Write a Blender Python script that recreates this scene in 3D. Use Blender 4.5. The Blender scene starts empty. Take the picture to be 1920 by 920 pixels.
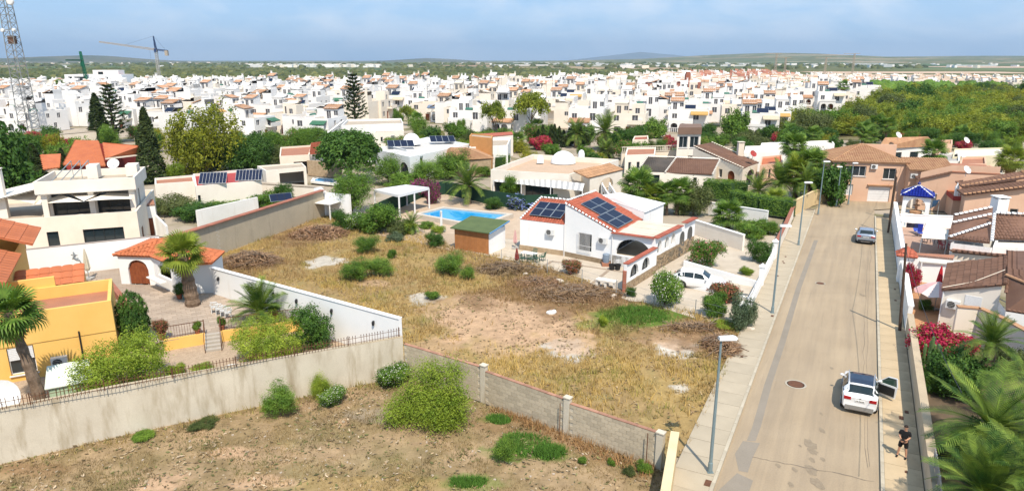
import bpy, math, random
import numpy as np
from mathutils import Vector, Matrix, Quaternion
R = math.radians; PI = math.pi
S = bpy.context.scene; COL = S.collection
rnd = random.Random(7)
# ---------------------------------------------------------------- camera
CAM_H = 19.0; PITCH = math.atan(347/1280)
cam = bpy.data.cameras.new('camera'); cam.lens = 24; cam.sensor_width = 36
cam.clip_start = 0.5; cam.clip_end = 80000
camo = bpy.data.objects.new('camera', cam); COL.objects.link(camo)
camo.location = (0, 0, CAM_H); camo.rotation_euler = (PI/2-PITCH, 0, 0); S.camera = camo
# ---------------------------------------------------------------- sky and sun
SUN_EL = R(56); SUN_AZ = math.atan2(0.22, -0.975)      # azimuth clockwise from +Y: behind the camera, a little right
w = bpy.data.worlds.new('World'); S.world = w; w.use_nodes = True
nt = w.node_tree; bg = nt.nodes['Background']
sky = nt.nodes.new('ShaderNodeTexSky'); sky.sky_type = 'NISHITA'; sky.sun_disc = False
sky.sun_elevation = SUN_EL; sky.sun_rotation = SUN_AZ; sky.altitude = 50
sky.air_density = 1.0; sky.dust_density = 0.6; sky.ozone_density = 3.0
tc = nt.nodes.new('ShaderNodeTexCoord')
mp = nt.nodes.new('ShaderNodeMapping'); mp.inputs['Scale'].default_value = (1, 1, 2.6)
nz = nt.nodes.new('ShaderNodeTexNoise'); nz.inputs['Scale'].default_value = 7.0; nz.inputs['Detail'].default_value = 6
nz.inputs['Roughness'].default_value = .55; nz.inputs['Distortion'].default_value = .4
rp = nt.nodes.new('ShaderNodeValToRGB'); rp.color_ramp.elements[0].position = .42; rp.color_ramp.elements[1].position = .64
rp.color_ramp.elements[1].color = (.62, .62, .62, 1)
haze_mix = nt.nodes.new('ShaderNodeMix'); haze_mix.data_type = 'RGBA'
haze_mix.inputs[0].default_value = .72; haze_mix.inputs[7].default_value = (2.15, 3.75, 6.0, 1)   # thin even cloud veil
cl = nt.nodes.new('ShaderNodeMix'); cl.data_type = 'RGBA'; cl.inputs[7].default_value = (5.6, 6.1, 6.7, 1)
nt.links.new(tc.outputs['Generated'], mp.inputs[0]); nt.links.new(mp.outputs[0], nz.inputs['Vector'])
nt.links.new(nz.outputs['Fac'], rp.inputs[0]); nt.links.new(rp.outputs[0], cl.inputs[0])
nt.links.new(sky.outputs[0], haze_mix.inputs[6]); nt.links.new(haze_mix.outputs[2], cl.inputs[6])
nt.links.new(cl.outputs[2], bg.inputs['Color']); bg.inputs['Strength'].default_value = 0.13
sun = bpy.data.lights.new('sun', 'SUN'); sun.energy = 4.5; sun.angle = R(.53); sun.color = (1, .90, .76)
suno = bpy.data.objects.new('sun', sun); COL.objects.link(suno)
SUNV = Vector((math.cos(SUN_EL)*math.sin(SUN_AZ), math.cos(SUN_EL)*math.cos(SUN_AZ), math.sin(SUN_EL)))
suno.rotation_euler = (-SUNV).to_track_quat('-Z', 'Y').to_euler(); suno.location = (0, 0, 200)
S.view_settings.view_transform = 'Standard'; S.view_settings.look = 'None'
S.view_settings.exposure = 0.44; S.view_settings.gamma = 1.0
S.cycles.max_bounces = 6; S.cycles.diffuse_bounces = 3; S.cycles.transparent_max_bounces = 8
S.cycles.volume_bounces = 0; S.cycles.caustics_reflective = False; S.cycles.caustics_refractive = False
HAZE = 0.00006
# ---------------------------------------------------------------- helpers
_s, _c = math.sin(PITCH), math.cos(PITCH)
def G(px, py, z=0.0):
    "place on the plane at height z that the photograph shows at (px, py)"
    u = (px-960)/1280; v = (py-460)/1280
    t = (CAM_H-z)/(_s+v*_c)
    return (u*t, (_c-v*_s)*t)
def G3(px, py, z=0.0):
    x, y = G(px, py, z); return (x, y, z)
def ang(a, b): return math.atan2(b[1]-a[1], b[0]-a[0])
def lerp(a, b, t): return tuple(x+(y-x)*t for x, y in zip(a, b))
class MB:
    def __init__(s): s.v = []; s.f = []; s.m = []
    def add(s, vs, fs, m=0):
        o = len(s.v); s.v += [tuple(v) for v in vs]
        for f in fs: s.f.append(tuple(i+o for i in f)); s.m.append(m)
        return s
    def box(s, x0, y0, z0, x1, y1, z1, m=0):
        return s.add([(x0,y0,z0),(x1,y0,z0),(x1,y1,z0),(x0,y1,z0),(x0,y0,z1),(x1,y0,z1),(x1,y1,z1),(x0,y1,z1)],
                     [(0,3,2,1),(4,5,6,7),(0,1,5,4),(1,2,6,5),(2,3,7,6),(3,0,4,7)], m)
    def obox(s, cx, cy, z0, lx, ly, h, rz=0, m=0):
        c, n = math.cos(rz), math.sin(rz); vs = []
        for z in (z0, z0+h):
            for x, y in ((-lx/2,-ly/2),(lx/2,-ly/2),(lx/2,ly/2),(-lx/2,ly/2)):
                vs.append((cx+x*c-y*n, cy+x*n+y*c, z))
        return s.add(vs, [(0,3,2,1),(4,5,6,7),(0,1,5,4),(1,2,6,5),(2,3,7,6),(3,0,4,7)], m)
    def bar(s, p, q, w, h=None, m=0):
        p = Vector(p); q = Vector(q); h = h or w; d = (q-p)
        if d.length < 1e-6: return s
        d.normalize(); up = Vector((0,0,1)) if abs(d.z) < .98 else Vector((0,1,0))
        sx = d.cross(up).normalized()*w/2; sy = sx.cross(d).normalized()*h/2
        vs = [a+i*sx+j*sy for a in (p, q) for i, j in ((-1,-1),(1,-1),(1,1),(-1,1))]
        return s.add(vs, [(0,3,2,1),(4,5,6,7),(0,1,5,4),(1,2,6,5),(2,3,7,6),(3,0,4,7)], m)
    def prism(s, poly, z0, z1, m=0, mt=None, bottom=True):
        n = len(poly)
        zb = z0 if isinstance(z0, (list, tuple)) else [z0]*n
        zt = z1 if isinstance(z1, (list, tuple)) else [z1]*n
        vs = [(p[0],p[1],zb[i]) for i, p in enumerate(poly)]+[(p[0],p[1],zt[i]) for i, p in enumerate(poly)]
        s.add(vs, [(i,(i+1)%n,n+(i+1)%n,n+i) for i in range(n)]+([tuple(range(n))[::-1]] if bottom else []), m)
        s.add(vs[n:], [tuple(range(n))], m if mt is None else mt); return s
    def poly(s, pts, m=0): return s.add(pts, [tuple(range(len(pts)))], m)
    def tube(s, pts, rad, n=6, m=0, cap=True):
        pts = [Vector(p) for p in pts]
        if not isinstance(rad, (list, tuple)): rad = [rad]*len(pts)
        o = len(s.v); vs = []; fs = []
        for i, p in enumerate(pts):
            d = (pts[min(i+1, len(pts)-1)]-pts[max(i-1, 0)]).normalized()
            up = Vector((0,0,1)) if abs(d.z) < .9 else Vector((1,0,0))
            a = d.cross(up).normalized(); b = a.cross(d)
            for k in range(n):
                t = 2*PI*k/n; vs.append(p+(a*math.cos(t)+b*math.sin(t))*rad[i])
        for i in range(len(pts)-1):
            for k in range(n):
                fs.append((i*n+k, (i+1)*n+k, (i+1)*n+(k+1)%n, i*n+(k+1)%n))
        if cap: fs += [tuple(range(n)), tuple(range((len(pts)-1)*n, len(pts)*n))[::-1]]
        return s.add(vs, fs, m)
    def lathe(s, prof, c=(0,0,0), n=12, m=0, cap=True):
        vs = [(c[0]+r*math.cos(2*PI*k/n), c[1]+r*math.sin(2*PI*k/n), c[2]+z) for r, z in prof for k in range(n)]
        fs = [(i*n+k, i*n+(k+1)%n, (i+1)*n+(k+1)%n, (i+1)*n+k) for i in range(len(prof)-1) for k in range(n)]
        if cap: fs += [tuple(range(n))[::-1], tuple(range((len(prof)-1)*n, len(prof)*n))]
        return s.add(vs, fs, m)
    def ell(s, c, rx, ry, rz, nu=10, nv=6, m=0, a0=-90):
        prof = [(math.cos(R(a0+(90-a0)*i/nv)), math.sin(R(a0+(90-a0)*i/nv))) for i in range(nv+1)]
        vs = [(c[0]+max(r,.001)*rx*math.cos(2*PI*k/nu), c[1]+max(r,.001)*ry*math.sin(2*PI*k/nu), c[2]+z*rz) for r, z in prof for k in range(nu)]
        fs = [(i*nu+k, i*nu+(k+1)%nu, (i+1)*nu+(k+1)%nu, (i+1)*nu+k) for i in range(nv) for k in range(nu)]
        return s.add(vs, fs, m)
    def mesh(s, name, mats, smooth=False):
        me = bpy.data.meshes.new(name); me.from_pydata(s.v, [], s.f)
        if not isinstance(mats, (list, tuple)): mats = [mats]
        for m in mats: me.materials.append(m)
        if len(mats) > 1: me.polygons.foreach_set('material_index', s.m)
        if smooth: me.polygons.foreach_set('use_smooth', [True]*len(s.f))
        me.update(); return me
    def build(s, name, mats, parent=None, smooth=False, loc=None, rz=0):
        return ob(name, s.mesh(name, mats, smooth), parent, loc, rz)
def ob(name, data, parent=None, loc=None, rz=0, rot=None, sc=None):
    o = bpy.data.objects.new(name, data); COL.objects.link(o)
    if parent: o.parent = parent
    if loc: o.location = loc
    if rot: o.rotation_euler = rot
    elif rz: o.rotation_euler = (0,0,rz)
    if sc is not None: o.scale = sc if isinstance(sc, (tuple, list)) else (sc, sc, sc)
    return o
def tag(o, label, cat, group=None, kind=None):
    if label: o['label'] = label
    if cat: o['category'] = cat
    if group: o['group'] = group
    if kind: o['kind'] = kind
    return o
def thing(name, label, cat, loc=(0,0,0), rz=0, group=None):
    o = ob(name, None, None, loc, rz); o.empty_display_size = .2
    return tag(o, label, cat, group)
def struct(name, mb, mats, smooth=False):
    return tag(mb.build(name, mats, None, smooth), None, None, None, 'structure')
def stuff(o): o['kind'] = 'stuff'; return o
def copytree(o, loc=None, rz=None, label=None, group=None, parent=None, sc=None):
    c = o.copy(); COL.objects.link(c)
    if parent: c.parent = parent
    else:
        if loc is not None: c.location = loc
        if rz is not None: c.rotation_euler = (0,0,rz)
        if sc is not None: c.scale = sc if isinstance(sc, (tuple, list)) else (sc, sc, sc)
        if label: c['label'] = label
        if group: c['group'] = group
    for ch in list(o.children): copytree(ch, parent=c)
    return c
def fast(name, V, F, mats, mi=None, smooth=False, col=None):
    "numpy arrays to mesh; F is (n,k)"
    V = np.asarray(V, np.float32); F = np.asarray(F, np.int32); n, k = F.shape
    me = bpy.data.meshes.new(name); me.vertices.add(len(V)); me.vertices.foreach_set('co', V.ravel())
    me.loops.add(n*k); me.loops.foreach_set('vertex_index', F.ravel())
    me.polygons.add(n); me.polygons.foreach_set('loop_start', np.arange(0, n*k, k, dtype=np.int32))
    me.polygons.foreach_set('loop_total', np.full(n, k, np.int32))
    if not isinstance(mats, (list, tuple)): mats = [mats]
    for m in mats: me.materials.append(m)
    if mi is not None: me.polygons.foreach_set('material_index', np.asarray(mi, np.int32))
    if smooth: me.polygons.foreach_set('use_smooth', np.ones(n, bool))
    if col is not None:
        a = me.color_attributes.new('tint', 'FLOAT_COLOR', 'POINT')
        c4 = np.ones((len(V), 4), np.float32); c4[:, :3] = col; a.data.foreach_set('color', c4.ravel())
    me.update(calc_edges=True); me.validate(); return me
def hash2(ix, iy, seed):
    h = (ix.astype(np.int64)*374761393+iy.astype(np.int64)*668265263+seed*1274126177) & 0x7fffffff
    h = (h ^ (h >> 13))*1274126177 & 0x7fffffff
    return ((h ^ (h >> 16)) & 0xffff)/65535.0
def vnoise(x, y, seed=0):
    ix = np.floor(x); iy = np.floor(y); fx = x-ix; fy = y-iy
    fx = fx*fx*(3-2*fx); fy = fy*fy*(3-2*fy)
    a = hash2(ix, iy, seed); b = hash2(ix+1, iy, seed); c = hash2(ix, iy+1, seed); d = hash2(ix+1, iy+1, seed)
    return (a*(1-fx)+b*fx)*(1-fy)+(c*(1-fx)+d*fx)*fy
def fbm(x, y, sc, o=4, seed=0):
    t = 0; a = .5; n = 0
    for i in range(o):
        t = t+a*vnoise(x/sc*2**i, y/sc*2**i, seed+i); n += a; a *= .55
    return t/n
def inpoly(x, y, poly):
    r = np.zeros(x.shape, bool); n = len(poly)
    for i in range(n):
        x0, y0 = poly[i][:2]; x1, y1 = poly[(i+1) % n][:2]
        if y0 == y1: continue
        r ^= ((y0 > y) != (y1 > y)) & (x < (x1-x0)*(y-y0)/(y1-y0)+x0)
    return r
# ---------------------------------------------------------------- materials
MATS = {}
def nodemat(name):
    m = bpy.data.materials.new(name); m.use_nodes = True
    return m, m.node_tree, m.node_tree.nodes['Principled BSDF']
def mixc(t, fac, a, b, blend='MIX'):
    n = t.nodes.new('ShaderNodeMix'); n.data_type = 'RGBA'; n.blend_type = blend
    for i, v in ((0, fac), (6, a), (7, b)):
        if isinstance(v, (int, float)): n.inputs[i].default_value = v
        elif isinstance(v, tuple): n.inputs[i].default_value = (*v, 1) if len(v) == 3 else v
        else: t.links.new(v, n.inputs[i])
    return n.outputs[2]
def noise(t, vec, sc, det=4, rough=.55, dist=0):
    n = t.nodes.new('ShaderNodeTexNoise'); n.inputs['Scale'].default_value = sc; n.inputs['Detail'].default_value = det
    n.inputs['Roughness'].default_value = rough; n.inputs['Distortion'].default_value = dist
    t.links.new(vec, n.inputs['Vector']); return n.outputs['Fac']
def ramp(t, x, lo, hi, c0=(0,0,0), c1=(1,1,1)):
    n = t.nodes.new('ShaderNodeValToRGB'); e = n.color_ramp.elements
    e[0].position = lo; e[1].position = hi; e[0].color = (*c0, 1); e[1].color = (*c1, 1)
    t.links.new(x, n.inputs[0]); return n.outputs[0]
def M(name, c1, c2=None, sc=.6, rough=.85, bump=0, bsc=30, metal=0, spec=.3, stain=None, stsc=(1,1,.12), stlo=.55, sthi=.8, coat=0, rvar=0, attr=False, grain=.25, gsc=25):
    if name in MATS: return MATS[name]
    m, t, p = nodemat(name)
    co = t.nodes.new('ShaderNodeTexCoord').outputs['Object']
    c2 = c2 or tuple(c*.86 for c in c1)
    x = ramp(t, noise(t, co, sc, 5), .35, .68)
    col = mixc(t, x, c1, c2)
    if attr:
        a = t.nodes.new('ShaderNodeVertexColor'); a.layer_name = 'tint'
        col = mixc(t, 1.0, a.outputs[0], mixc(t, x, (1,1,1), (.8,.8,.8)), 'MULTIPLY')
    if grain:
        g = ramp(t, noise(t, co, gsc, 3, .7), .3, .7, (1-grain,)*3, (1,1,1))
        col = mixc(t, 1.0, col, g, 'MULTIPLY')
    if stain:
        mpn = t.nodes.new('ShaderNodeMapping'); mpn.inputs['Scale'].default_value = stsc
        t.links.new(co, mpn.inputs[0])
        f = ramp(t, noise(t, mpn.outputs[0], 1.6, 5, .6), stlo, sthi)
        col = mixc(t, f, col, stain)
    if rvar:
        oi = t.nodes.new('ShaderNodeObjectInfo').outputs['Random']
        col = mixc(t, 1.0, col, ramp(t, oi, 0, 1, (1-rvar,)*3, (1,1,1)), 'MULTIPLY')
    t.links.new(col, p.inputs['Base Color'])
    p.inputs['Roughness'].default_value = rough; p.inputs['Metallic'].default_value = metal
    p.inputs['Specular IOR Level'].default_value = spec
    if coat: p.inputs['Coat Weight'].default_value = coat; p.inputs['Coat Roughness'].default_value = .05
    if bump:
        b = t.nodes.new('ShaderNodeBump'); b.inputs['Strength'].default_value = bump; b.inputs['Distance'].default_value = .02
        t.links.new(noise(t, co, bsc, 4), b.inputs['Height']); t.links.new(b.outputs[0], p.inputs['Normal'])
    MATS[name] = m; return m
def LEAF(name, dark, light, tr=.28, sc=1.4, rough=.6):
    if name in MATS: return MATS[name]
    m, t, p = nodemat(name)
    geo = t.nodes.new('ShaderNodeNewGeometry'); oi = t.nodes.new('ShaderNodeObjectInfo').outputs['Random']
    x = ramp(t, noise(t, geo.outputs['Position'], sc, 3), .35, .65)
    y = ramp(t, geo.outputs['Random Per Island'], 0, 1, (.72,)*3, (1.2,)*3)
    col = mixc(t, 1.0, mixc(t, x, dark, light), y, 'MULTIPLY')
    col = mixc(t, 1.0, col, ramp(t, oi, 0, 1, (.70, .78, .72), (1.12, 1.08, 1.1)), 'MULTIPLY')
    t.links.new(col, p.inputs['Base Color']); p.inputs['Roughness'].default_value = rough
    p.inputs['Specular IOR Level'].default_value = .25
    tl = t.nodes.new('ShaderNodeBsdfTranslucent'); ms = t.nodes.new('ShaderNodeMixShader')
    ms.inputs[0].default_value = tr; t.links.new(mixc(t, 1.0, col, (1.25, 1.2, .6), 'MULTIPLY'), tl.inputs[0])
    t.links.new(p.outputs[0], ms.inputs[1]); t.links.new(tl.outputs[0], ms.inputs[2])
    t.links.new(ms.outputs[0], t.nodes['Material Output'].inputs[0])
    MATS[name] = m; return m
def GLASS(name, c=(.02,.03,.035), rough=.06):
    if name in MATS: return MATS[name]
    m, t, p = nodemat(name); p.inputs['Base Color'].default_value = (*c, 1)
    p.inputs['Roughness'].default_value = rough; p.inputs['Specular IOR Level'].default_value = .7
    MATS[name] = m; return m
WHITE = M('white_render', (.80,.79,.76), (.74,.73,.70), .5, .9, .15, 60, stain=(.58,.53,.46), stlo=.56, sthi=.85, grain=.06)
BWHITE = M('bright_white_paint', (.84,.84,.83), (.78,.79,.79), .5, .8, .08, 60, stain=(.66,.63,.58), stlo=.60, sthi=.92, grain=.06)
CREAM = M('cream_render', (.78,.69,.57), (.71,.62,.50), .5, .9, .15, 60, stain=(.58,.50,.40), stlo=.62, sthi=.9, grain=.08)
PALE = M('pale_cream_render', (.80,.74,.65), (.74,.67,.58), .5, .9, .15, 60, stain=(.6,.52,.44), stlo=.62, sthi=.92, grain=.08)
YELLOW = M('yellow_render', (.80,.50,.15), (.76,.45,.12), .5, .85, .15, 60, stain=(.62,.36,.12), stlo=.64, sthi=.95, grain=.07)
PINKR = M('salmon_render', (.66,.44,.31), (.61,.39,.27), .5, .9, .15, 60, stain=(.5,.32,.22), stlo=.6, sthi=.92, grain=.08)
REDR = M('red_render', (.42,.06,.05), (.36,.05,.05), .6, .8, .1, 60)
DARK = M('interior_shade_black', (.03,.028,.026), (.02,.02,.02), 1, .9)  # near-black colour standing in for unlit interiors
PANE = GLASS('window_glass')
FRAMEW = M('white_frame', (.8,.8,.8), (.76,.76,.76), 1, .5)
WOOD = M('brown_wood', (.30,.09,.035), (.22,.06,.025), 3, .55, .2, 40)
DWOOD = M('dark_wood', (.09,.05,.03), (.06,.035,.02), 3, .6)
METAL = M('dark_metal', (.05,.05,.055), (.04,.04,.04), 2, .5, metal=.6)
GALV = M('galvanised_steel', (.42,.46,.48), (.34,.38,.40), 1.5, .45, metal=.5)
RUST = M('rusty_iron', (.16,.07,.035), (.11,.05,.03), 4, .8)
TERRA = M('terracotta_floor', (.42,.19,.11), (.36,.16,.10), .8, .85, .15, 20)
ORANGE = M('orange_clay_tile', (.56,.175,.07), (.47,.14,.06), .8, .75, .1, 30, rvar=.25, grain=.15)
BROWNT = M('brown_clay_tile', (.22,.12,.08), (.17,.09,.06), .8, .85, .2, 30, rvar=.35, grain=.25)
SANDT = M('sandy_clay_tile', (.56,.33,.18), (.44,.23,.13), 1.2, .85, .2, 30, rvar=.3, grain=.3)
REDT = M('red_clay_tile', (.46,.13,.075), (.38,.10,.06), .9, .8, .15, 30, rvar=.25, grain=.2)
BRICK = M('brick_red_coping', (.44,.17,.11), (.36,.14,.09), 1.5, .85, .15, 30, rvar=.3, grain=.2)
STONE = M('tan_stone', (.50,.38,.25), (.36,.26,.16), 2.5, .9, .5, 12, rvar=.35, grain=.25)
GREY = M('grey_concrete', (.42,.40,.37), (.34,.32,.29), .8, .9, .25, 25)
PVPANE = M('solar_cell', (.012,.02,.05), (.010,.016,.04), 1, .35, spec=.25, grain=.1)
ROOFB = M('beige_flat_roof', (.50,.42,.33), (.42,.35,.27), .6, .92, .1, 20, rvar=.12, stain=(.34,.28,.22), stsc=(.5,.5,.5))
PLASTIC = M('white_plastic', (.78,.78,.76), (.74,.74,.72), 1, .4)
def mono(name, c, rough=.6, **k): return M(name, c, tuple(x*.88 for x in c), 1.5, rough, **k)
# ---------------------------------------------------------------- walls, windows, roofs
def arch_top(op, u):
    u0, u1, zb, zt, ar = op[:5]
    if not ar: return zt
    h = (u1-u0)/2; k = (u-(u0+u1)/2)/h
    return zt-ar+ar*math.sqrt(max(0, 1-k*k))
def outline(op):
    u0, u1, zb, zt, ar = op[:5]
    p = [(u0, zb), (u1, zb)]
    if ar:
        p += [(u1-(u1-u0)*i/12, arch_top(op, u1-(u1-u0)*i/12)) for i in range(13)]
    else: p += [(u1, zt), (u0, zt)]
    return p
def panel(mb, a, b, z0, zt, ops=(), d=.2, m=0):
    "wall face from a to b (outside on the right) with real openings and reveals of depth d"
    L = math.dist(a, b); ux, uy = (b[0]-a[0])/L, (b[1]-a[1])/L; nx, ny = uy, -ux
    def zt_at(u):
        if not isinstance(zt, (list, tuple)): return zt
        for (ua, za), (ub, zb) in zip(zt, zt[1:]):
            if u <= ub+1e-6: return za+(zb-za)*max(0, (u-ua))/(ub-ua)
        return zt[-1][1]
    P = lambda u, z, k=0: (a[0]+ux*u-nx*k, a[1]+uy*u-ny*k, z)
    br = {0.0, L}
    if isinstance(zt, (list, tuple)): br |= {u for u, _ in zt}
    for op in ops:
        br |= {op[0], op[1]}
        if op[4]: br |= {op[0]+(op[1]-op[0])*i/12 for i in range(13)}
    br = sorted(x for x in br if -1e-6 <= x <= L+1e-6)
    for ua, ub in zip(br, br[1:]):
        if ub-ua < 1e-5: continue
        lo = (z0, z0)
        for op in sorted((o for o in ops if o[0] < (ua+ub)/2 < o[1]), key=lambda o: o[2]):
            if op[2] > lo[0]+1e-4: mb.add([P(ua,lo[0]),P(ub,lo[1]),P(ub,op[2]),P(ua,op[2])], [(0,1,2,3)], m)
            lo = (arch_top(op, ua), arch_top(op, ub))
        mb.add([P(ua,lo[0]),P(ub,lo[1]),P(ub,zt_at(ub)),P(ua,zt_at(ua))], [(0,1,2,3)], m)
    for op in ops:
        o = outline(op); n = len(o)
        for i in range(n):
            p, q = o[i], o[(i+1) % n]
            mb.add([P(*p),P(*q),P(*q,d),P(*p,d)], [(0,1,2,3)], m)
def fill(mb, a, b, op, k, m=0):
    L = math.dist(a, b); ux, uy = (b[0]-a[0])/L, (b[1]-a[1])/L
    mb.poly([(a[0]+ux*u+uy*-k, a[1]+uy*u+ux*k, z) for u, z in outline(op)], m)
def window(parent, a, b, op, d=.2):
    st = op[5] if len(op) > 5 else 'w'
    if st == 'o': return
    u0, u1, zb, zt, ar = op[:5]
    L = math.dist(a, b); ux, uy = (b[0]-a[0])/L, (b[1]-a[1])/L; nx, ny = uy, -ux
    P = lambda u, z, k: (a[0]+ux*u-nx*k, a[1]+uy*u-ny*k, z)
    k = d-.02; w = .06; mb = MB(); ol = outline(op)
    def ring(kk, t=w, m=0):
        uc, zc = (u0+u1)/2, (zb+zt)/2
        for i in range(len(ol)):
            p, q = ol[i], ol[(i+1) % len(ol)]
            mb.bar(P(p[0]+(uc-p[0])*.04, p[1]+(zc-p[1])*.04, kk), P(q[0]+(uc-q[0])*.04, q[1]+(zc-q[1])*.04, kk), t, t, m)
    if st in 'dr':                                           # doors: planked leaf
        mat = WOOD if st == 'd' else FRAMEW
        dn = MB(); fill(dn, a, b, op, k)
        o = dn.build('door' if st == 'd' else 'garage_door', mat, parent)
        n = max(2, int((u1-u0)/.22)); g = MB()
        for i in range(n):
            ua = u0+(u1-u0)*i/n+.015; ub = u0+(u1-u0)*(i+1)/n-.015
            if st == 'd': g.bar(P((ua+ub)/2, zb+.03, k-.02), P((ua+ub)/2, min(arch_top(op, ua), arch_top(op, ub))-.03, k-.02), ub-ua, .03)
        if st == 'r':
            for i in range(6):
                z = zb+(zt-zb)*(i+.5)/6; g.bar(P(u0+.05, z, k-.02), P(u1-.05, z, k-.02), .03, (zt-zb)/6-.03)
        g.build('plank', mat, o); return o
    if st == 's':                                            # roller shutter
        dn = MB(); n = max(4, int((zt-zb)/.16))
        for i in range(n):
            z = zb+(zt-zb)*(i+.5)/n; dn.bar(P(u0+.03, z, k-.02), P(u1-.03, z, k-.02), .04, (zt-zb)/n*.86)
        ring(k-.05); o = mb.build('window', FRAMEW, parent); dn.build('shutter', FRAMEW, o); return o
    fm = METAL if st in 'bgk' else FRAMEW
    ring(k); n = max(1, round((u1-u0)/(.8 if st != 'g' else 1.1)))
    for i in range(1, n):
        u = u0+(u1-u0)*i/n; mb.bar(P(u, zb, k), P(u, arch_top(op, u), k), .05)
    if st == 'w' and zb > .3: mb.bar(P(u0-.08, zb-.03, -.04), P(u1+.08, zb-.03, -.04), .14, .06)
    o = mb.build('window', fm, parent)
    pn = MB(); fill(pn, a, b, op, k+.01); pn.build('pane', PANE, o)
    if st == 'k':                                            # barred grille standing off the wall
        for i in range(int((u1-u0)/.13)+1):
            u = u0-.05+i*.13; g = MB().bar(P(u, zb-.05, -.14), P(u, zt+.05, -.14), .025); g.build('grille_bar', FRAMEW, o)
        g = MB()
        for z in (zb, zb+(zt-zb)*.3, zt): g.bar(P(u0-.06, z, -.14), P(u1+.06, z, -.14), .03)
        for u in (u0, u1): g.bar(P(u, zb, -.14), P(u, zb, .0), .02).bar(P(u, zt, -.14), P(u, zt, .0), .02)
        g.build('grille_frame', FRAMEW, o)
    return o
def inset(poly, t):
    n = len(poly); r = []
    for i in range(n):
        p0, p1, p2 = Vector(poly[i-1][:2]), Vector(poly[i][:2]), Vector(poly[(i+1) % n][:2])
        d1 = (p1-p0).normalized(); d2 = (p2-p1).normalized()
        n1 = Vector((-d1.y, d1.x)); n2 = Vector((-d2.y, d2.x)); b = (n1+n2)
        b = b/max(.2, b.dot(n1)); r.append((p1.x+b.x*t, p1.y+b.y*t))
    return r
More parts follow.
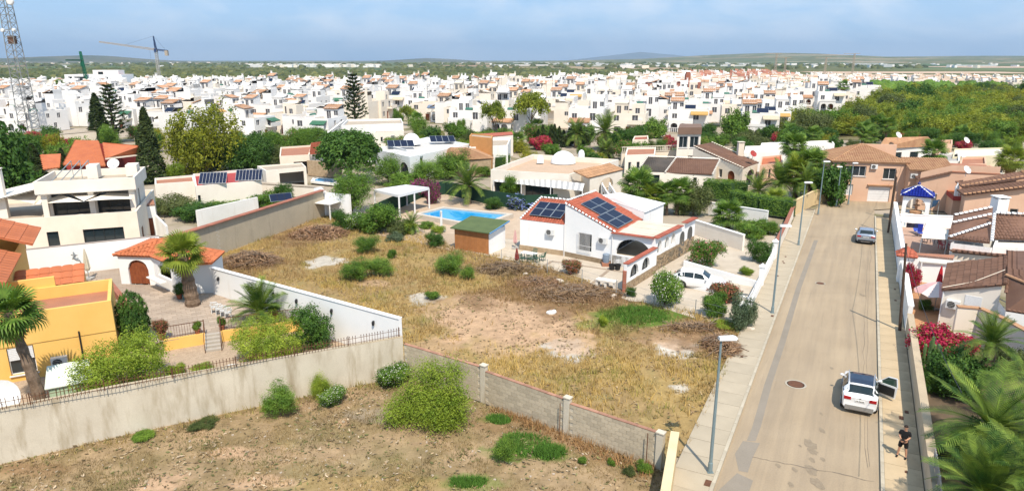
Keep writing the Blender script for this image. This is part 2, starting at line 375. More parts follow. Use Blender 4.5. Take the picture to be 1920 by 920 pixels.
class H:
    "a building: an Empty with parts"
    def __init__(s, name, label, cat='house', org=(0,0,0), rz=0, group=None):
        s.r = thing(name, label, cat, org if len(org) == 3 else (*org, 0), rz, group)
    def walls(s, poly, z0, z1, ops=None, wm=WHITE, par=0, rm=TERRA, name='wall', th=.2, d=.2, deck=True, plinth=None):
        ops = ops or {}; mb = MB(); n = len(poly)
        zs = z1 if isinstance(z1, dict) else {}
        zc = z1 if not isinstance(z1, dict) else min(v if not isinstance(v, list) else min(q[1] for q in v) for v in z1.values())
        for i in range(n):
            panel(mb, poly[i], poly[(i+1) % n], z0, zs.get(i, zc), ops.get(i, ()), d)
        zd = zc-par
        if par:
            q = inset(poly, th)
            for i in range(n):
                a, b, c, e = poly[i], poly[(i+1) % n], q[(i+1) % n], q[i]
                mb.add([(*a[:2],zc),(*b[:2],zc),(*c,zc),(*e,zc)], [(0,1,2,3)])
                mb.add([(*e,zc),(*c,zc),(*c,zd),(*e,zd)], [(0,1,2,3)])
        w_ = mb.build(name, wm, s.r)
        if deck:
            q = inset(poly, th-.002) if par else poly
            MB().prism([p[:2] for p in q], zd-.18, zd-.002 if not par else zd).build('roof', rm, s.r)
        for i, l in ops.items():
            for op in l: window(s.r, poly[i], poly[(i+1) % n], op, d)
        if plinth:
            pm, h = plinth; pb = MB()
            for i in range(n):
                a, b = Vector(poly[i][:2]), Vector(poly[(i+1) % n][:2]); dd = (b-a).normalized(); nn = Vector((dd.y, -dd.x))*.03
                pb.bar((*(a+nn-dd*.03), z0+h/2), (*(b+nn+dd*.03), z0+h/2), .06, h)
            pb.build('plinth', pm, s.r)
        return w_
    def box(s, x0, y0, x1, y1, z0, z1, ops=None, **k):
        return s.walls([(x0,y0),(x1,y0),(x1,y1),(x0,y1)], z0, z1, ops, **k)
    def part(s, name, mb, mat, smooth=False): return mb.build(name, mat, s.r, smooth)
    def troof(s, pts, mat, **k): return troof(s.r, pts, mat, **k)
    def chimney(s, x, y, z0, z1, w=.7, m=WHITE, cap=None):
        c = MB().obox(x, y, z0, w, w, z1-z0).build('chimney', m, s.r)
        k = MB().obox(x, y, z1+.18, w+.16, w+.16, .08)
        for i in (-1, 1):
            for j in (-1, 1): k.obox(x+i*w*.38, y+j*w*.38, z1, w*.2, w*.2, .18)
        k.build('chimney_cap', cap or m, c); return c
    def gable(s, x0, y0, x1, y1, z, rise, mat, axis='x', ov=.25, wm=WHITE, **k):
        if axis == 'x':
            ym = (y0+y1)/2
            A = [(x0-ov,y0-ov,z),(x1+ov,y0-ov,z),(x1+ov,ym,z+rise),(x0-ov,ym,z+rise)]
            B = [(x1+ov,y1+ov,z),(x0-ov,y1+ov,z),(x0-ov,ym,z+rise),(x1+ov,ym,z+rise)]
            g = MB().poly([(x0,y0,z),(x0,ym,z+rise),(x0,y1,z)]).poly([(x1,y0,z),(x1,y1,z),(x1,ym,z+rise)])
        else:
            xm = (x0+x1)/2
            A = [(x1+ov,y0-ov,z),(x1+ov,y1+ov,z),(xm,y1+ov,z+rise),(xm,y0-ov,z+rise)]
            B = [(x0-ov,y1+ov,z),(x0-ov,y0-ov,z),(xm,y0-ov,z+rise),(xm,y1+ov,z+rise)]
            g = MB().poly([(x0,y0,z),(x1,y0,z),(xm,y0,z+rise)]).poly([(x1,y1,z),(x0,y1,z),(xm,y1,z+rise)])
        g.build('gable_wall', wm, s.r)
        s.troof(A, mat, **k); s.troof(B, mat, **k)
    def hip(s, x0, y0, x1, y1, z, rise, mat, ov=.3, **k):
        x0 -= ov; x1 += ov; y0 -= ov; y1 += ov; h = min(x1-x0, y1-y0)/2
        if x1-x0 >= y1-y0: p, q = (x0+h, (y0+y1)/2, z+rise), (x1-h, (y0+y1)/2, z+rise)
        else: p, q = ((x0+x1)/2, y0+h, z+rise), ((x0+x1)/2, y1-h, z+rise)
        a, b, c, d = (x0,y0,z),(x1,y0,z),(x1,y1,z),(x0,y1,z)
        if x1-x0 >= y1-y0: F = [[a,b,q,p],[b,c,q],[c,d,p,q],[d,a,p]]
        else: F = [[a,b,p],[b,c,q,p],[c,d,q],[d,a,p,q]]
        for f in F: s.troof(f, mat, **k)
        for e in ([a,p],[b,q if x1-x0 >= y1-y0 else p],[c,q],[d,p if x1-x0 >= y1-y0 else q],[p,q]):
            caps(s.r, e[0], e[1], mat, one=True)
TILE_MESH = {}
def tile_profile(c, h):
    return [(-c/2, 0), (-c*.28, h*.8), (0, h), (c*.28, h*.8), (c/2, 0)]
def troof(parent, pts, mat, col=.3, row=.42, thick=.12, pieces=False, name='roof', h=.07, under=None, limit=300):
    P = [Vector(p) for p in pts]; o = P[0]; U = (P[1]-o).normalized(); N = U.cross(P[-1]-o).normalized(); V = N.cross(U)
    uv = [((p-o).dot(U), (p-o).dot(V)) for p in P]
    mb = MB(); n = len(P); dn = N*-thick
    vs = P+[p+dn for p in P]
    mb.add(vs, [tuple(range(n)), tuple(range(n, 2*n))[::-1]]+[(i, n+i, n+(i+1) % n, (i+1) % n) for i in range(n)])
    roof = mb.build(name, under or mat, parent)
    umin = min(u for u, _ in uv); umax = max(u for u, _ in uv); nc = max(1, round((umax-umin)/col)); col = (umax-umin)/nc
    prof = tile_profile(col*.96, h); tb = MB(); count = 0
    if pieces:
        key = (round(col, 3), row, mat.name)
        if key not in TILE_MESH:
            t = MB(); a = [(x, 0, z+.035) for x, z in prof]; b = [(x*.85, row*1.06, z*.9+.005) for x, z in prof]
            t.add(a+b, [(i, i+1, 6+i, 5+i) for i in range(4)]+[(4, 3, 2, 1, 0)])
            TILE_MESH[key] = t.mesh('roof_tile', mat)
        M3 = Matrix((U, V, N)).transposed().to_4x4()
    for c in range(nc):
        u = umin+(c+.5)*col; cr = []
        for i in range(n):
            (ua, va), (ub, vb) = uv[i], uv[(i+1) % n]
            if (ua-u)*(ub-u) < 0: cr.append(va+(vb-va)*(u-ua)/(ub-ua))
        if len(cr) < 2: continue
        v0, v1 = min(cr), max(cr)
        if v1-v0 < .15: continue
        nr = max(1, round((v1-v0)/row)) if row else 1; rl = (v1-v0)/nr
        for r in range(nr):
            if pieces and count < limit:
                q = o+U*u+V*(v0+r*rl)
                t = ob('roof_tile', TILE_MESH[key], roof); t.matrix_local = Matrix.Translation(q) @ M3; count += 1
            else:
                A = [o+U*(u+x)+V*(v0+r*rl)+N*(z+(.03 if row else .0)) for x, z in prof]
                B = [o+U*(u+x*.85)+V*(v0+(r+1)*rl)+N*z for x, z in prof]
                tb.add(A+B, [(i, i+1, 6+i, 5+i) for i in range(4)]+[(4, 3, 2, 1, 0)])
    if tb.f: stuff(tb.build('roof_tiles', mat, roof))
    return roof
def caps(parent, p, q, mat, r=.13, step=.4, name='ridge_tile', one=False, gap=1.0):
    "row of half-round cap tiles from p to q"
    p, q = Vector(p), Vector(q); L = (q-p).length; n = max(1, round(L/step)); d = (q-p)/n
    D = d.normalized(); A = D.cross(Vector((0,0,1))).normalized(); B = A.cross(D)
    ring = [(math.cos(PI*k/4), math.sin(PI*k/4)) for k in range(5)]
    def piece(mb, o, r0, r1, ln):
        a = [o+A*x*r0+B*(y*r0+.02) for x, y in ring]; b = [o+D*ln+A*x*r1+B*y*r1 for x, y in ring]
        mb.add(a+b, [(i, i+1, 6+i, 5+i) for i in range(4)]+[(4,3,2,1,0),(5,6,7,8,9)])
    if one:
        mb = MB()
        for i in range(n): piece(mb, p+d*i, r, r*.82, d.length*gap)
        return mb.build('ridge_tiles', mat, parent)
    mb = MB()
    piece(mb, Vector((0,0,0)), r, r*.82, d.length*gap); me = mb.mesh(name, mat)
    for i in range(n): ob(name, me, parent, p+d*i)
def balustrade(parent, p, q, z, h=.9, step=.24, m=None, name='baluster'):
    m = m or BWHITE; p, q = Vector((*p[:2], z)), Vector((*q[:2], z)); L = (q-p).length; n = max(1, int(L/step))
    me = MB().lathe([(.05,0),(.05,.06),(.035,.1),(.075,h*.3),(.03,h*.62),(.05,h*.8),(.05,h-.1)], n=6).mesh(name, m)
    for i in range(n): ob(name, me, parent, p+(q-p)*((i+.5)/n))
    MB().bar(p+Vector((0,0,h-.05)), q+Vector((0,0,h-.05)), .16, .1).bar(p+Vector((0,0,.0)), q, .16, .08).build('rail', m, parent)
def dish(label, loc, r, az, el=35, group=None, pole=.5, m=None):
    "satellite dish: bowl, arm, pole"
    t = thing('satellite_dish', label, 'satellite dish', loc, az, group)
    prof = [(r*k/5, (k/5)**2*r*.28) for k in range(6)]
    b = MB(); b.lathe([(max(.01, x), z) for x, z in prof], n=20, cap=False); b.lathe([(max(.01, x), z-.02) for x, z in prof], n=20, cap=False)
    ob('bowl', b.mesh('bowl', m or PLASTIC, True), t, (0, 0, pole+r*.5), rot=(R(90-el)*-1+PI, 0, 0) if False else (R(90-el), 0, 0))
    MB().tube([(0,0,0),(0,.05,pole+r*.5)], .03).build('pole', GALV, t)
    f = Vector((0, -math.cos(R(el)), math.sin(R(el))))*r*.9
    MB().bar((0,0,pole+r*.1), (f.x, f.y, pole+r*.5+f.z), .025).box(f.x-.05, f.y-.05, pole+r*.5+f.z-.05, f.x+.05, f.y+.05, pole+r*.5+f.z+.05).build('feed_arm', GALV, t)
    return t
def aircon(parent, x, y, z, rz=0, name='air_conditioner'):
    o = ob(name, MB().box(-.42,-.32,0,.42,0,.6).mesh('aircon_case', PLASTIC), parent, (x, y, z), rz)
    g = MB(); pts = [(.12-.0+.25*math.cos(2*PI*k/16)-.22, -.33, .3+.25*math.sin(2*PI*k/16)) for k in range(16)]; g.poly(pts)
    g.build('fan_grille', METAL, o)
    b = MB()
    for k in range(5): b.bar((-.34, -.34, .08+k*.11), (.14, -.34, .08+k*.11), .012)
    b.build('guard', PLASTIC, o); return o
def solar_panel(parent, c, U, V, w, l, nu=6, nv=10, name='solar_panel', fm=None):
    "framed panel: c corner, U across, V up the slope (unit vectors)"
    c, U, V = Vector(c), Vector(U).normalized(), Vector(V).normalized(); N = U.cross(V).normalized()
    f = MB(); q = [c, c+U*w, c+U*w+V*l, c+V*l]
    for i in range(4): f.bar(q[i], q[(i+1) % 4], .04, .05)
    o = f.build(name, GALV if fm is None else fm, parent)
    e = MB()
    for i in range(nu):
        for j in range(nv):
            a = c+U*(w*(i+.04)/nu)+V*(l*(j+.04)/nv)+N*.012; dx, dy = U*w*.92/nu, V*l*.92/nv
            e.add([a, a+dx, a+dx+dy, a+dy], [(0,1,2,3)])
    e.build('cells', PVPANE, o); b = MB().add([c-N*.02, c+U*w-N*.02, c+U*w+V*l-N*.02, c+V*l-N*.02], [(0,1,2,3)]); b.build('backing', FRAMEW if fm else METAL, o)
    return o
# ---------------------------------------------------------------- vegetation
def leafmesh(name, C, D, size, mats, seed=1, fl=0.0, aspect=.5, up=.35, flsize=.7):
    rg = np.random.default_rng(seed); n = len(C)
    nrm = D+rg.normal(0, .75, (n, 3)); nrm[:, 2] += up; nrm /= np.linalg.norm(nrm, axis=1)[:, None]+1e-9
    t = np.cross(nrm, rg.normal(0, 1, (n, 3))); t /= np.linalg.norm(t, axis=1)[:, None]+1e-9
    b = np.cross(nrm, t); l = (size*rg.uniform(.65, 1.3, n))[:, None]; mi = (rg.uniform(0, 1, n) < fl).astype(int)
    l = np.where(mi[:, None] == 1, l*flsize, l); wd = np.where(mi[:, None] == 1, l*.9, l*aspect)
    V = np.stack([C+t*l, C+b*wd, C-t*l, C-b*wd], 1).reshape(-1, 3)
    return fast(name, V, np.arange(4*n).reshape(n, 4), mats, mi)
def lobes(L, nclump, nleaf, spread, seed=1, shell=.62, low=-1.0):
    "leaf centres in clumps over a set of ellipsoid lobes"
    rg = np.random.default_rng(seed); L = np.array(L, float)
    wgt = L[:, 3]*L[:, 4]+L[:, 3]*L[:, 5]; k = rg.choice(len(L), nclump, p=wgt/wgt.sum())
    d = rg.normal(0, 1, (nclump, 3)); d /= np.linalg.norm(d, axis=1)[:, None]
    d[:, 2] = np.where(d[:, 2] < low, -d[:, 2], d[:, 2])
    r = rg.uniform(shell, 1.04, nclump)[:, None]*(1+.12*np.sin(d[:, :1]*7+k[:, None])*np.cos(d[:, 1:2]*6))
    r = r*(1+(rg.exponential(.11, nclump)*(rg.uniform(0, 1, nclump) < .45)*(shell < .85))[:, None])
    cc = L[k, :3]+d*L[k, 3:6]*r
    C = np.repeat(cc, nleaf, 0)+rg.normal(0, spread, (nclump*nleaf, 3)); return C, np.repeat(d, nleaf, 0)
def crown(name, L, nclump, nleaf, size, spread, mats, seed=1, fl=0, shell=.62, aspect=.5, up=.35, low=-1.0, flsize=.7):
    C, D = lobes(L, nclump, nleaf, spread, seed, shell, low)
    return leafmesh(name, C, D, size, mats, seed, fl, aspect, up, flsize)
def round_lobes(r, h, n, seed, rr=.5):
    rg = random.Random(seed); L = [(rg.uniform(-.1,.1)*r, rg.uniform(-.1,.1)*r, h*.5, r*.64, r*.64, h*.44)]
    for i in range(n):
        a = 2*PI*i/n+rg.uniform(-.3, .3); k = rg.uniform(.42, .82)*r; q = r*rg.uniform(rr*.55, rr*1.05)
        L.append((math.cos(a)*k, math.sin(a)*k, h*rg.uniform(.28, .84), q, q, q*h/(2*r)*rg.uniform(1.0, 1.6)))
    return L
def stemmesh(name, h, r, mat, seed=1, nb=5, spread=.5):
    rg = random.Random(seed); mb = MB()
    mb.tube([(0,0,-.05),(rg.uniform(-.06,.06)*h, rg.uniform(-.06,.06)*h, h*.5),(rg.uniform(-.1,.1)*h, rg.uniform(-.1,.1)*h, h)], [r, r*.75, r*.4], 7)
    for i in range(nb):
        a = 2*PI*i/nb+rg.random(); z = h*rg.uniform(.35, .75); l = h*spread*rg.uniform(.7, 1.2)
        mb.tube([(0,0,z),(math.cos(a)*l*.5, math.sin(a)*l*.5, z+l*.4),(math.cos(a)*l, math.sin(a)*l, z+l*.95)], [r*.5, r*.35, r*.15], 5)
    return mb.mesh(name, mat)
BARK = M('bark', (.20,.14,.09), (.13,.09,.06), 6, .95, .5, 20)
PALMBARK = M('palm_bark', (.24,.17,.12), (.13,.09,.06), 5, .95, .6, 14)
def plant(name, label, cat, loc, fm, sm, sc=1, rz=None, group=None):
    o = thing(name, label, cat, loc if len(loc) == 3 else (*loc, 0), rnd.uniform(0, 6.28) if rz is None else rz, group)
    o.scale = sc if isinstance(sc, (tuple, list)) else (sc, sc, sc)
    if cat == 'shrub': k_ = rnd.uniform(.88, 1.1); o.scale = (o.scale[0]*k_, o.scale[1]/k_, o.scale[2]*rnd.uniform(.94, 1.1))
    ob('crown' if 'tree' in name or 'pine' in name else 'foliage', fm, o)
    if sm: ob('trunk' if 'tree' in name or 'pine' in name else 'stem', sm, o)
    return o
LF = {}
LF['lime'] = LEAF('lime_leaf', (.15,.23,.02), (.33,.41,.045))
LF['mid'] = LEAF('mid_green_leaf', (.07,.155,.02), (.19,.31,.04))
LF['deep'] = LEAF('deep_green_leaf', (.04,.105,.018), (.10,.195,.03))
LF['olive'] = LEAF('olive_leaf', (.07,.10,.03), (.16,.19,.06))
LF['pine'] = LEAF('pine_needles', (.13,.175,.02), (.36,.39,.045), .36, sc=.35)
LF['ypine'] = LEAF('yellowish_pine_needles', (.16,.18,.015), (.38,.36,.03), sc=.8)
LF['cyp'] = LEAF('cypress_scales', (.030,.055,.016), (.075,.105,.028))
LF['fl_w'] = mono('white_petals', (.8,.78,.7)); LF['fl_p'] = mono('pink_petals', (.62,.14,.20)); LF['fl_m'] = LEAF('magenta_bracts', (.36,.012,.06), (.56,.04,.11), .3); LF['fl_v'] = LEAF('purple_bracts', (.26,.03,.14), (.42,.07,.24), .3)
LF['fl_b'] = mono('blue_petals', (.22,.28,.60)); LF['fl_r'] = mono('reddish_shoots', (.36,.10,.06))
LF['dry'] = LEAF('dry_twigs', (.22,.125,.07), (.37,.24,.14), .1)
LF['grey'] = LEAF('grey_green_leaf', (.07,.11,.06), (.15,.20,.11))
LF['fan'] = LEAF('fan_palm_leaf', (.07,.15,.022), (.21,.32,.05), .25)
LF['fanlime'] = LEAF('yellow_green_palm_leaf', (.16,.22,.025), (.30,.36,.05), .3)
LF['date'] = LEAF('date_palm_leaf', (.045,.105,.017), (.22,.30,.045), .2)  # wide dark-light spread also paints in frond shade and bright tips
LF['dead'] = LEAF('dead_palm_leaf', (.24,.15,.06), (.36,.25,.10), .15)
FM = {}; SM = {}
FM['bushA'] = crown('bush_leaves', round_lobes(1, 1.5, 9, 1), 460, 22, .046, .085, LF['mid'], 1)
FM['bushB'] = crown('bush_leaves', round_lobes(1, 1.4, 8, 2), 460, 22, .046, .085, LF['lime'], 2)
FM['bushC'] = crown('bush_leaves', round_lobes(1, 1.5, 8, 3), 460, 22, .046, .085, LF['deep'], 3)
FM['olive'] = crown('bush_leaves', round_lobes(1, 1.5, 8, 4), 460, 22, .046, .085, LF['olive'], 4)
FM['grey'] = crown('bush_leaves', round_lobes(1, 1.5, 8, 4), 460, 22, .046, .085, LF['grey'], 14)
FM['pinkb'] = crown('bush_leaves', round_lobes(1, 1.5, 9, 5), 460, 22, .046, .085, [LF['mid'], LF['fl_p']], 5, .09)
FM['whiteb'] = crown('bush_leaves', round_lobes(1, 1.4, 9, 6), 460, 22, .046, .085, [LF['mid'], LF['fl_w']], 6, .10)
FM['redb'] = crown('bush_leaves', round_lobes(1, 1.5, 9, 7), 460, 22, .046, .085, [LF['olive'], LF['fl_r']], 7, .35, flsize=1)
FM['boug'] = crown('bougainvillea_leaves', round_lobes(1, 1.3, 10, 8), 460, 22, .046, .085, [LF['mid'], LF['fl_m']], 8, .72, flsize=1)
FM['bougP'] = crown('bougainvillea_leaves', round_lobes(1, 1.3, 10, 28), 420, 22, .05, .1, [LF['mid'], LF['fl_v']], 28, .6, flsize=1)
FM['blueb'] = crown('bush_leaves', round_lobes(1, 1.4, 9, 9), 200, 20, .08, .10, [LF['grey'], LF['fl_b']], 9, .3, flsize=1)
FM['feather'] = crown('feathery_leaves', round_lobes(1, 2.2, 10, 10, .45), 480, 24, .06, .13, LF['mid'], 10, aspect=.22, up=.8, shell=.4)
FM['featherL'] = crown('feathery_leaves', round_lobes(1, 1.8, 10, 11, .45), 620, 26, .05, .13, LF['lime'], 11, aspect=.2, up=.8, shell=.4)
FM['topiary'] = crown('clipped_leaves', [(0,0,.42,.5,.5,.42),(0,0,.72,.46,.46,.42)], 1500, 14, .024, .02, LF['deep'], 12, shell=.93)
FM['bushBig'] = crown('bush_leaves', round_lobes(1, 1.5, 13, 22, .5), 1000, 24, .026, .06, LF['lime'], 22, shell=.72)
FM['featherBig'] = crown('feathery_leaves', [(-.5,.1,.55,.42,.4,.5),(-.1,.15,.95,.46,.45,.62),(.42,.1,1.0,.42,.4,.66),(.7,-.1,.6,.32,.34,.5),(.15,-.35,.55,.5,.42,.5),(-.75,-.1,.35,.3,.32,.34),(.5,-.4,.35,.36,.3,.34),(.1,.1,1.45,.24,.24,.36),(.62,.15,1.4,.2,.2,.34)], 1050, 26, .034, .11, LF['lime'], 23, aspect=.24, up=.6, shell=.45)
FM['ficus'] = crown('dense_leaves', [(0,0,.92,.96,.96,.62)]+[(math.cos(a*.9)*.4, math.sin(a*.9)*.4, 1.05, .5, .5, .42) for a in range(7)], 620, 24, .05, .06, LF['deep'], 13, shell=.88, low=-.75)
FM['tree'] = crown('tree_leaves', round_lobes(1, 1.7, 11, 15, .5), 260, 26, .075, .10, LF['mid'], 15, shell=.6)
FM['treeD'] = crown('tree_leaves', round_lobes(1, 1.6, 11, 16, .5), 260, 26, .075, .10, LF['deep'], 16, shell=.6)
def pine_lobes(seed):
    rg = random.Random(seed); L = []
    for i in range(15):
        a = rg.uniform(0, 6.28); k = math.sqrt(rg.random())*.78; q = rg.uniform(.24, .40)
        L.append((math.cos(a)*k, math.sin(a)*k, .55+.42*(1-k*k)+rg.uniform(-.14, .1), q, q, q*.62))
    return L
for i in range(3): FM['pine%d' % i] = crown('pine_foliage', pine_lobes(30+i), 200, 18, .062, .075, LF['pine'], 30+i, shell=.75, aspect=.4, low=-.35)
FM['ypine'] = crown('pine_foliage', [(x,y,z*.9,r*1.1,r*1.1,h*1.2) for x,y,z,r,_,h in round_lobes(1, 1.5, 16, 40, .5)], 420, 22, .045, .065, LF['ypine'], 40, shell=.75, aspect=.4)
for i in range(3): FM['wood%d' % i] = crown('pine_foliage', round_lobes(1, 1.25, 14, 60+i, .5), 330, 18, .05, .07, LF[('pine','mid','pine')[i]], 60+i, shell=.75, aspect=.45)
def cypress(seed):
    rg = np.random.default_rng(seed); n = 5200; z = rg.uniform(0, 1, n)**1.15; a = rg.uniform(0, 6.28, n)
    r = .13*np.minimum(1, (z+.06)*9)*(1-z)**.62*rg.uniform(.72, 1.08, n)*(1+.14*np.sin(a*3+z*23))
    C = np.stack([r*np.cos(a), r*np.sin(a), z], 1); D = np.stack([np.cos(a), np.sin(a), a*0+.9], 1)
    return leafmesh('cypress_foliage', C, D, .022, LF['cyp'], seed, aspect=.4, up=.2)
FM['cyp'] = cypress(50)
def norfolk(seed):
    rg = np.random.default_rng(seed); Cs = []; Ds = []
    for t in range(13):
        z = .16+.80*t/13; R_ = .24*(1-z)**.75+.015
        for b in range(7):
            a = 2*PI*b/7+t*.6+rg.uniform(-.15, .15); k = rg.uniform(.15, 1, 46)
            x = R_*k; C = np.stack([x*np.cos(a), x*np.sin(a), z+.10*k*k*R_/.24-.01+0*k], 1)+rg.normal(0, .007, (46, 3)); Cs.append(C)
            Ds.append(np.tile([math.cos(a)*.2, math.sin(a)*.2, 1.0], (46, 1)))
    return leafmesh('tiered_foliage', np.concatenate(Cs), np.concatenate(Ds), .017, LF['cyp'], seed, aspect=.5)
FM['norf'] = norfolk(51)
SM['bush'] = stemmesh('stem', .8, .05, BARK, 1); SM['tree'] = stemmesh('trunk', .95, .06, BARK, 2)
SM['pine'] = stemmesh('trunk', .72, .045, BARK, 3, 7, .55); SM['pole'] = MB().tube([(0,0,-.02),(0,0,.5),(0,0,.97)], [.018,.013,.004], 7).mesh('trunk', BARK)
def hedge(label, pts, wd, h, group=None, lf='mid', seed=1, z=0, dens=70, name='clipped_hedge'):
    rg = np.random.default_rng(seed); Cs = []; Ds = []; core = MB()
    for p, q in zip(pts, pts[1:]):
        L = math.dist(p, q); ux, uy = (q[0]-p[0])/L, (q[1]-p[1])/L; area = 2*h*L+wd*L; n = int(area*dens*2.4)
        u = rg.uniform(0, L, n); s = rg.uniform(0, 2*h+wd, n)
        side = np.where(s < h, -1, np.where(s > h+wd, 1, 0)); zz = np.where(s < h, s, np.where(s > h+wd, s-h-wd, h)); v = np.where(side == 0, s-h-wd/2, side*wd/2)
        j = rg.normal(0, .05, (n, 3)); lump = .06*np.sin(u*2.3+zz*3)+.05*np.sin(u*5.1-v*4)
        v = v+side*lump; zz = zz+(side == 0)*lump
        Cs.append(np.stack([p[0]+ux*u-uy*v, p[1]+uy*u+ux*v, z+zz], 1)+j); Ds.append(np.stack([-uy*side, ux*side, (side == 0)*1.0+.2], 1))
        core.bar((*p, z+h*.45), (*q, z+h*.45), wd*.85, h*.85)
    c = np.concatenate(Cs); org = np.array([pts[0][0], pts[0][1], z])
    t = thing(name, label, 'hedge', tuple(org), 0, group)
    ob('foliage', leafmesh('hedge_leaves', c-org, np.concatenate(Ds), .07, LF[lf], seed), t)
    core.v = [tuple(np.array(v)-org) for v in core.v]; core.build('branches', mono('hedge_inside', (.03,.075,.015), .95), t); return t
def fan_leaf(droop, mat, n=22):
    "fan palm leaf along +X: stalk and pleated blade split into drooping tips"
    mb = MB(); pl = .85
    stalk = [(pl*k/4, 0, -droop*.25*(k/4)**2*pl) for k in range(5)]; mb.tube(stalk, [.03,.022,.018,.015,.012], 4)
    o = Vector(stalk[-1])
    for k in range(n):
        a = (k+.5-n/2)/n*4.3; b = 4.3/n*.52; l = .95*(1-.10*abs(a)); f = .05*(1 if k % 2 else -1)
        def pt(r, da): return o+Vector((math.cos(a+da)*r, math.sin(a+da)*r, f*r*.4-droop*(r**2)*(.35+.12*abs(a))))
        A, B = pt(.45, -b), pt(.45, b); C, D = pt(.74, -b*.55), pt(.74, b*.55); T = pt(l, 0)+Vector((0,0,-.10-droop*.14))
        mb.add([o, A, B, D, C, T], [(0,1,2),(1,4,3,2),(4,5,3)])
    return mb.mesh('palm_frond', mat)
def feather_leaf(droop, mat, L=2.6, n=26):
    "date palm frond along +X"
    mb = MB(); rg = random.Random(int(droop*10)+3)
    def sp(t): return Vector((L*t*(1-.18*droop*t), 0, .25*L*t-droop*.62*L*t*t))
    mb.tube([sp(k/6) for k in range(7)], [.035,.03,.025,.02,.015,.01,.005], 4)
    for k in range(n):
        t = .14+.85*k/n; p = sp(t); d = (sp(t+.01)-sp(t-.01)).normalized(); ll = .52*(1-abs(t-.45)*.9)*rg.uniform(.9, 1.1)
        for sgn in (-1, 1):
            q = p+d*ll*.55+Vector((0, sgn*ll*.80, .16*ll-ll*.35*t*droop)); w = d*.026
            mb.add([p-w, p+w, q+w*.6, q-w*.4], [(0,1,2,3)])
    return mb.mesh('palm_frond', mat)
FL = {}
for nm, mt in (('fan', LF['fan']), ('fanlime', LF['fanlime'])):
    FL[nm] = [fan_leaf(d, mt) for d in (.15, .5, 1.0)]
FL['dead'] = [fan_leaf(1.2, LF['dead'], 14)]
FL['date'] = [feather_leaf(d, LF['date']) for d in (.35, .65, 1.0)]
def palm(label, base, h, n=34, sc=1.0, kind='fan', r=.2, lean=(0,0), dead=6, seed=1, group=None, thick=None, el=(72,-25)):
    rg = random.Random(seed); base = base if len(base) == 3 else (*base, 0)
    t = thing('palm_tree', label, 'palm tree', base, 0, group); mb = MB(); K = 14; pts = []; rad = []
    for k in range(K+1):
        z = h*k/K; f = (k/K)**1.4; pts.append((lean[0]*f, lean[1]*f, z-.05)); rad.append((r*(1.25-.45*k/K))*(1.09 if k % 2 else .94))
    mb.tube(pts, rad, 9); mb.build('trunk', PALMBARK, t); top = Vector(pts[-1])
    for i in range(n+dead):
        dd = i >= n; f = i/n if not dd else 1
        e = el[0]+(el[1]-el[0])*f**.8+rg.uniform(-8, 8) if not dd else rg.uniform(-75, -45); a = i*2.39996+rg.uniform(-.25, .25)
        me = FL['dead'][0] if dd else FL[kind][min(2, int(f*3))]
        s_ = sc*rg.uniform(.85, 1.1)*(.8 if dd else 1)
        o = ob('frond', me, t, top+Vector((0, 0, -.05 if not dd else -.25))); o.scale = (s_,)*3
        o.rotation_euler = (rg.uniform(-.25, .25), -R(e), a)
    return t
# ================================================================ SETTING: ground, road, plots
def KL(y, off=0): return (9.2+.5065*(y-27.2)-off*.892, y+off*.452)     # kerb line, left (off > 0 goes left)
def KR(y, off=0): return (16.86+.5075*(y-27.2)+off*.892, y-off*.452)    # kerb line, right (off > 0 goes right)
def ground_mat():
    m, t, p = nodemat('open_country')
    co = t.nodes.new('ShaderNodeTexCoord').outputs['Object']
    ln = t.nodes.new('ShaderNodeVectorMath'); ln.operation = 'LENGTH'; t.links.new(co, ln.inputs[0])
    mpn = t.nodes.new('ShaderNodeMapping'); mpn.inputs['Scale'].default_value = (.0016, .0010, 1); t.links.new(co, mpn.inputs[0])
    vo = t.nodes.new('ShaderNodeTexVoronoi'); vo.inputs['Scale'].default_value = 1; t.links.new(mpn.outputs[0], vo.inputs['Vector'])
    sx = t.nodes.new('ShaderNodeSeparateColor'); t.links.new(vo.outputs['Color'], sx.inputs[0])
    r = t.nodes.new('ShaderNodeValToRGB'); r.color_ramp.interpolation = 'CONSTANT'; e = r.color_ramp.elements
    cols = [(.07,.12,.05), (.05,.09,.04), (.34,.25,.16), (.09,.14,.06), (.42,.33,.24), (.06,.10,.05), (.30,.20,.13), (.12,.15,.07)]
    e[0].color = (*cols[0], 1); e[0].position = 0; e[1].position = .14; e[1].color = (*cols[1], 1)
    for i in range(2, 8): q = e.new([0,0,.3,.46,.56,.68,.80,.90][i]); q.color = (*cols[i], 1)
    t.links.new(sx.outputs[0], r.inputs[0])
    scrub = mixc(t, ramp(t, noise(t, co, .02, 6, .7), .35, .65), (.05,.085,.03), (.17,.15,.07))
    fields = mixc(t, ramp(t, noise(t, co, .0022, 5, .6), .44, .52), r.outputs[0], scrub)
    town = mixc(t, ramp(t, noise(t, co, .05, 5, .6), .35, .65), (.30,.25,.19), (.40,.34,.27))
    town = mixc(t, ramp(t, noise(t, co, .09, 4, .6), .5, .62), town, (.15,.14,.07))
    mr = t.nodes.new('ShaderNodeMapRange'); mr.inputs[1].default_value = 430; mr.inputs[2].default_value = 520
    t.links.new(ln.outputs['Value'], mr.inputs[0])
    t.links.new(mixc(t, mr.outputs[0], town, fields), p.inputs['Base Color']); p.inputs['Roughness'].default_value = .95
    p.inputs['Specular IOR Level'].default_value = .1
    return m
g = MB(); rings = [0, 15, 40, 80, 160, 320, 640, 1200, 2400, 5000, 10000, 20000, 40000]; n = 64
vs = [(r*math.cos(2*PI*k/n), r*math.sin(2*PI*k/n), -.12) for r in rings[1:] for k in range(n)]
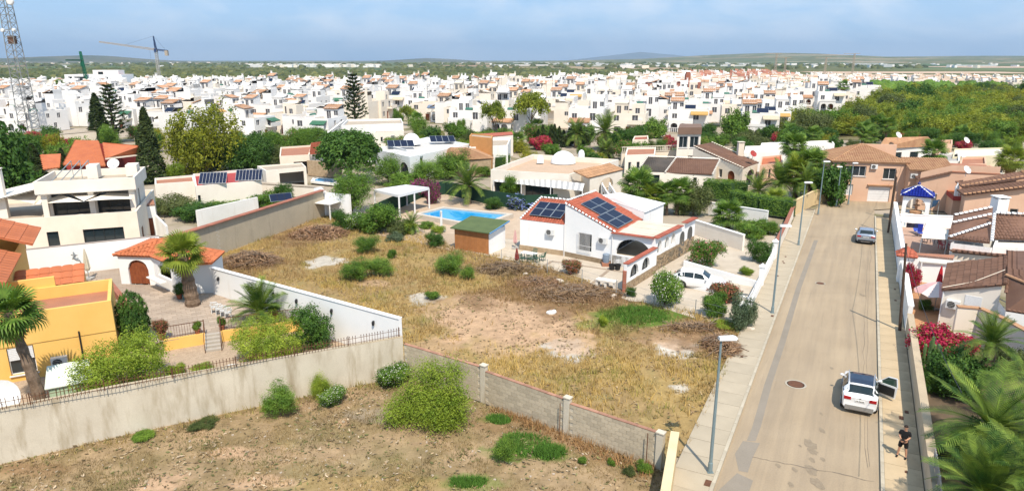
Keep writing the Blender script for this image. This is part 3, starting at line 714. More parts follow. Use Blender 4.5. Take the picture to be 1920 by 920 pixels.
g.add(vs, [(i*n+k, i*n+(k+1) % n, (i+1)*n+(k+1) % n, (i+1)*n+k) for i in range(len(rings)-2) for k in range(n)]+[tuple(range(n))])
FIELDM = ground_mat(); struct('ground', g, FIELDM)
ASPH = M('sunbleached_asphalt', (.38,.30,.205), (.33,.26,.175), .25, .92, .25, 60, stain=(.22,.18,.13), stsc=(.5,.5,.5), stlo=.56, sthi=.85, grain=.22, gsc=18)
PAVE = M('pavement_concrete', (.47,.40,.295), (.40,.34,.25), .5, .92, .25, 50, stain=(.29,.25,.19), stsc=(.6,.6,1), stlo=.58, sthi=.85, rvar=.10, grain=.15)
PAVR = M('sandy_pavement_concrete', (.53,.41,.26), (.45,.35,.22), .5, .92, .25, 50, stain=(.33,.26,.17), stsc=(.6,.6,1), stlo=.58, sthi=.85, rvar=.10, grain=.15)
KERB = M('kerb_concrete', (.55,.49,.38), (.47,.41,.31), 1, .9, .2, 40, rvar=.15)
ASPH2 = M('grey_asphalt_repair', (.285,.245,.195), (.25,.215,.17), .6, .9, .2, 60)
def asphalt():
    m, t, p = nodemat('sunbleached_asphalt_lanes'); co = t.nodes.new('ShaderNodeTexCoord').outputs['Object']
    mp_ = t.nodes.new('ShaderNodeMapping'); mp_.inputs['Rotation'].default_value = (0, 0, R(-63.1)); t.links.new(co, mp_.inputs[0])
    st = t.nodes.new('ShaderNodeMapping'); st.inputs['Scale'].default_value = (.06, 1.3, 1); t.links.new(mp_.outputs[0], st.inputs[0])
    c = mixc(t, ramp(t, noise(t, co, .22, 5, .6), .35, .68), (.385,.305,.21), (.335,.262,.178))
    c = mixc(t, 1.0, c, ramp(t, noise(t, st.outputs[0], 1.0, 5, .65), .36, .62, (.86,.86,.87), (1.04,1.03,1.01)), 'MULTIPLY')
    c = mixc(t, ramp(t, noise(t, st.outputs[0], 2.6, 6, .7), .60, .74), c, (.27,.215,.15))
    c = mixc(t, ramp(t, noise(t, co, 1.1, 6, .75), .62, .72), c, (.29,.235,.165))
    c = mixc(t, 1.0, c, ramp(t, noise(t, co, 14, 4, .8), .3, .7, (.80,.80,.80), (1.06,1.06,1.06)), 'MULTIPLY')
    t.links.new(c, p.inputs['Base Color']); p.inputs['Roughness'].default_value = .92; p.inputs['Specular IOR Level'].default_value = .25
    b = t.nodes.new('ShaderNodeBump'); b.inputs['Strength'].default_value = .3; b.inputs['Distance'].default_value = .02
    t.links.new(noise(t, co, 40, 4), b.inputs['Height']); t.links.new(b.outputs[0], p.inputs['Normal']); return m
ASPH = asphalt()
road = MB(); ys = list(range(4, 89, 4))
for a, b in zip(ys, ys[1:]):
    road.poly([(*KL(a), 0), (*KR(a), 0), (*KR(b), 0), (*KL(b), 0)])
road.poly([(*KL(88), 0), (*KR(88), 0), (50.3,88.6,0), (60,86,0), (62,91,0), (53,94.5,0), (44.5,95.5,0), (43,93,0)])
struct('road', road, ASPH)
rp_ = MB(); sp = [G(*p) for p in ((1530,450), (1497,540), (1467,640), (1440,720), (1418,800), (1408,826))]
for a, b in zip(sp, sp[1:]):
    rp_.poly([(a[0]-.22,a[1],.004), (a[0]+.24,a[1],.004), (b[0]+.24,b[1],.004), (b[0]-.22,b[1],.004)])
rp_.poly([(*G(1378,850),.006),(*G(1393,826),.006),(*G(1425,830),.006),(*G(1412,856),.006),(*G(1402,885),.006),(*G(1385,882),.006)])
rp_.poly([(*G(1340,925),.005),(*G(1382,886),.005),(*G(1412,900),.005),(*G(1400,935),.005)])
struct('road_repair', rp_, ASPH2)
ck = MB(); crk = random.Random(3)
def crack(pts, wd=.05):
    q = []
    for a, b in zip(pts, pts[1:]):
        for i in range(7):
            t = i/7; q.append((a[0]+(b[0]-a[0])*t+crk.uniform(-.06,.06), a[1]+(b[1]-a[1])*t+crk.uniform(-.06,.06)))
    for a, b in zip(q, q[1:]):
        k = wd*crk.uniform(.3, 1); ck.poly([(a[0]-k/2,a[1]-.3*k,.008),(a[0]+k/2,a[1]+.3*k,.008),(b[0]+k/2,b[1]+.3*k,.008),(b[0]-k/2,b[1]-.3*k,.008)])
crack([G(1412,856), G(1470,868), G(1560,885), G(1650,905)], .06); crack([G(1460,440), G(1540,445), G(1640,440)], .05)
crack([G(1628,470), G(1622,580), G(1618,700), G(1627,915)], .05); crack([G(1633,470), G(1627,580), G(1625,700), G(1632,915)], .04)
crack([G(1470,545), G(1500,550), G(1640,548)], .03)
struct('road_crack', ck, M('crack_dirt', (.19,.155,.12), None, 1, .95))  # flat darker strips drawn along the cracks
# stains on the roadway (oil and tyre dust)
def blot(mb, x, y, rx, ry, z, seed, n=14):
    rg = random.Random(seed); mb.poly([(x+math.cos(2*PI*k/n)*rx*rg.uniform(.6,1.1), y+math.sin(2*PI*k/n)*ry*rg.uniform(.6,1.1), z) for k in range(n)])
oil = MB()
for i, (px, py, r) in enumerate([(1521,880,.35),(1523,862,.2),(1519,832,.4),(1524,845,.3),(1541,806,.22),(1543,861,.16),(1490,880,.16),(1483,908,.2),(1540,775,.12),(1459,872,.16),(1532,905,.35),(1560,690,.15),(1617,553,.3),(1500,835,.1)]):
    x, y = G(px, py); blot(oil, x, y, r*.8, r*1.5, .007+i*.0002, i)
struct('road_stain', oil, M('oil_stain', (.25,.195,.135), (.30,.24,.165), 5, .8))
# pavements and kerbs
def pave(name, edge, w, y0, y1, step):
    base = MB()
    for a, b in zip(range(y0, y1, 4), range(y0+4, y1+4, 4)):
        base.poly([(*edge(a), .085), (*edge(b), .085), (*edge(b, w), .085), (*edge(a, w), .085)][::(1 if edge is KL else -1)])
    o = struct(name, base, M('joint_dirt', (.2,.17,.13), None, 1, .95))
    L = (y1-y0)*1.121; n = int(L/step); first = None
    q = lambda s, t: edge(y0+s*.892, t)
    for i in range(n):
        s0 = i*step+.012; s1 = (i+1)*step-.012
        P = [q(s0, .17), q(s0, w), q(s1, w), q(s1, .17)]
        if edge is KL: P = P[::-1]
        P = P if (P[1][0]-P[0][0])*(P[2][1]-P[0][1])-(P[1][1]-P[0][1])*(P[2][0]-P[0][0]) > 0 else P[::-1]
        c = P[0]; loc = [(x-c[0], y-c[1]) for x, y in P]
        if first is None: first = MB().prism(loc, .03, .12, bottom=False).mesh('paving_slab', PAVE if edge is KL else PAVR)
        ob('paving_slab', first, o, (c[0], c[1], crk.uniform(-.004, .004)))
    k = MB(); st = 1.0; fk = None; kb = ob('kerb', None); kb['kind'] = 'structure'
    for i in range(int(L/st)):
        s0 = i*st+.008; s1 = (i+1)*st-.008; P = [q(s0, 0), q(s0, .16), q(s1, .16), q(s1, 0)]
        c = P[0]; loc = [(x-c[0], y-c[1]) for x, y in P]
        A = (loc[1][0]-loc[0][0])*(loc[2][1]-loc[0][1])-(loc[1][1]-loc[0][1])*(loc[2][0]-loc[0][0])
        if A < 0: loc = loc[::-1]
        if fk is None: fk = MB().prism(loc, 0, .135, bottom=False).mesh('kerb_stone', KERB)
        ob('kerb_stone', fk, kb, (c[0], c[1], crk.uniform(-.006, .006)))
pave('pavement', KL, 2.0, 8, 88, 1.5); pave('pavement', KR, 1.75, 8, 84, 1.5)
for i, (px, py, w_) in enumerate([(1327,905,.5),(1391,668,.3),(1468,490,.3),(1473,481,.3),(1470,493,.3),(1448,592,.35),(1458,517,.3),(1690,783,.4),(1700,772,.35),(1699,884,.2),(1678,542,.3),(1679,563,.3)]):
    x, y = G(px, py, .12)
    o = MB().obox(0, 0, 0, w_, w_*.55, .012, R(63)).obox(0, 0, .01, w_*.8, w_*.35, .008, R(63)).build('access_cover', RUST, None, loc=(x, y, .126))
    tag(o, 'rusty access cover in the left pavement, '+['nearest the front end wall','beside the plot brush heap','farthest up the street but three','second farthest up the street','farthest up the street','at the foot of the second lamp','half way along the frontage wall'][i] if px < 1500 else 'rusty access cover in the right pavement, '+['beside the person','just beyond the person','nearest to the camera','in front of the umbrella patio, farther','in front of the umbrella patio, nearer'][i-7], 'access cover', 'access covers in the ' + ('left' if px < 1500 else 'right') + ' pavement')
for px, py, lb in ((1492,720,'round iron manhole cover in the road near the parked white hatchback'), (1538,531,'small pale manhole cover in the middle of the road farther up')):
    x, y = G(px, py); t = thing('manhole_cover', lb, 'manhole', (x, y, .006)); k = 1 if py > 600 else .7
    MB().lathe([(.62*k,0),(.62*k,.012),(.5*k,.012),(.5*k,0)], n=24).build('collar', M('pale_collar', (.45,.40,.32), None, 2, .9), t)
    MB().lathe([(.45*k,.0),(.45*k,.02),(.3*k,.022),(.1*k,.022)], n=24).build('lid', RUST, t)
# ---------------------------------------------------------------- the plots
SAND = np.array((.54,.36,.225)); STRAW = np.array((.40,.28,.115)); SOIL = np.array((.30,.205,.115)); GREENG = np.array((.10,.19,.03)); GRIT = np.array((.34,.29,.23)); PADC = np.array((.60,.55,.47)); BRN = np.array((.24,.145,.075))
def ell_at(px, py, rx, ry):
    x, y = G(px, py); return x, y, abs(G(px+rx, py)[0]-x), abs(G(px, py-ry)[1]-G(px, py+ry)[1])/2
def paint(x, y, col, patches, seed):
    for i, (px, py, rx, ry, c, k) in enumerate(patches):
        cx, cy, ax, ay = ell_at(px, py, rx, ry)
        wob = (fbm(x, y, max(.5, ax*.5), 4, seed+i*7)-.5)*1.5
        d = np.sqrt(((x-cx)/ax)**2+((y-cy)/ay)**2)+wob
        f = np.clip((1.15-d)/.3, 0, 1)[:, None]*k; col = col*(1-f)+c*f
    return col
UPPER = [G(*p) for p in ((770,700), (1240,872))]+[KL(30.2,1.7), KL(34,1.75), KL(37.5,1.6), KL(42,2.0), G(1398,612), G(1290,583), G(1180,560), G(1080,515), G(990,490), G(860,468), G(800,440), G(700,412), G(600,404), G(500,436), G(400,480), (-24.2,50.6)]
UP_PATCH = [(930,600,110,40,SAND,.9),(870,575,70,25,SAND,.6),(1010,600,80,34,SAND,.9),(960,640,90,26,SAND,.6),(1065,652,42,20,PADC*.9,1),(1065,640,60,22,SAND*1.05,.7),(1270,652,38,16,PADC,1),(1272,640,60,18,SAND,.8),
  (612,490,36,10,PADC*.95,.9),(797,560,36,11,PADC*.85,.9),(700,532,30,7,SAND,.7),(1195,592,75,20,GREENG,.9),(1150,610,60,16,GREENG*1.3,.4),(1030,560,150,30,BRN,.75),(1110,560,80,26,BRN,.6),(1230,625,90,18,BRN,.5),(1330,640,60,40,BRN,.6),
  (1000,520,90,22,BRN,.6),(920,500,70,16,BRN,.5),(470,500,60,20,BRN,.7),(580,440,60,20,BRN,.7),(1275,728,18,8,PADC,.8),(900,460,90,22,BRN,.3),(820,650,60,14,SAND,.5),(800,700,80,14,STRAW*1.1,.5)]
FRONT = [(-34,24.2), (-25.03,29.43), (-20.28,32.2), (-6.77,39.1), (7.4,28.9), (6.0,24.4), (3.3,17), (1,8), (-36,8)]
FR_PATCH = [(430,848,45,10,SAND,.85),(300,905,45,18,SAND,.9),(490,905,60,12,SAND,.8),(640,792,14,7,SAND,.9),(380,815,40,10,SAND,.4),(700,780,60,12,GRIT,.5),(860,780,60,16,GRIT,.4),(560,850,120,18,SAND*.9,.3),(730,910,150,20,STRAW,.6),(960,850,60,14,GREENG,.7),(1010,845,60,18,GREENG*.9,.8),
  (930,785,40,8,GREENG,.6),(1180,875,20,6,GREENG,.5),(880,905,60,16,GREENG*1.3,.4),(1010,790,130,25,BRN*1.25,.5),(1130,840,110,26,BRN*1.3,.6),(370,770,90,10,STRAW,.6),(60,880,90,14,BRN*1.1,.6),(880,850,50,8,SAND,.5),(800,830,40,8,SAND,.4),(590,760,60,10,SAND*.9,.3)]
LOTM = M('plot_soil', (1,1,1), (.86,.86,.86), 1.5, .97, .5, 9, attr=True, grain=.3, gsc=6, spec=.05)
def lot(name, poly, res, base, patches, seed, rough=.10):
    P = np.array([p[:2] for p in poly]); x0, y0 = P.min(0)-res; x1, y1 = P.max(0)+res
    nx, ny = int((x1-x0)/res)+1, int((y1-y0)/res)+1
    X, Y = np.meshgrid(x0+np.arange(nx)*res, y0+np.arange(ny)*res); x, y = X.ravel(), Y.ravel()
    n1 = fbm(x, y, 5, 4, seed)[:, None]; n2 = fbm(x, y, 1.1, 4, seed+5)[:, None]; n3 = fbm(x, y, .4, 2, seed+9)[:, None]
    col = base(n1, n2, n3); col = paint(x, y, col, patches, seed)*(0.80+.4*n3)*(.9+.2*n2)
    z = .0+rough*(fbm(x, y, 2.2, 4, seed+3)-.35)
    i, j = np.meshgrid(np.arange(nx-1), np.arange(ny-1)); i, j = i.ravel(), j.ravel(); a = j*nx+i
    F = np.stack([a, a+1, a+nx+1, a+nx], 1); m = inpoly(x[a]+res/2, y[a]+res/2, poly); F = F[m]
    used = np.unique(F); rem = np.zeros(nx*ny, int); rem[used] = np.arange(len(used))
    o = ob(name, fast(name, np.stack([x, y, z], 1)[used], rem[F], LOTM, None, True, np.clip(col[used], .01, .9)))
    o['kind'] = 'structure'; return o
def up_base(n1, n2, n3):
    f = np.clip((n1-.38)*4, 0, 1); k = np.clip((n2-.52)*5, 0, 1)*.45
    return (STRAW*f+(STRAW*.55+SOIL*.45)*(1-f))*(1-k)+np.array((.23,.21,.09))*k
def fr_base(n1, n2, n3):
    f = np.clip((n2-.40)*4, 0, 1); k = np.clip((n1-.5)*5, 0, 1)*.5
    c = np.array((.275,.20,.105))*f+np.array((.40,.285,.165))*(1-f); return c*(1-k)+np.array((.235,.21,.095))*k
lot('plot_ground', UPPER, .2, up_base, UP_PATCH, 11); lot('plot_ground', FRONT, .17, fr_base, FR_PATCH, 31, .08)
TINT = M('dry_grass_blade', (1,1,1), (.9,.9,.9), 3, .9, attr=True, grain=0, spec=.1)
def grass(name, poly, n, hmin, hmax, colfn, patches, seed, wd=.05, dens=None):
    rg = np.random.default_rng(seed); P = np.array([p[:2] for p in poly]); x0, y0 = P.min(0); x1, y1 = P.max(0)
    x = rg.uniform(x0, x1, n); y = rg.uniform(y0, y1, n); m = inpoly(x, y, poly)
    if dens is not None: m &= rg.uniform(0, 1, n) < dens(x, y)
    x, y = x[m], y[m]; n = len(x); k = 3; x = np.repeat(x, k)+rg.normal(0, .06, n*k); y = np.repeat(y, k)+rg.normal(0, .06, n*k); N = n*k
    h = rg.uniform(hmin, hmax, N)*(.5+fbm(x, y, 1.7, 3, seed+2)); a = rg.uniform(0, 6.28, N); le = rg.normal(0, .35, (N, 2))*h[:, None]
    dx, dy = np.cos(a)*wd/2, np.sin(a)*wd/2
    V = np.stack([np.stack([x-dx, y-dy, 0*x-.02], 1), np.stack([x+dx, y+dy, 0*x-.02], 1), np.stack([x+le[:, 0], y+le[:, 1], h], 1)], 1).reshape(-1, 3)
    col = colfn(x, y, rg.uniform(0, 1, N)); col = paint(x, y, col, patches, seed+40)*rg.uniform(.75, 1.2, (N, 1))
    col = np.repeat(col, 3, 0)
    o = ob(name, fast(name, V, np.arange(3*N).reshape(N, 3), TINT, None, False, np.clip(col, .01, .9))); return stuff(o)
BARE = [p for p in UP_PATCH if p[4] is SAND or p[5] == 1 or p[4] is PADC]
def up_dens(x, y):
    d = np.clip((fbm(x, y, 3.0, 3, 77)-.28)*3.2, .08, 1)
    for px, py, rx, ry, c, k in UP_PATCH:
        if c[0] > .5:
            cx, cy, ax, ay = ell_at(px, py, rx*.95, ry*.95); d = d*np.where((((x-cx)/ax)**2+((y-cy)/ay)**2) < 1, .10, 1)
    return d
GP = [p for p in UP_PATCH if p[4][1] > p[4][0]*1.2]
def up_col(x, y, r):
    f = np.clip((fbm(x, y, 4, 3, 55)-.3)*2.5, 0, 1)[:, None]; g = np.clip((fbm(x, y, 1.5, 3, 66)-.55)*5, 0, 1)[:, None]*.7
    c = np.array((.52,.37,.125))*f+np.array((.38,.26,.115))*(1-f); return c*(1-g)+np.array((.24,.25,.06))*g
grass('dry_grass', UPPER, 60000, .18, .5, up_col, GP+[p for p in UP_PATCH if p[4] is BRN], 5, dens=up_dens)
def fr_dens(x, y): return np.clip((fbm(x, y, 1.6, 3, 78)-.33)*4, .06, 1)
def fr_col(x, y, r):
    g = np.clip((fbm(x, y, 1.2, 3, 68)-.5)*5, 0, 1)[:, None]; k = np.clip((fbm(x, y, .7, 2, 61)-.5)*5, 0, 1)[:, None]; return (np.array((.34,.25,.12))*(1-g)+np.array((.20,.19,.07))*g)*(1-.45*k)
grass('scrub_grass', FRONT, 120000, .04, .17, fr_col, [p for p in FR_PATCH if p[4][1] > p[4][0]*1.2], 8, .035, fr_dens)
def tall(name, pts, n, h, c, seed, wd=.5):
    "band of tall dry weeds along a line"
    poly = []
    for a, b in zip(pts, pts[1:]):
        L = math.dist(a, b); u = ((b[0]-a[0])/L*0, 0); nx, ny = -(b[1]-a[1])/L*wd, (b[0]-a[0])/L*wd
        poly = [(a[0]+nx,a[1]+ny),(a[0]-nx,a[1]-ny),(b[0]-nx,b[1]-ny),(b[0]+nx,b[1]+ny)]
        grass(name, poly, n, h*.4, h, lambda x, y, r: np.array(c)*(np.ones((len(x), 1))), [], seed)
tall('tall_weeds', [G(930,765), G(1040,808), G(1225,888)], 800, .5, (.34,.20,.09), 3, .7)
tall('tall_weeds', [(-24,29.6), (-16,34)], 500, .35, (.36,.27,.10), 4, .6); tall('tall_weeds', [(-16,34), (-8,38)], 600, .45, (.34,.28,.10), 6, .6)
GREENB = [(985,835,60,22),(1030,850,36,14),(935,788,26,7),(1195,590,62,16),(880,905,40,10)]
for i, (px, py, rx, ry) in enumerate(GREENB):
    x, y, ax, ay = ell_at(px, py, rx, ry)
    poly = [(x+ax*math.cos(k*.5236)*crk.uniform(.7,1.1), y+ay*math.sin(k*.5236)*crk.uniform(.7,1.1)) for k in range(12)]
    grass('green_weeds', poly, int(800+ax*ay*160), .12, .34, lambda x, y, r: np.array((.085,.19,.03))*(.8+.5*r[:, None]), [], 90+i, .05)
def debris(name, poly, n, seed, cols):
    "flat dead leaves, chips and short twigs lying on the soil"
    rg = np.random.default_rng(seed); P = np.array([p[:2] for p in poly]); x = rg.uniform(P[:,0].min(), P[:,0].max(), n); y = rg.uniform(P[:,1].min(), P[:,1].max(), n); m = inpoly(x, y, poly) & (rg.uniform(0,1,n) < np.clip((fbm(x, y, 1.3, 3, seed)-.35)*4, .08, 1)); x, y = x[m], y[m]; n = len(x)
    a = rg.uniform(0, 6.28, n); l = rg.uniform(.04, .16, n); w = l*rg.uniform(.15, .5, n); z = rg.uniform(.04, .09, n); c, s_ = np.cos(a), np.sin(a); tz = rg.uniform(-.3,.6,n)*l
    V = np.stack([np.stack([x+c*l, y+s_*l, z+tz], 1), np.stack([x-s_*w, y+c*w, z], 1), np.stack([x-c*l, y-s_*l, z], 1), np.stack([x+s_*w, y-c*w, z+.02], 1)], 1).reshape(-1, 3)
    C = np.array(cols)[rg.integers(0, len(cols), n)]*rg.uniform(.7, 1.2, (n, 1)); return stuff(ob(name, fast(name, V, np.arange(4*n).reshape(n, 4), TINT, None, False, np.repeat(C, 4, 0))))
debris('plot_debris', FRONT, 26000, 5, [(.17,.12,.065), (.26,.18,.10), (.46,.36,.24), (.19,.19,.07), (.14,.14,.055), (.36,.26,.15)])
debris('plot_debris', UPPER, 40000, 6, [(.16,.10,.055), (.25,.16,.09), (.46,.34,.19), (.20,.18,.07), (.34,.24,.13)])
# fallen stones, litter of the front plot
rk = MB(); rg_ = random.Random(12)
for i in range(700):
    x, y = rg_.uniform(-30, 6), rg_.uniform(20, 38)
    if not inpoly(np.array([x]), np.array([y]), FRONT)[0]: continue
    s_ = rg_.choice((.02,.025,.03,.035,.04,.06)); rk.obox(x, y, .0, s_*2, s_*1.3, s_, rg_.uniform(0, 3))
stuff(struct('rubble', rk, M('pale_stone_bits', (.52,.44,.35), (.40,.33,.25), 3, .9)))['kind'] = 'stuff'
# ---------------------------------------------------------------- boundary walls
CONC = M('rendered_concrete', (.62,.56,.45), (.53,.47,.37), .55, .93, .35, 22, stain=(.34,.28,.19), stsc=(1.1,1.1,.22), stlo=.50, sthi=.74, grain=.14)
W0, W1 = (-36, 23.1), (-6.77, 39.1)
def wall_thing(name, label, pts, z, th, mat, cap=None, capw=.06, caph=.06, z0=0, cat='wall'):
    t = thing(name, label, cat, (*pts[0], 0)); o = Vector(pts[0])
    body = MB(); cp = MB(); zs = z if isinstance(z, (list, tuple)) else [z]*len(pts)
    for i, (a, b) in enumerate(zip(pts, pts[1:])):
        L = math.dist(a, b); nx, ny = -(b[1]-a[1])/L*th/2, (b[0]-a[0])/L*th/2
        def bx(mb, w, za0, zb0, za1, zb1, e=0):
            kx, ky = nx*w, ny*w; dx, dy = (b[0]-a[0])/L*e, (b[1]-a[1])/L*e
            A = (a[0]-o.x-dx, a[1]-o.y-dy); B = (b[0]-o.x+dx, b[1]-o.y+dy)
            mb.prism([(A[0]-kx,A[1]-ky),(B[0]-kx,B[1]-ky),(B[0]+kx,B[1]+ky),(A[0]+kx,A[1]+ky)], [za0,zb0,zb0,za0], [za1,zb1,zb1,za1])
        bx(body, 1, z0, z0, zs[i], zs[i+1])
        if cap: bx(cp, 1+2*capw/th, zs[i]+.001, zs[i+1]+.001, zs[i]+caph, zs[i+1]+caph, .0)
    body.build('wall_face', mat, t)
    if cap: cp.build('coping', cap, t)
    return t
wall_thing('boundary_wall', 'long stained concrete wall between the front plot and the yellow house garden', [W0, (-25.03,29.43), (-20.28,32.2), W1], [2.85,2.83,2.78,2.6], .26, CONC, M('wall_top', (.52,.43,.30), None, 2, .9), .0, .03)
# picket railing on top of it
pf = thing('picket_railing', 'low rusty iron picket railing on top of the long concrete wall', 'railing', (*W0, 2.8))
pm = MB().bar((0,0,0), (0,0,.52), .022).lathe([(.0,.6),(.03,.54),(.012,.5)][::-1], n=4).mesh('picket', RUST)
Lw = math.dist(W0, W1); dw = ((W1[0]-W0[0])/Lw, (W1[1]-W0[1])/Lw); nP = int(Lw/.17)
zt_w = lambda s: 2.9-.27*max(0, (s/Lw-.35))/.65
for i in range(nP):
    s_ = i*Lw/nP
    if s_ < 5 or (i % 10 == 0): continue
    ob('picket', pm, pf, (dw[0]*s_, dw[1]*s_, zt_w(s_)-2.8))
for zz in (.12, .42):
    MB().bar((dw[0]*5, dw[1]*5, zt_w(5)-2.8+zz), (dw[0]*Lw*.6, dw[1]*Lw*.6, zt_w(Lw*.6)-2.8+zz), .02).bar((dw[0]*Lw*.6, dw[1]*Lw*.6, zt_w(Lw*.6)-2.8+zz), (dw[0]*(Lw-.1), dw[1]*(Lw-.1), zt_w(Lw)-2.8+zz), .02).build('rail', RUST, pf)
for i in range(10):
    s_ = 5+(Lw-5.2)*i/9; MB().bar((0,0,0), (0,0,.62), .04).build('post', RUST, pf, loc=(dw[0]*s_, dw[1]*s_, zt_w(s_)-2.8))
# block wall with red coping between the two plots
BLOCK = M('grey_block', (.60,.51,.37), (.53,.45,.33), .7, .95, .3, 30, rvar=.22, stain=(.30,.25,.19), stlo=.58, sthi=.85, grain=.18)
MORT = M('block_mortar', (.60,.54,.43), (.52,.46,.36), 1, .95)
bwt = thing('block_wall', 'grey block wall with thin red coping between front plot and grassy plot', 'wall', (-6.6, 39.0, 0))
segs = [((-6.6,39.0), (-1.75,35.75), 2.15), ((-1.45,35.5), (2.75,32.25), 1.98), ((3.05,32.0), (7.0,29.15), 1.85)]
bm = None; cnt = 0; rest = MB()
for si, (a, b, hh) in enumerate(segs):
    L = math.dist(a, b); rz = ang(a, b); dx, dy = (b[0]-a[0])/L, (b[1]-a[1])/L; ox, oy = a[0]+6.6, a[1]-39.0
    c = MB().obox(L/2, 0, 0, L, .15, hh-.01); c.build('wall_core', MORT, bwt, loc=(ox, oy, 0), rz=rz)
    cp = None; nb = int(L/.5)
    for i in range(nb):
        if cp is None: cp = MB().box(0,-.105,0,L/nb-.01,.10,.035).mesh('coping_tile', M('pale_red_coping', (.50,.27,.18), (.42,.21,.14), 1.5, .85, rvar=.3))
        ob('coping_tile', cp, bwt, (ox+dx*L*i/nb, oy+dy*L*i/nb, hh+.003+crk.uniform(0,.008)), rz)
    nr = int(hh/.2); rh = hh/nr; nb = round(L/.42); bl = L/nb
    bm2 = MB().box(.006,-.098,.006,bl-.006,.098,rh-.006).mesh('block', BLOCK)
    for r in range(nr):
        for i in range(nb if r % 2 == 0 else nb-1):
            s_ = (i+(.5 if r % 2 else 0))*bl; j = crk.uniform(-.006,.006)
            if (si > 0 or r >= nr-2) and cnt < 300:
                ob('block', bm2, bwt, (ox+dx*s_-dy*j, oy+dy*s_+dx*j, r*rh), rz); cnt += 1
            else:
                A = Matrix.Translation((ox+dx*s_, oy+dy*s_, r*rh)) @ Matrix.Rotation(rz, 4, 'Z'); t_ = MB().box(.006,-.098,.006,bl-.006,.098,rh-.006)
                rest.add([A @ Vector(v) for v in t_.v], t_.f)
stuff(rest.build('blocks', BLOCK, bwt))
for (x, y, h2) in ((-1.6,35.62,2.3), (2.9,32.12,2.12), (7.1,29.05,1.9)):
    MB().obox(0,0,0,.34,.3,h2,R(-36)).obox(0,0,h2,.42,.36,.06,R(-36)).build('pier', CONC, bwt, loc=(x+6.6, y-39.0, 0))
for (x, y) in ((2.62,32.2), (6.6,29.25)):
    MB().bar((0,0,.0), (0,0,1.85), .04).build('iron_stake', RUST, bwt, loc=(x+6.6-.12, y-39.0-.16, 0))
# low yellow end wall along the pavement
YW = M('pale_yellow_wall', (.72,.55,.31), (.66,.50,.28), .6, .9, .2, 30, stain=(.5,.36,.18), stlo=.62, sthi=.9)
wall_thing('end_wall', 'pale yellow low wall running beside the pavement at the front plot', [(7.75,29.0), (6.3,24.4), (3.6,17)], 1.95, .30, YW, M('pale_yellow_coping', (.76,.62,.38), None, 1, .9), .05, .05)
wall_thing('white_garden_wall', 'tall clean white wall with small black lamps beside the terrace', [(-6.9,39.5), (-23.1,50.3)], [3.62,3.6], .24, BWHITE, BWHITE, .05, .05)
for i, (px, py) in enumerate(((579,570),(644,590),(715,613),(533,555),(488,535),(413,519))):
    # black up-down lamps on the wall face
    f = (px-400)/355; x, y = lerp((-22.9,50.15), (-6.9,39.5), min(1, max(0, f*1.0)))
    a = R(-33.7); nx, ny = -math.sin(-a)*1, -math.cos(a)
    tgt = (x-.13*.555, y-.13*.832)
    t = thing('wall_lamp', 'small black lantern on the white garden wall, number-%d' % i, 'wall lamp', (*tgt, 2.75), a, 'black lanterns on the white garden wall')
    t['label'] = 'black lantern on the white terrace wall, '+['third from','second from','nearest to','fourth from','fifth from','farthest from'][i]+' the picket railing'
    MB().lathe([(.05,0),(.085,.05),(.085,.22),(.04,.30),(.015,.34)], (0,-.09,0), 8).build('lantern_body', METAL, t)
    MB().bar((0,.0,.2), (0,-.09,.25), .03).box(-.05,-.02,.1,.05,.02,.3).build('bracket', METAL, t)
# ================================================================ NEAR HOUSES
GZ, TZ = .8, 1.5
def fr(poly, ops):
    r = {}
    for e, l in (ops or {}).items():
        L = math.dist(poly[e][:2], poly[(e+1) % len(poly)][:2]); r[e] = [(o[0]*L, o[1]*L, *o[2:]) for o in l]
    return r
def PB(name, label, cat, px, zt, zb=0, ops=None, org=None, world=None, **k):
    "house whose roof-edge corners (front-left first, counter-clockwise) are seen at px on height zt"
    W = world or [G(x, y, zt) for x, y in px]
    h = H(name, label, cat, (W[0][0], W[0][1], 0)); h.o = W[0]
    h.P = [(x-W[0][0], y-W[0][1]) for x, y in W]
    h.walls(h.P, zb, zt, fr(h.P, ops), **k); return h
def rel(h, px, py, z):
    x, y = G(px, py, z); return (x-h.o[0], y-h.o[1], z)
def pxroof(hs, pts, mat, **k):
    return troof(hs.r, [rel(hs, *p) for p in pts], mat, **k)
# garden floors behind the long wall
GRAVEL = M('pinkish_gravel', (.50,.38,.27), (.40,.30,.21), 4, .95, .5, 30, grain=.35, gsc=14)
PAVT = M('terrace_pavers', (.46,.37,.29), (.38,.30,.235), .8, .9, .1, 30, rvar=.22, grain=.15)
gf = MB().poly([(-36,23.4,GZ), (-25.1,29.6,GZ), (-20.4,32.35,GZ), (-6.95,39.3,GZ), (-23,50.2,GZ), (-46,50,GZ), (-60,38,GZ)])
gf.poly([(-60,38,GZ), (-46,50,GZ), (-23,50.2,GZ), (-31,62,GZ), (-60,47,GZ)]); struct('garden_ground', gf, GRAVEL)
tA, tB, tC, tD, tE = G(306,638,TZ), G(384,625,TZ), G(414,621,TZ), G(482,606,TZ), (-14.6,44.6)
terr = [tA, tB, tC, tD, tE, (-23.1,50.2), (-24,53), (-33,58.2), (-36.5,55.5), (-26.2,44.6), G(262,640,TZ)]
tb = MB().prism(terr, GZ-.2, TZ-.03, bottom=False); to = struct('terrace', tb, M('terrace_joint', (.36,.27,.20), None, 2, .95))
ta = R(28.7); ca, sa = math.cos(ta), math.sin(ta); pv = None; nn = 0
fl = MB(); tp = np.array(terr)
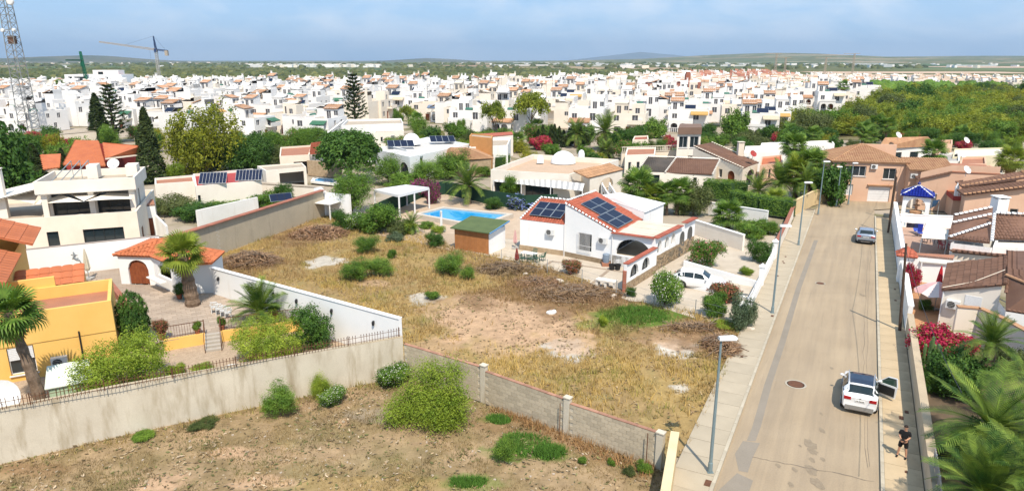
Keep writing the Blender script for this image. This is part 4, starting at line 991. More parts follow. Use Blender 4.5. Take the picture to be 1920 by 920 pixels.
for i in range(-30, 60):
    for j in range(-30, 40):
        u, v = i*.62+(j % 2)*.31, j*.42; x, y = -28+u*ca-v*sa, 48+u*sa+v*ca
        cx_, cy_ = x+.31*ca-.21*sa, y+.31*sa+.21*ca
        if not inpoly(np.array([cx_]), np.array([cy_]), terr)[0]: continue
        if pv is None: pv = MB().box(.01,.01,-.04,.61,.41,.0).mesh('paving_stone', PAVT)
        d = math.hypot(cx_+21, cy_-45)
        if nn < 300 and d < 9.2: ob('paving_stone', pv, to, (x, y, TZ+crk.uniform(-.004,.004)), ta); nn += 1
        else:
            q = [(x+a*ca-b*sa, y+a*sa+b*ca, TZ) for a, b in ((.01,.01),(.61,.01),(.61,.41),(.01,.41))]; fl.poly(q)
stuff(fl.build('paving_stones', PAVT, to))
for lb, a, b in (('yellow low retaining wall left of the terrace steps', tA, tB), ('yellow low retaining wall right of the terrace steps', tC, tE)):
    wall_thing('retaining_wall', lb, [a, b], TZ+.06, .22, YELLOW, None, z0=GZ-.1)
    rl = thing('terrace_railing', 'rusty iron railing on the '+('left' if a is tA else 'right')+' yellow retaining wall', 'railing', (*a, TZ+.06), ang(a, b)); L = math.dist(a, b)
    bm_ = MB().bar((0,0,0),(0,0,.85),.02).mesh('baluster', RUST)
    for i in range(int(L/.16)): ob('baluster', bm_, rl, (i*.16+.05, 0, 0))
    MB().bar((0,0,.85),(L,0,.85),.04).bar((0,0,.12),(L,0,.12),.03).build('rail', RUST, rl)
    for x in (0, L): MB().bar((x,0,0),(x,0,.95),.06).build('post', RUST, rl)
st = thing('garden_steps', 'five stone steps leading from the gravel up to the terrace', 'steps', (*tB, GZ), ang(tB, tC)); L = math.dist(tB, tC)
for i in range(5): MB().box(.0, -.32*(5-i), 0, L, -.32*(4-i), (i+1)*(TZ-GZ)/5).build('step', M('step_stone', (.47,.42,.36), None, 2, .9), st)
for x in (0, L):
    MB().bar((x,-1.7,.0),(x,-1.7,.9),.04).bar((x,-1.7,.9),(x,0,1.6),.04).bar((x,0,.7),(x,0,1.6),.04).build('handrail', RUST, st)
wall_thing('terrace_side_wall', 'low brown-red wall between the yellow house and the paved terrace', [(-25.9,44.2), (-32.5,52.2)], TZ+.55, .3, BRICK, BRICK, .04, .05, z0=GZ)
# ---- yellow house
yh = H('yellow_house', 'yellow flat-roofed house with orange tiled roof at the left edge', 'house', (-24.4,39.2,0), R(28.7))
yh.box(-14, 0, 0, 5.0, GZ-.1, 4.9, {0: [(8.45,9.75,1.2,2.9,0,'w')]}, wm=YELLOW, par=.75, rm=TERRA)
yh.box(-14.2, 1.4, -5.75, 15, GZ, 6.25, {1: []}, wm=YELLOW, name='upper_wall', deck=False)
yh.troof([(-5.3,2.2,6.2), (-5.3,9.6,6.2), (-10.5,9.6,8.3), (-10.5,2.2,8.3)], ORANGE, col=.62, row=.8, pieces=True, h=.035)
yh.troof([(-4.6,9.9,6.7), (-4.6,15.5,6.7), (-10,15.5,8.9), (-10,9.9,8.9)], ORANGE, col=.62, row=.8, pieces=True, h=.035)
yh.troof([(-14.4,2.2,6.2), (-5.3,2.2,6.2), (-10.5,2.21,8.3)], ORANGE, col=.62, h=.035)
yh.troof([(-5.7,6.3,4.55), (-1.7,6.3,4.55), (-1.7,8.6,5.25), (-5.7,8.6,5.25)], ORANGE, col=.62, row=.8, pieces=True, h=.035)
yh.part('gable_wall', MB().prism([(-14.2,15),(-5.8,15),(-5.8,15.2),(-14.2,15.2)], GZ, 6.7), YELLOW)
yh.part('parapet', MB().box(-6.2, 5.0, 3.5, -3.2, 5.25, 5.5).box(-6.2,5.25,3.5,-6.0,8,5.5), YELLOW)
yh.part('side_canopy_wall', MB().box(-2.0, 5.3, GZ, -1.75, 8.5, 4.5).box(-5.6,8.4,GZ,-1.75,8.6,5.0), YELLOW)
yh.part('string_course', MB().box(-14,-.03,2.97,0,-.003,3.0), M('yellow_trim', (.55,.33,.10), None, 1, .9))
MB().box(-9.9,-.06,2.0,-0,-.0,2.0)
sh = MB()
for i in range(7): sh.box(-5.5,.04,2.1+i*.11,-4.3,.09,2.2+i*.11)
sh.build('roller_shutter', FRAMEW, yh.r)
aircon(yh.r, -3.1, -.02, 1.35)
yh.part('pipe', MB().tube([(-1.9,-.06,1.0),(-1.9,-.06,3.3)], .045), METAL)
# garden shed / awning by the house
aw = thing('garden_storage', 'pale green plastic storage shed with white sloping lid by the yellow house', 'shed', (*G(135,735,1.4), GZ), R(28.7))
MB().box(-.95,-.5,0,.95,.5,1.35).build('body', M('pale_green_plastic', (.42,.55,.38), None, 1, .6), aw)
MB().add([(-1.1,-.65,1.35),(1.1,-.65,1.35),(1.0,.7,2.1),(-1.0,.7,2.1),(-1.1,-.65,1.30),(1.1,-.65,1.30),(1.0,.7,2.05),(-1.0,.7,2.05)], [(0,1,2,3),(7,6,5,4),(0,4,5,1),(1,5,6,2),(2,6,7,3),(3,7,4,0)]).build('lid', M('white_green_lid', (.70,.74,.66), (.6,.66,.56), 1, .5), aw)
for i in range(6): MB().box(-.9+i*.31,-.53,.05,-.62+i*.31,-.5,1.3).build('plank', M('pale_green_plastic', (.42,.55,.38)), aw)
dsh = dish('large white satellite dish at the bottom left beside the yellow house', (*G(6,746,2.3), GZ), .95, R(10), 25, pole=1.0)
# ---- white garden wall with gecko ornament, closed parasol
gwA, gwB = (-46.5,50.8), (-31.4,58.8)
wall_thing('tall_white_wall', 'tall white rendered wall behind the yellow house with a lizard ornament', [gwA, gwB], 3.95, .25, BWHITE, M('thin_grey_capping', (.4,.33,.28), None, 1, .9), .02, .04, z0=GZ)
x, y = G(137,492,2.7); lz = thing('lizard_ornament', 'curled metal lizard ornament on the tall white wall', 'ornament', (-37.2+.07,55.75-.15,2.6), R(28))
MB().tube([(0,0,.75),(.06,0,.5),(-.04,0,.3),(.12,0,.1),(.34,0,.0),(.42,0,-.22),(.25,0,-.34)], [.05,.1,.09,.08,.06,.04,.02], 6).build('body', GALV, lz)
MB().bar((-.2,0,.55),(.25,0,.45),.04).bar((-.16,0,.2),(.3,0,.18),.04).build('leg', GALV, lz)
def closed_parasol(label, loc, h, m, group=None):
    t = thing('closed_parasol', label, 'parasol', loc, 0, group)
    MB().tube([(0,0,0),(0,0,h)], .03).build('pole', GALV, t)
    prof = [(.10,h*.28),(.2,h*.36),(.16,h*.6),(.09,h*.85),(.03,h)]
    mb = MB(); n = 12
    vs = [(r*(1.25 if k % 2 else .75)*math.cos(2*PI*k/n), r*(1.25 if k % 2 else .75)*math.sin(2*PI*k/n), z) for r, z in prof for k in range(n)]
    mb.add(vs, [(i*n+k, i*n+(k+1) % n, (i+1)*n+(k+1) % n, (i+1)*n+k) for i in range(4) for k in range(n)]); mb.build('canopy', m, t)
    MB().obox(0,0,0,.7,.7,.12).build('base', GREY, t)
closed_parasol('closed cream parasol standing before the tall white wall', (*G(167,523,TZ), TZ), 2.6, mono('cream_cloth', (.66,.60,.47)))
# ---- white outbuilding with arched door
obp = [(-31.7,52.7), (-28.7,52.35), (-25.9,50.0), (-23.3,50.5), (-23.6,53.4), (-31.3,57.4)]
oh = H('outbuilding', 'white garden outbuilding with orange roof and arched wooden door', 'outbuilding', (*obp[0], 0)); oh.o = obp[0]
lp = [(x-obp[0][0], y-obp[0][1]) for x, y in obp]
oh.walls(lp, TZ-.1, 3.95, {0: [(.75,2.5,TZ,3.55,.8,'d')], 1: [(.7,3.0,2.5,3.4,0,'o')]}, wm=BWHITE, deck=False)
e = [Vector((*p, 3.95)) for p in inset(lp, -.22)]; a1 = Vector((-28.4+31.7, 53.6-52.7, 5.0)); a2 = Vector((-25.0+31.7, 52.2-52.7, 4.7))
for f in ([e[0],e[1],a1], [e[1],e[2],a2,a1], [e[2],e[3],a2], [e[3],e[4],a2], [e[4],e[5],a1,a2], [e[5],e[0],a1]):
    oh.troof(f, ORANGE, col=.3, row=.42, pieces=True, limit=120)
for p, q in ((e[0],a1),(e[1],a1),(e[2],a2),(e[3],a2),(a1,a2)): caps(oh.r, p, q, ORANGE)
oh.part('counter', MB().obox(3.9,-1.9,2.42,2.5,.5,.08,R(-40)), WHITE)
# pots, chairs
CLAY = M('clay_pot', (.40,.14,.08), (.34,.11,.06), 2, .8)
def pot(label, px, py, z, s=1, fm='redb', ph=.9, group=None, m=None):
    x, y = G(px, py, z); t = thing('potted_plant', label, 'potted plant', (x, y, z), rnd.uniform(0, 6), group)
    MB().lathe([(.16*s,0),(.24*s,.38*s),(.27*s,.38*s),(.27*s,.45*s),(.2*s,.43*s)], n=12).build('pot', m or CLAY, t)
    o = ob('foliage', FM[fm], t, (0, 0, .38*s)); o.scale = (.38*ph, .38*ph, .5*ph)
pot('red pot with a reddish plant at the left end of the terrace railing', 304,636,TZ,1.1,'redb',1.3)
pot('small clay pot with green plant left of the steps', 371,626,TZ,.8,'bushA',.8); pot('small clay pot with green plant right of the steps', 417,618,TZ,.8,'bushA',.8)
pot('red clay pot hanging plant at the foot of the white wall', 515,597,TZ,1,'bushA',1.1); pot('potted lemon tree beside the tall fan palm trunk', 337,560,TZ,.9,'bushC',1.1)
pot('turquoise pot behind the fan palm trunk', 347,560,TZ,.7,'bushC',.3, m=mono('turquoise_glaze', (.05,.30,.34), .3))
def chair(label, x, y, z, rz, m, group=None, name='plastic_chair'):
    t = thing(name, label, 'chair', (x, y, z), rz, group)
    MB().box(-.22,-.22,.42,.22,.22,.46).build('seat', m, t)
    b = MB()
    for i in range(5): b.bar((-.2+i*.1,.22,.46),(-.2+i*.1,.32,.9),.045,.02)
    b.bar((-.22,.32,.9),(.22,.32,.9),.05).build('backrest', m, t)
    for sx in (-1, 1):
        for sy in (-1, 1): MB().bar((sx*.2,sy*.2,0),(sx*.19,sy*.19,.43),.04).build('leg', m, t)
        MB().bar((sx*.24,-.2,.64),(sx*.24,.27,.66),.04).bar((sx*.24,-.2,.45),(sx*.24,-.2,.64),.03).build('armrest', m, t)
    return t
for i in range(4):
    x, y = G(403+i*8.5, 586+i*3.4, TZ)
    chair(['leftmost of the four white chairs in a row on the terrace','second from left of the white terrace chairs','third from left of the white terrace chairs','rightmost of the four white terrace chairs'][i], x, y, TZ, R(200), PLASTIC, 'white chairs in a row on the terrace')
tb_ = thing('round_table', 'round white metal table with lattice top on the gravel below the terrace', 'table', (*G(434,690,1.5), GZ))
MB().lathe([(.55,.70),(.55,.74),(.1,.74)], n=20).build('table_top', PLASTIC, tb_)
for k in range(3): MB().bar((.05*math.cos(k*2.1),.05*math.sin(k*2.1),.7),(.4*math.cos(k*2.1),.4*math.sin(k*2.1),0),.04).build('leg', PLASTIC, tb_)
# ---------------------------------------------------------------- grey block wall with wide brick coping
gA, gB, gC = (-33.3,55.5), (-29.6,66.4), (-23.7,84.3)
gb = thing('garden_block_wall', 'long grey block wall topped with red brick coping behind the white outbuilding', 'wall', (*gA, 0))
bl_ = MB(); cn = 0
for a, b in ((gA,gB),(gB,gC)):
    L = math.dist(a, b); rz = ang(a, b); dx, dy = (b[0]-a[0])/L, (b[1]-a[1])/L; o_ = (a[0]-gA[0], a[1]-gA[1], 0)
    MB().obox(L/2,0,0,L,.17,3.28).build('wall_core', MORT, gb, loc=o_, rz=rz)
    nb = int(L/.45)
    cp = MB().box(0,-.36,0,L/nb-.012,.36,.07).mesh('coping_brick', BRICK)
    for i in range(nb):
        ob('coping_brick', cp, gb, (o_[0]+dx*L*i/nb, o_[1]+dy*L*i/nb, 3.29+crk.uniform(0,.01)), rz)
    c, n_ = math.cos(rz), math.sin(rz)
    for r in range(16):
        m_ = int(L/.42)
        for i in range(m_):
            s_ = (i+(.5 if r % 2 else 0))*L/(m_+.5); j = crk.uniform(-.006,.006)
            for sd in (-1,):
                q = [(s_+.008,sd*.1+j,r*.205+.008),(s_+L/(m_+.5)-.008,sd*.1+j,r*.205+.008),(s_+L/(m_+.5)-.008,sd*.1+j,r*.205+.197),(s_+.008,sd*.1+j,r*.205+.197)]
                bl_.add([(o_[0]+x*c-y*n_, o_[1]+x*n_+y*c, z) for x, y, z in q], [(0,1,2,3)])
stuff(bl_.build('blocks', BLOCK, gb))
# white wall end with arched niche
wn = thing('white_arch_wall', 'white wall stub with small pointed window and flat canopy beside the grey block wall', 'wall', (*G(592,402), 0), R(-25))
wm_ = MB(); panel(wm_, (0,0), (5.5,0), 0, [(0,3.4),(1.2,3.7),(2.2,3.0),(5.5,3.0)], [(1.0,1.6,1.9,3.1,.6,'b')], .25); wm_.box(0,.26,0,5.5,.3,3)
wm_.build('wall_face', BWHITE, wn); window(wn, (0,0), (5.5,0), (1.0,1.6,1.9,3.1,.6,'b'), .25)
MB().box(.9,-2.2,2.0,4.2,-.02,2.1).build('canopy', WHITE, wn)
for x in (1.0, 4.1): MB().box(x-.06,-2.15,0,x+.06,-2.03,2.0).build('post', WHITE, wn)
# ---------------------------------------------------------------- cream modern house with shade sails
ch = H('modern_house', 'cream modern two-storey house with shade sails over its terrace', 'house', (*G(256,396,4.2), 0), R(20))
ch.o = G(256,396,4.2)
ch.box(-17, 0, 0, 13, 0, 4.2, {0: [(3.6,7.0,1.1,2.7,0,'b'),(8.9,9.9,1.2,2.7,0,'b'),(12.0,15.6,1.3,2.7,0,'b')], 1: [(1.4,2.5,0,2.2,0,'d')]}, wm=CREAM, par=.7, rm=ROOFB, name='lower_wall')
ch.box(-8.6, 3.6, -.35, 9, 3.5, 6.15, {0: [(.5,3.9,3.6,5.95,0,'g'),(4.5,7.9,3.6,5.95,0,'g')], 1: [(1,2,3.7,5.7,0,'b')]}, wm=PALE, name='upper_wall', deck=False)
ch.box(-9.0, 1.9, -.05, 9.6, 6.16, 7.4, {}, wm=PALE, par=.75, rm=ROOFB, name='roof_parapet')
ch.part('soffit', MB().box(-8.98,1.92,6.1,-.07,9.58,6.159), PALE)
for x in (-8.4,-4.3,-.6): ch.part('column', MB().box(x-.25,2.3,3.5,x+.25,2.8,6.1), PALE)
ch.part('terrace_parapet', MB().box(-16.8,.2,3.5,-16.6,9,4.9), CREAM)
ch.chimney(-12.7, 4.8, 3.5, 8.3, .75, PALE)
ch.part('slab_roof', MB().add([(-17,4,4.6),(-9.1,3.4,6.5),(-9.1,9,6.7),(-17,9,5)], [(0,1,2,3)]).add([(-17,4,4.5),(-9.1,3.4,6.4),(-9.1,9,6.6),(-17,9,4.9)], [(3,2,1,0)]), PALE)
for x in (-8.2,-7.4,-6.6): ch.part('roof_frame', MB().bar((x,4,6.8),(x+1.6,7,8.7),.07).bar((x+1.6,7,6.8),(x+1.6,7,8.7),.06), GALV)
ch.part('roof_tank', MB().box(-5.2,6.4,6.8,-4.2,8.2,8.2), PALE); ch.part('roof_box', MB().box(-1.6,6.8,6.8,-.5,8.8,8.0), PALE)
dish('white satellite dish on the roof of the cream modern house', (*G(213,308,7.6), 6.8), .62, R(15), 35)
SAIL = M('sail_cloth', (.80,.74,.64), (.76,.70,.60), 1, .9, grain=.04)
def sail(label, P, sag=.25):
    P = [Vector(p) for p in P]; c = sum(P, Vector())/3; t = thing('shade_sail', label, 'shade sail', tuple(P[0])); n = 8; vs = []; fs = []; idx = {}
    for i in range(n+1):
        for j in range(n+1-i):
            a, b, g_ = i/n, j/n, 1-(i+j)/n
            p = P[0]*a+P[1]*b+P[2]*g_; ed = (1-4*a*b*(g_ < .01))*(1-4*a*g_*(b < .01))*(1-4*b*g_*(a < .01))
            k = .34*(a*b+b*g_+a*g_); p = p+(c-p)*min(.32, (4*(a*b*(1-g_)**3+a*g_*(1-b)**3+b*g_*(1-a)**3))*.14)+Vector((0,0,-sag*k*1.5)); idx[i, j] = len(vs); vs.append(p-P[0])
    for i in range(n):
        for j in range(n-i):
            fs.append((idx[i,j], idx[i+1,j], idx[i,j+1]))
            if j < n-i-1: fs.append((idx[i+1,j], idx[i+1,j+1], idx[i,j+1]))
    MB().add(vs, fs).build('cloth', SAIL, t, True)
    for q in P: MB().tube([q-P[0], q-P[0]+(q-c).normalized()*.35], .015).build('rope', GALV, t)
sail('middle shade sail hanging over the terrace doors of the cream house', [G3(90,352,6.0), G3(241,341,6.0), G3(157,377,5.6)])
sail('right-hand shade sail of the cream modern house', [G3(243,342,6.0), G3(160,377,5.55), G3(247,373,5.2)])
sail('left-centre shade sail above the cream house terrace', [G3(86,351,6.0), G3(155,378,5.55), G3(66,383,5.0)])
sail('leftmost shade sail stretched toward the chimney of the cream house', [G3(84,350,6.1), G3(64,382,5.0), G3(8,372,5.6)])
# side stair volume and white stepped walls right of the cream house
PB('stair_block', 'small white stair block with brown door right of the cream modern house', 'outbuilding', [(262,385),(290,383),(287,373),(262,375)], 3.6, 0, {0: [(.35,.75,0,2.1,0,'d')]}, wm=WHITE)
wall_thing('sloping_white_wall', 'white stair wall stepping down beside the cream house', [G(283,400,2.5), G(312,420,1.5)], [2.9,1.3], .25, WHITE)
# ---------------------------------------------------------------- red-walled house with orange roofs
rh = PB('red_house', 'red-walled house with bright orange tiled roofs behind the cream modern house', 'house', [(122,300),(195,302),(262,284),(185,268)], 3.7, wm=REDR, deck=False)
pxroof(rh, [(118,309,3.8),(197,311,3.8),(184,264,6.1),(141,263,6.1)], ORANGE, row=0, col=.45, h=.1)
pxroof(rh, [(198,296,4.6),(266,288,4.6),(262,273,6.0),(193,267,6.0)], ORANGE, row=0, col=.45, h=.1)
pxroof(rh, [(82,318,3.4),(112,314,3.4),(114,288,4.8),(76,290,4.8)], ORANGE, row=0, col=.45, h=.1)
rh.part('fascia', MB().bar(rel(rh,198,298,4.5), rel(rh,266,290,4.5), .25, .2), CREAM)
# ---------------------------------------------------------------- white house with red roof and two collectors
sh_ = PB('collector_house', 'low white house with red flat roof and two tilted solar collectors', 'house', [(366,349),(490,338),(474,316),(362,326)], 3.6, 0, {0: [(.02,.06,1.5,2.4,0,'b')]}, wm=PALE, par=.35, rm=REDR)
for lb, (px, py) in (('left', (372,345)), ('right', (441,339))):
    p = rel(sh_, px, py, 3.7); solar_panel(sh_.r, p, (1,.18,0), (-.15,.8,.62), 3.3, 2.0, 8, 1, 'solar_collector', GALV)
    MB().bar((p[0]+.3,p[1]+1.5,3.3), (p[0]+.3,p[1]+1.5,4.7), .06).bar((p[0]+3.0,p[1]+1.8,3.3), (p[0]+3.0,p[1]+1.8,4.7), .06).build('support', METAL, sh_.r)
PB('white_annex', 'plain white annex with stair wall left of the collector house', 'outbuilding', [(290,345),(365,340),(362,328),(290,334)], 3.2, 0, wm=PALE, par=.3)
wall_thing('low_white_wall', 'white yard wall in front of the collector house', [G(370,413,.8), G(482,372,1.8)], 2.0, .25, WHITE)
# ---------------------------------------------------------------- main villa
A, A2, B, C, D = (0.83,68.4), (5.26,66.0), (9.46,62.66), (13.1,60.5), (18.9,68.6)
V0 = A
vh = H('white_villa', 'white villa with solar panels on red tiled roofs and arched porch', 'house', (*V0, 0)); vh.o = V0
r_ = lambda p, z=None: (p[0]-V0[0], p[1]-V0[1]) if z is None else (p[0]-V0[0], p[1]-V0[1], z)
bk = lambda p, q, d: (p[0]+(q[1]-p[1])/math.dist(p, q)*-d, p[1]+(q[0]-p[0])/math.dist(p, q)*d)   # point d behind p
Ab, A2b, Bb = bk(A, A2, 6.0), (8.9,71.6), (12.9,68.4)
vh.walls([r_(A), r_(A2), r_(A2b), r_(Ab)], 0, 3.25, wm=BWHITE, deck=False, name='left_wing_wall', plinth=(STONE, .55))
LB = math.dist(A2, B)
vh.walls([r_(A2), r_(B), r_(Bb), r_(A2b)], 0, {0: [(0,5.35),(LB,3.35)], 1: 3.35, 2: [(0,3.35),(4.9,5.35)], 3: 5.35}, {0: [(1.65,3.15,.95,2.75,0,'k')], 1: [(.5,5.8,1.12,2.95,0,'g')]}, wm=BWHITE, deck=False, name='gable_wall', plinth=(STONE, .5))  # wide glazed door on the porch side is added to make the arch look dark
vh.troof([r_(lerp(A,A,0),3.2), r_(A2,3.2), r_((7.3,69.7),4.75), r_((3.1,71.9),4.75)], REDT, row=.42, pieces=True, limit=150)
vh.troof([r_((10.05,62.7),3.15), r_((13.5,68.6),3.15), r_((9.0,71.9),5.5), r_((5.45,66.35),5.5)], REDT, row=.42, pieces=True, limit=150)
caps(vh.r, r_(A2,5.42), r_((9.9,62.4),3.3), BWHITE, .11, .42, 'verge_tile', gap=.55); caps(vh.r, r_(A2,5.40), r_((9.9,62.4),3.28), REDT, .09, .42, 'verge_tile')
caps(vh.r, r_(A,3.3), r_((3.1,71.9),4.85), BWHITE, .12, .42, 'verge_tile', gap=.6); caps(vh.r, r_((3.1,71.9),4.85), r_((7.3,69.7),4.85), BWHITE, .12, .42, 'verge_tile', gap=.6)
caps(vh.r, r_((5.45,66.35),5.6), r_((9.0,71.9),5.6), BWHITE, .12, .42, 'verge_tile', gap=.6)
u1 = Vector((A2[0]-A[0], A2[1]-A[1], 0)).normalized(); v1 = (Vector((3.1-A[0], 71.9-A[1], 1.55))).normalized(); n1_ = u1.cross(v1)
v1 = n1_.cross(u1)
for i in range(3):
    for j in range(2): solar_panel(vh.r, Vector(r_(A,3.25))+u1*(.75+i*1.18)+v1*(.75+j*1.35)+n1_*.2, u1, v1, 1.13, 1.28, 4, 4)
e1 = Vector((13.5-10.05, 68.6-62.7, 0)).normalized(); s1_ = Vector((5.45-10.05, 66.35-62.7, 2.35)).normalized(); nn1 = e1.cross(s1_).normalized(); s1_ = nn1.cross(e1)
for i in range(4):
    for j in range(2):
        solar_panel(vh.r, Vector(r_((10.05,62.7),3.15))+e1*(.75+j*2.05+(.9 if i > 1 else 0))+s1_*(.45+i*1.18)+nn1*.2, e1, s1_, 2.0, 1.12, 6, 4)
aircon(vh.r, *r_((3.9,66.72)), 2.05, R(-28)); aircon(vh.r, *r_((8.75,63.2)), 2.1, R(-38))
vh.part('downpipe', MB().tube([r_((5.22,65.92),0), r_((5.22,65.92),3.3)], .05), FRAMEW); vh.part('downpipe', MB().tube([r_((9.5,62.55),0), r_((9.5,62.55),3.3)], .05), FRAMEW)
# porch: front with wide arch, road side with small arches and stone
pm_ = MB(); LF_ = math.dist(B, C); LS = math.dist(C, D)
panel(pm_, r_(B), r_(C), 0, 3.25, [(.45,LF_-.35,1.15,2.85,1.25,'o')], .3)
sideops = [(.7,1.6,1.5,2.85,.45,'o'), (2.4,3.3,1.6,2.85,.45,'o'), (3.9,4.8,1.7,2.9,.45,'o'), (6.0,7.2,.1,2.6,.6,'o'), (8.0,9.3,.9,2.7,.6,'o')]
panel(pm_, r_(C), r_(D), 1.45, 3.25, [o for o in sideops if o[2] >= 1.45], .3)
pm_.build('porch_wall', BWHITE, vh.r)
sm = MB(); panel(sm, r_(C), r_(D), 0, 1.45, [], .3); sm.build('stone_wall', STONE, vh.r)
for i in range(150):                                                     # rubble facing stones
    u, z = rnd.uniform(.1, LS-.2), rnd.uniform(.05, 1.4); p = lerp(C, D, u/LS); k = rnd.uniform(.14, .26)
    nx_, ny_ = (D[1]-C[1])/LS, -(D[0]-C[0])/LS
    if i == 0: smesh = [MB().obox(0,0,-.5,1,.14,1).mesh('stone', STONE) for _ in range(1)][0]
    o = ob('stone', smesh, vh.r, (p[0]-V0[0]+nx_*.0, p[1]-V0[1]+ny_*.0, z), ang(C, D)); o.scale = (k*1.5, .35+rnd.random()*.3, k)
for op in [(6.0,7.2,.1,2.6,.6,'b'), (8.0,9.3,.9,2.7,.6,'b')]:
    k = MB(); q = inset([r_(C), r_(D), r_((14,72))], 0)
    nx_, ny_ = (D[1]-C[1])/LS*.02, -(D[0]-C[0])/LS*.02
    fm_ = MB(); fill(fm_, (r_(C)[0]+nx_, r_(C)[1]+ny_), (r_(D)[0]+nx_, r_(D)[1]+ny_), op, 0); fm_.build('arched_door', PANE, vh.r)
nrmF = ((C[1]-B[1])/LF_, -(C[0]-B[0])/LF_); nrmS = ((D[1]-C[1])/LS, -(D[0]-C[0])/LS)
for p, q, nm in ((B, C, 0), (C, lerp(C, D, .62), 1), (lerp(C, D, .70), D, 1)):
    L = math.dist(p, q); n = int(L/.32)
    ct = MB().obox(.155,0,0,.305,.62,.07).mesh('coping_tile', REDT)
    for i in range(n): ob('coping_tile', ct, vh.r, (*r_(lerp(p, q, i/n)), 3.26+(.10 if nm and p is not C else 0)), ang(p, q))
pf_ = MB().prism([r_(B), r_(C), r_(D), r_((14.2,72.2)), r_((12.9,68.4))], .0, 1.1, bottom=False); pf_.build('porch_floor', PAVE, vh.r)
for i in range(6):
    a, b = lerp((9.9,63.0), (12.6,68.0), (i+.5)/6), lerp(C, lerp(C, D, .62), (i+.5)/6)
    MB().bar(r_(a,3.18), r_(b,3.12), .12, .12).build('beam', WHITE, vh.r)
    a2, a3 = lerp((9.9,63.0), (12.6,68.0), (i+.01)/6), lerp((9.9,63.0), (12.6,68.0), (i+.99)/6); b2, b3 = lerp(C, lerp(C, D, .62), (i+.01)/6), lerp(C, lerp(C, D, .62), (i+.99)/6)
    MB().prism([r_(a2), r_(b2), r_(b3), r_(a3)], 3.22+.015*(i % 2), 3.26+.015*(i % 2)).build('roof_panel', M('cream_roof_sheet', (.70,.62,.50), (.62,.54,.42), .8, .6), vh.r)
vh.walls([r_(p) for p in ((9.1,72.0), (13.6,68.7), (16.6,73.2), (12.2,76.4))], 0, {0: [(0,4.9),(2.2,5.0),(5.58,3.9)], 1: 3.9, 2: [(0,3.9),(5.44,4.4)], 3: [(0,4.4),(5.38,4.9)]}, wm=BWHITE, deck=False, name='back_wall')
vh.part('back_roof', MB().add([r_(q_, z_) for q_, z_ in (((13.7,68.6),3.93),((16.8,73.2),3.93),((12.3,76.5),4.5),((9.0,72.0),5.0))], [(0,1,2,3)]), BWHITE)
# lower arched screen wall with stone base
Ew, Cw = (9.65,54.9), (13.3,60.3)
aw_ = thing('arched_screen_wall', 'white screen wall with two dark arched openings on a stone base, red coping', 'wall', (*Ew, 0)); q = (Cw[0]-Ew[0], Cw[1]-Ew[1]); LW = math.dist(Ew, Cw)
m_ = MB(); aops = [(.75,2.5,.95,2.1,.9,'b'), (3.2,4.95,.95,2.1,.9,'b')]
panel(m_, (0,0), q, .8, 2.45, aops, .25); panel(m_, (q[0]-.25, q[1]+.17), (-.25,.17), .8, 2.45, [], .2); m_.poly([(0,0,0),(-.22,.15,0),(-.22,.15,2.45),(0,0,2.45)][::-1]); m_.build('wall_face', BWHITE, aw_)
s_m = MB(); panel(s_m, (0,0), q, -.1, .8, [], .2); s_m.build('stone_base', STONE, aw_)
for op in aops: window(aw_, (0,0), q, op, .25)
ct = MB().obox(.16,0,0,.31,.5,.07).mesh('coping_tile', REDT)
for i in range(int(LW/.32)): ob('coping_tile', ct, aw_, (q[0]*i*.32/LW-.1, q[1]*i*.32/LW+.06, 2.46), ang((0,0), q))
nq = (q[1]/LW, -q[0]/LW)
for i in range(70):
    u, z = rnd.uniform(.05,.95), rnd.uniform(.02,.74); k = rnd.uniform(.12,.24)
    o = ob('stone', smesh, aw_, (q[0]*u, q[1]*u, z), ang((0,0), q)); o.scale = (k*1.5, .3+rnd.random()*.4, k)
MB().box(-.3,-.1,0,.0,.2,1.9).build('brick_pier', BRICK, aw_)
# paved yards
YARD = M('yard_paving', (.52,.45,.36), (.45,.385,.305), .7, .92, .15, 20, stain=(.40,.34,.27), stsc=(.8,.8,1), grain=.12)
yd = MB().poly([(*p, .03) for p in ([(-2.5,71.5)]+[G(*q) for q in ((870,470),(1000,497),(1085,520),(1180,565))]+[(10.6,52.5),(14.5,48.2),KL(47.5,2.05),KL(60,2.05),KL(75,2.05),(19,80),(8,80)])])
struct('yard_paving', yd, YARD)
bd = MB()
for a, b in (((1003,510),(1035,490)),((1035,490),(1180,512)),((1110,532),(1140,508))):
    bd.bar((*G(*a), .035), (*G(*b), .035), .32, .02)
struct('paving_border', bd, M('darker_paving', (.36,.28,.21), None, 1, .9))
dk = MB().poly([(*G(*p), .05) for p in ((640,430),(860,440),(975,450),(1000,395),(960,370),(780,360),(650,395))]); struct('pool_deck', dk, M('pool_deck_paving', (.54,.42,.31), (.46,.35,.25), .7, .92, .2, 20))
gs = MB().poly([(*G(*p), .045) for p in ((690,420),(780,425),(860,440),(862,475),(780,455),(700,440))]); struct('gravel_bed', gs, GRAVEL)
